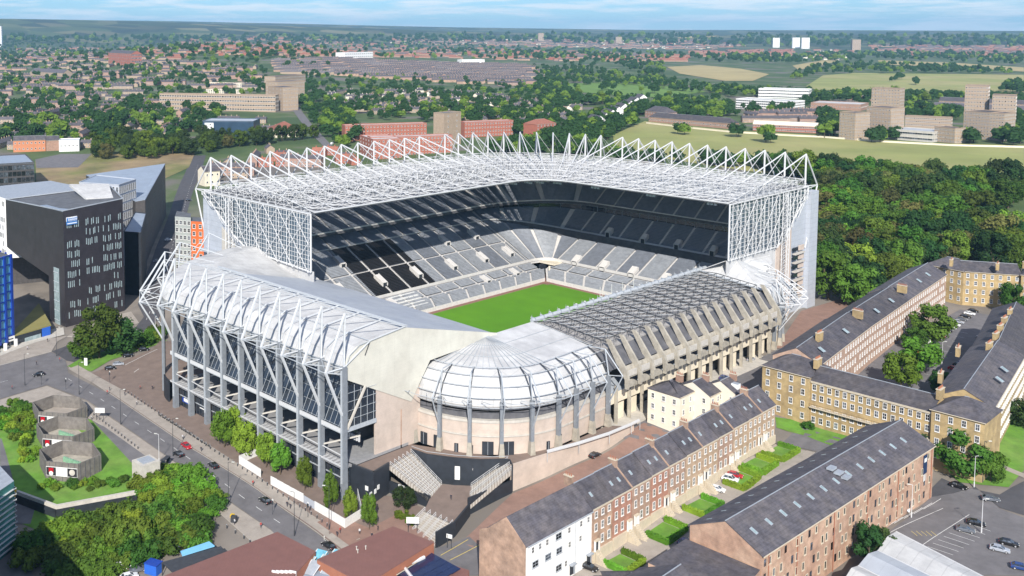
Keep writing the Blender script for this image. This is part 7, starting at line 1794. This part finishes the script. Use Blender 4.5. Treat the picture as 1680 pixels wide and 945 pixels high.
for x, y, l in ((108,640,'traffic light with white head board at the left crossing'),(68,632,'traffic light on the island by the left junction'),(180,628,'traffic light beside the brown forecourt'),(505,850,'traffic signal with white sign near the hoarding'),(447,845,'traffic light on the lower kerb by the junction')):
    g = G(x, y); t = MB(); o = thing('traffic_light', l, 'traffic light', (g.x, g.y, g.z+.2)); t.tube((0,0,0), (0,0,3.2), .07, 'dark_steel'); t.build('post', o); t = MB(); t.box((0,0,3.4), (.4,.35,1.1), 'dark_steel'); t.box((0,.1,4.1), (.6,.06,.5), 'white_paint'); t.build('signal_head', o)
for x, y, l in ((164,690,'white direction sign on two posts beside the vents yard'),(677,875,'dark and white information pillar by the crossing')):
    g = G(x, y); o = thing('street_sign', l, 'sign', (g.x, g.y, g.z+.2), R(45)); t = MB(); t.box((0,0,3.4), (3.4,.12,1.7), 'white_paint'); t.build('board', o); t = MB(); t.tube((-1.2,0,0), (-1.2,0,3), .08, 'dark_steel'); t.tube((1.2,0,0), (1.2,0,3), .08, 'dark_steel'); t.build('post', o)
g = G(737, 900); o = thing('street_sign', 'white street notice on dark posts at the foot of the brown brick gable', 'sign', (g.x, g.y, g.z+.1), R(20)); t = MB(); t.box((0,0,3.2), (1.6,.1,1.1), 'white_paint'); t.build('board', o); t = MB(); t.tube((-.5,0,0), (-.5,0,3.6), .12, 'dark_steel'); t.tube((.6,0,0), (.6,0,3), .08, 'dark_steel'); t.build('post', o)
g = G(141, 600); t = MB(); t.box((g.x,g.y,g.z+1.6), (1.4,.3,3), 'white_paint', R(30)); tag(t.build('totem_sign'), 'small white totem sign on the lawn under the big tree', 'sign')
g = G(272, 765); t = MB(); t.box((g.x,g.y,g.z+2.6), (3.6,1.5,.15), 'dark_steel', R(120)); 
for a in (-1, 1): t.box((g.x-a*.8,g.y+a*1.4,g.z+1.3), (.1,1.3,2.5), 'dark_glass', R(120))
tag(t.build('bus_shelter'), 'dark glazed bus shelter beside the concrete shaft', 'shelter')
# bicycle racks as hoops with bicycles
for k in range(14):
    g = G(262+6.2*k, 690+3.9*k-6); t = MB(); g.z += .25
    for s in (-.5, .5): t.tube((g.x+s, g.y, g.z+.34), (g.x+s+.001, g.y+.05, g.z+.34), .33, 'tyre', 10)
    t.tube((g.x-.5,g.y,g.z+.34), (g.x,g.y,g.z+.8), .03, 'dark_steel'); t.tube((g.x,g.y,g.z+.8), (g.x+.5,g.y,g.z+.34), .03, 'dark_steel'); t.tube((g.x-.1,g.y,g.z+.3), (g.x+.4,g.y,g.z+.95), .03, 'dark_steel'); t.tube((g.x+.35,g.y-.25,g.z+1), (g.x+.35,g.y+.25,g.z+1), .025, 'dark_steel'); t.box((g.x-.15,g.y,g.z+.93), (.26,.14,.06), 'tyre')
    t.tube((g.x-.3,g.y+.4,g.z), (g.x-.3,g.y+.4,g.z+.8), .04, 'grey_steel'); t.tube((g.x+.3,g.y+.4,g.z), (g.x+.3,g.y+.4,g.z+.8), .04, 'grey_steel'); t.tube((g.x-.3,g.y+.4,g.z+.8), (g.x+.3,g.y+.4,g.z+.8), .04, 'grey_steel')
    tag(t.build('bicycle'), 'dark bicycle at a hoop stand between the bollards and the stadium columns', 'bicycle', 'bicycles on the stands before the stadium')
# people: one skinned body in a walking stance, clothes as children
def person_mesh(cloth, legs, phase):
    V_ = [((0,0,.95),.13),((0,0,1.2),.15),((0,0,1.42),.15),((0,0,1.52),.06),((0,0,1.64),.1),((.02,0,1.74),.085),
          ((0,.1,.88),.095),((.12*phase,.1,.48),.07),((.05*phase-.08,.1,.08),.045),((.14+.05*phase-.08,.1,.04),.04),
          ((0,-.1,.88),.095),((-.1*phase,-.1,.48),.07),((-.22*phase,-.1,.09),.045),((-.22*phase+.14,-.1,.04),.04),
          ((0,.21,1.42),.06),((-.06*phase,.26,1.16),.045),((.04,.24,.92),.035),((.06,.24,.84),.04),
          ((0,-.21,1.42),.06),((.08*phase,-.26,1.16),.045),((.2*phase,-.24,.94),.035),((.24*phase,-.24,.88),.04)]
    E_ = [(0,1),(1,2),(2,3),(3,4),(4,5),(0,6),(6,7),(7,8),(8,9),(0,10),(10,11),(11,12),(12,13),(2,14),(14,15),(15,16),(16,17),(2,18),(18,19),(19,20),(20,21)]
    me = bpy.data.meshes.new('b'); me.from_pydata([v for v, _ in V_], E_, []); o = bpy.data.objects.new('b', me); C.objects.link(o); o.modifiers.new('s', 'SKIN'); sv = me.skin_vertices[0].data
    for i, (_, r_) in enumerate(V_): sv[i].radius = (r_, r_)
    sv[0].use_root = True; o.modifiers.new('u', 'SUBSURF').levels = 1; dg = bpy.context.evaluated_depsgraph_get(); dg.update(); ev = bpy.data.meshes.new_from_object(o.evaluated_get(dg)); bpy.data.objects.remove(o)
    ev.materials.clear(); 
    for m_ in ('skin', cloth, legs, 'hair', 'tyre'): ev.materials.append(M[m_])
    for p in ev.polygons: z = p.center.z; y = abs(p.center.y); p.material_index = 3 if z > 1.72 or (z > 1.6 and p.center.x < 0) else (0 if z > 1.5 else (4 if z < .08 else (2 if z < .9 and y < .2 else (0 if z < .95 else 1))))
    return ev
PMS = [person_mesh('cloth_dark','cloth_dark',1), person_mesh('cloth_red','cloth_dark',-1), person_mesh('cloth_pale','cloth_dark',1)]
for i, (x, y, k, l) in enumerate(((471,833,0,'person in dark clothes walking by the hoarding, left of a pair'),(476,836,0,'person in dark clothes walking by the hoarding, right of a pair'),(553,882,0,'person in black walking on the red paving, left of a pair'),(558,876,1,'person in a red top walking on the red paving, right of a pair'),(640,895,0,'person in dark clothes standing near the rust roofed hall'),(385,862,2,'person in a pale top beside the lower kerb'),(60,600,0,'person in dark clothes on the pavement by the pavilion'),(98,594,1,'person in red near the black office block'),(205,650,0,'person in dark clothes beside the forecourt bollards'),(224,665,2,'person in a pale top walking on the forecourt'),(610,885,0,'person in dark clothes crossing the red paving'),(250,640,0,'person in dark clothes by the dark curved wall'),(590,878,2,'person in a pale top by the information pillar'),(740,820,0,'person in dark clothes on the landing of the steps'))):
    g = G(x, y); z = g.z+.27
    if i == 13: q = P(x, y, Lz); g = Vector(q); z = Lz
    o = thing('person', l, 'person', (g.x, g.y, z), rnd.uniform(0, 6.28)); link('body', PMS[k], o)
for i, (x, y, l) in enumerate(((330,742,'person walking past the bicycle stands'),(415,798,'person between the road and the first hoarding'),(300,722,'person by the bollards near the bicycles'),(180,642,'person at the forecourt corner by the junction'),(176,648,'person waiting at the crossing by the forecourt'),(150,690,'person beside the white direction sign'),(340,812,'person on the lower pavement beside the shrubs'),(428,868,'person by the lower kerb near the junction'),(650,888,'person at the red paving before the rust roof'),(620,872,'person standing by the thin street tree'),(20,640,'person on the left island of the junction'),(45,575,'person outside the glazed pavilion'),(78,562,'person beneath the black office block'),(230,640,'person near the curved dark wall'))):
    g = G(x, y); o = thing('person', l, 'person', (g.x, g.y, g.z+.27), rnd.uniform(0, 6.28)); link('body', PMS[i % 3], o)
# planters with yellow bins by the crossing
g = G(384, 858); t = MB(); t.box((g.x,g.y,g.z+1.1), (1.6,1.,1.9), 'dark_steel', .5); t.box((g.x-1.2,g.y+.3,g.z+1.5), (1.,1.,.8), 'paint_yellow', .5); tag(t.build('hire_kiosk'), 'black kiosk with a yellow cover on the lower pavement', 'kiosk')
for k, (x, y) in enumerate(((14,800),(20,815),(12,840))):
    g = G(x, y); t = MB(); t.box((g.x,g.y,g.z+1.2), (2.6,1.5,1.8), 'paint_yellow', .3*k); t.box((g.x+.3,g.y,g.z+2.3), (1.2,1.3,.8), 'window_glass', .3*k); t.tube((g.x-1.3,g.y,g.z+1.6), (g.x-3,g.y,g.z+3), .15, 'paint_yellow'); 
    for s in (-.6, .6): t.box((g.x,g.y+s,g.z+.35), (2.6,.4,.6), 'tyre', .3*k)
    tag(t.build('digger'), ('upper','middle','lower')[k]+' of three yellow machines on the works at the left edge', 'digger')
p = G(1322, 318); t = MB(); t.box((p.x,p.y,p.z+1.5), (9,5,3), 'teal_fence', R(20)); pass; 
tag(t.build('site_cabin'), 'teal site cabin between the stadium corner and the park wood', 'cabin')
# boundary wall of the back lane and the moor
t = MB()
for a, b in zip([(-152.6,262),(-153,290)], [(-153,290),(-158,300)]): t.prism([a, b, (b[0]-.4,b[1]), (a[0]-.4,a[1])], -12, -5, 'old_brick')
tag(t.build('lane_wall'), 'old brick wall dividing the back lane from the cream houses', 'wall')
t = MB(); Q = [G(x, y) for x, y in ((1060,203),(1130,211),(1200,218),(1300,224),(1345,226),(1450,234),(1560,240),(1680,243))]
for a, b in zip(Q[:-1], Q[1:]):
    n = max(1, int((b-a).length/20))
    for k in range(n):
        p, q = a.lerp(b, k/n), a.lerp(b, (k+1)/n); t.slab([(p.x,p.y,T(p.x,p.y)-.5),(q.x,q.y,T(q.x,q.y)-.5),(q.x,q.y,T(q.x,q.y)+2.2),(p.x,p.y,T(p.x,p.y)+2.2)], .4, 'cream_wall')
tag(t.build('moor_wall'), 'long pale stone wall along the far edge of the near moor', 'wall')
flush_windows()
# ================================================================ AIR
hz = MB(); hz.box((-13000, 13000, -50), (90000, 90000, 2), 'white_paint'); hz = MB()
a0 = math.atan2(fwv[1], fwv[0]); nseg = 24; rad = 27500
ringv = [(rad*math.cos(a0-R(180)+2*math.pi*k/nseg), rad*math.sin(a0-R(180)+2*math.pi*k/nseg)) for k in range(nseg)]
hz.prism(ringv, -25, 420, 'white_paint'); ho = hz.build('haze', None, kind='stuff')
hm = bpy.data.materials.new('haze_air'); hm.use_nodes = True; nt_ = hm.node_tree; nt_.nodes.remove(nt_.nodes['Principled BSDF']); pv_ = nt_.nodes.new('ShaderNodeVolumePrincipled'); pv_.inputs['Color'].default_value = (.36,.68,1,1); pv_.inputs['Density'].default_value = .000047; pv_.inputs['Anisotropy'].default_value = 0.
nt_.links.new(pv_.outputs[0], nt_.nodes['Material Output'].inputs['Volume']); ho.data.materials.clear(); ho.data.materials.append(hm)
ho['label'] = 'thin blue air over the whole place'; ho['category'] = 'haze'
for n_o, (root, *_r) in enumerate([]): pass
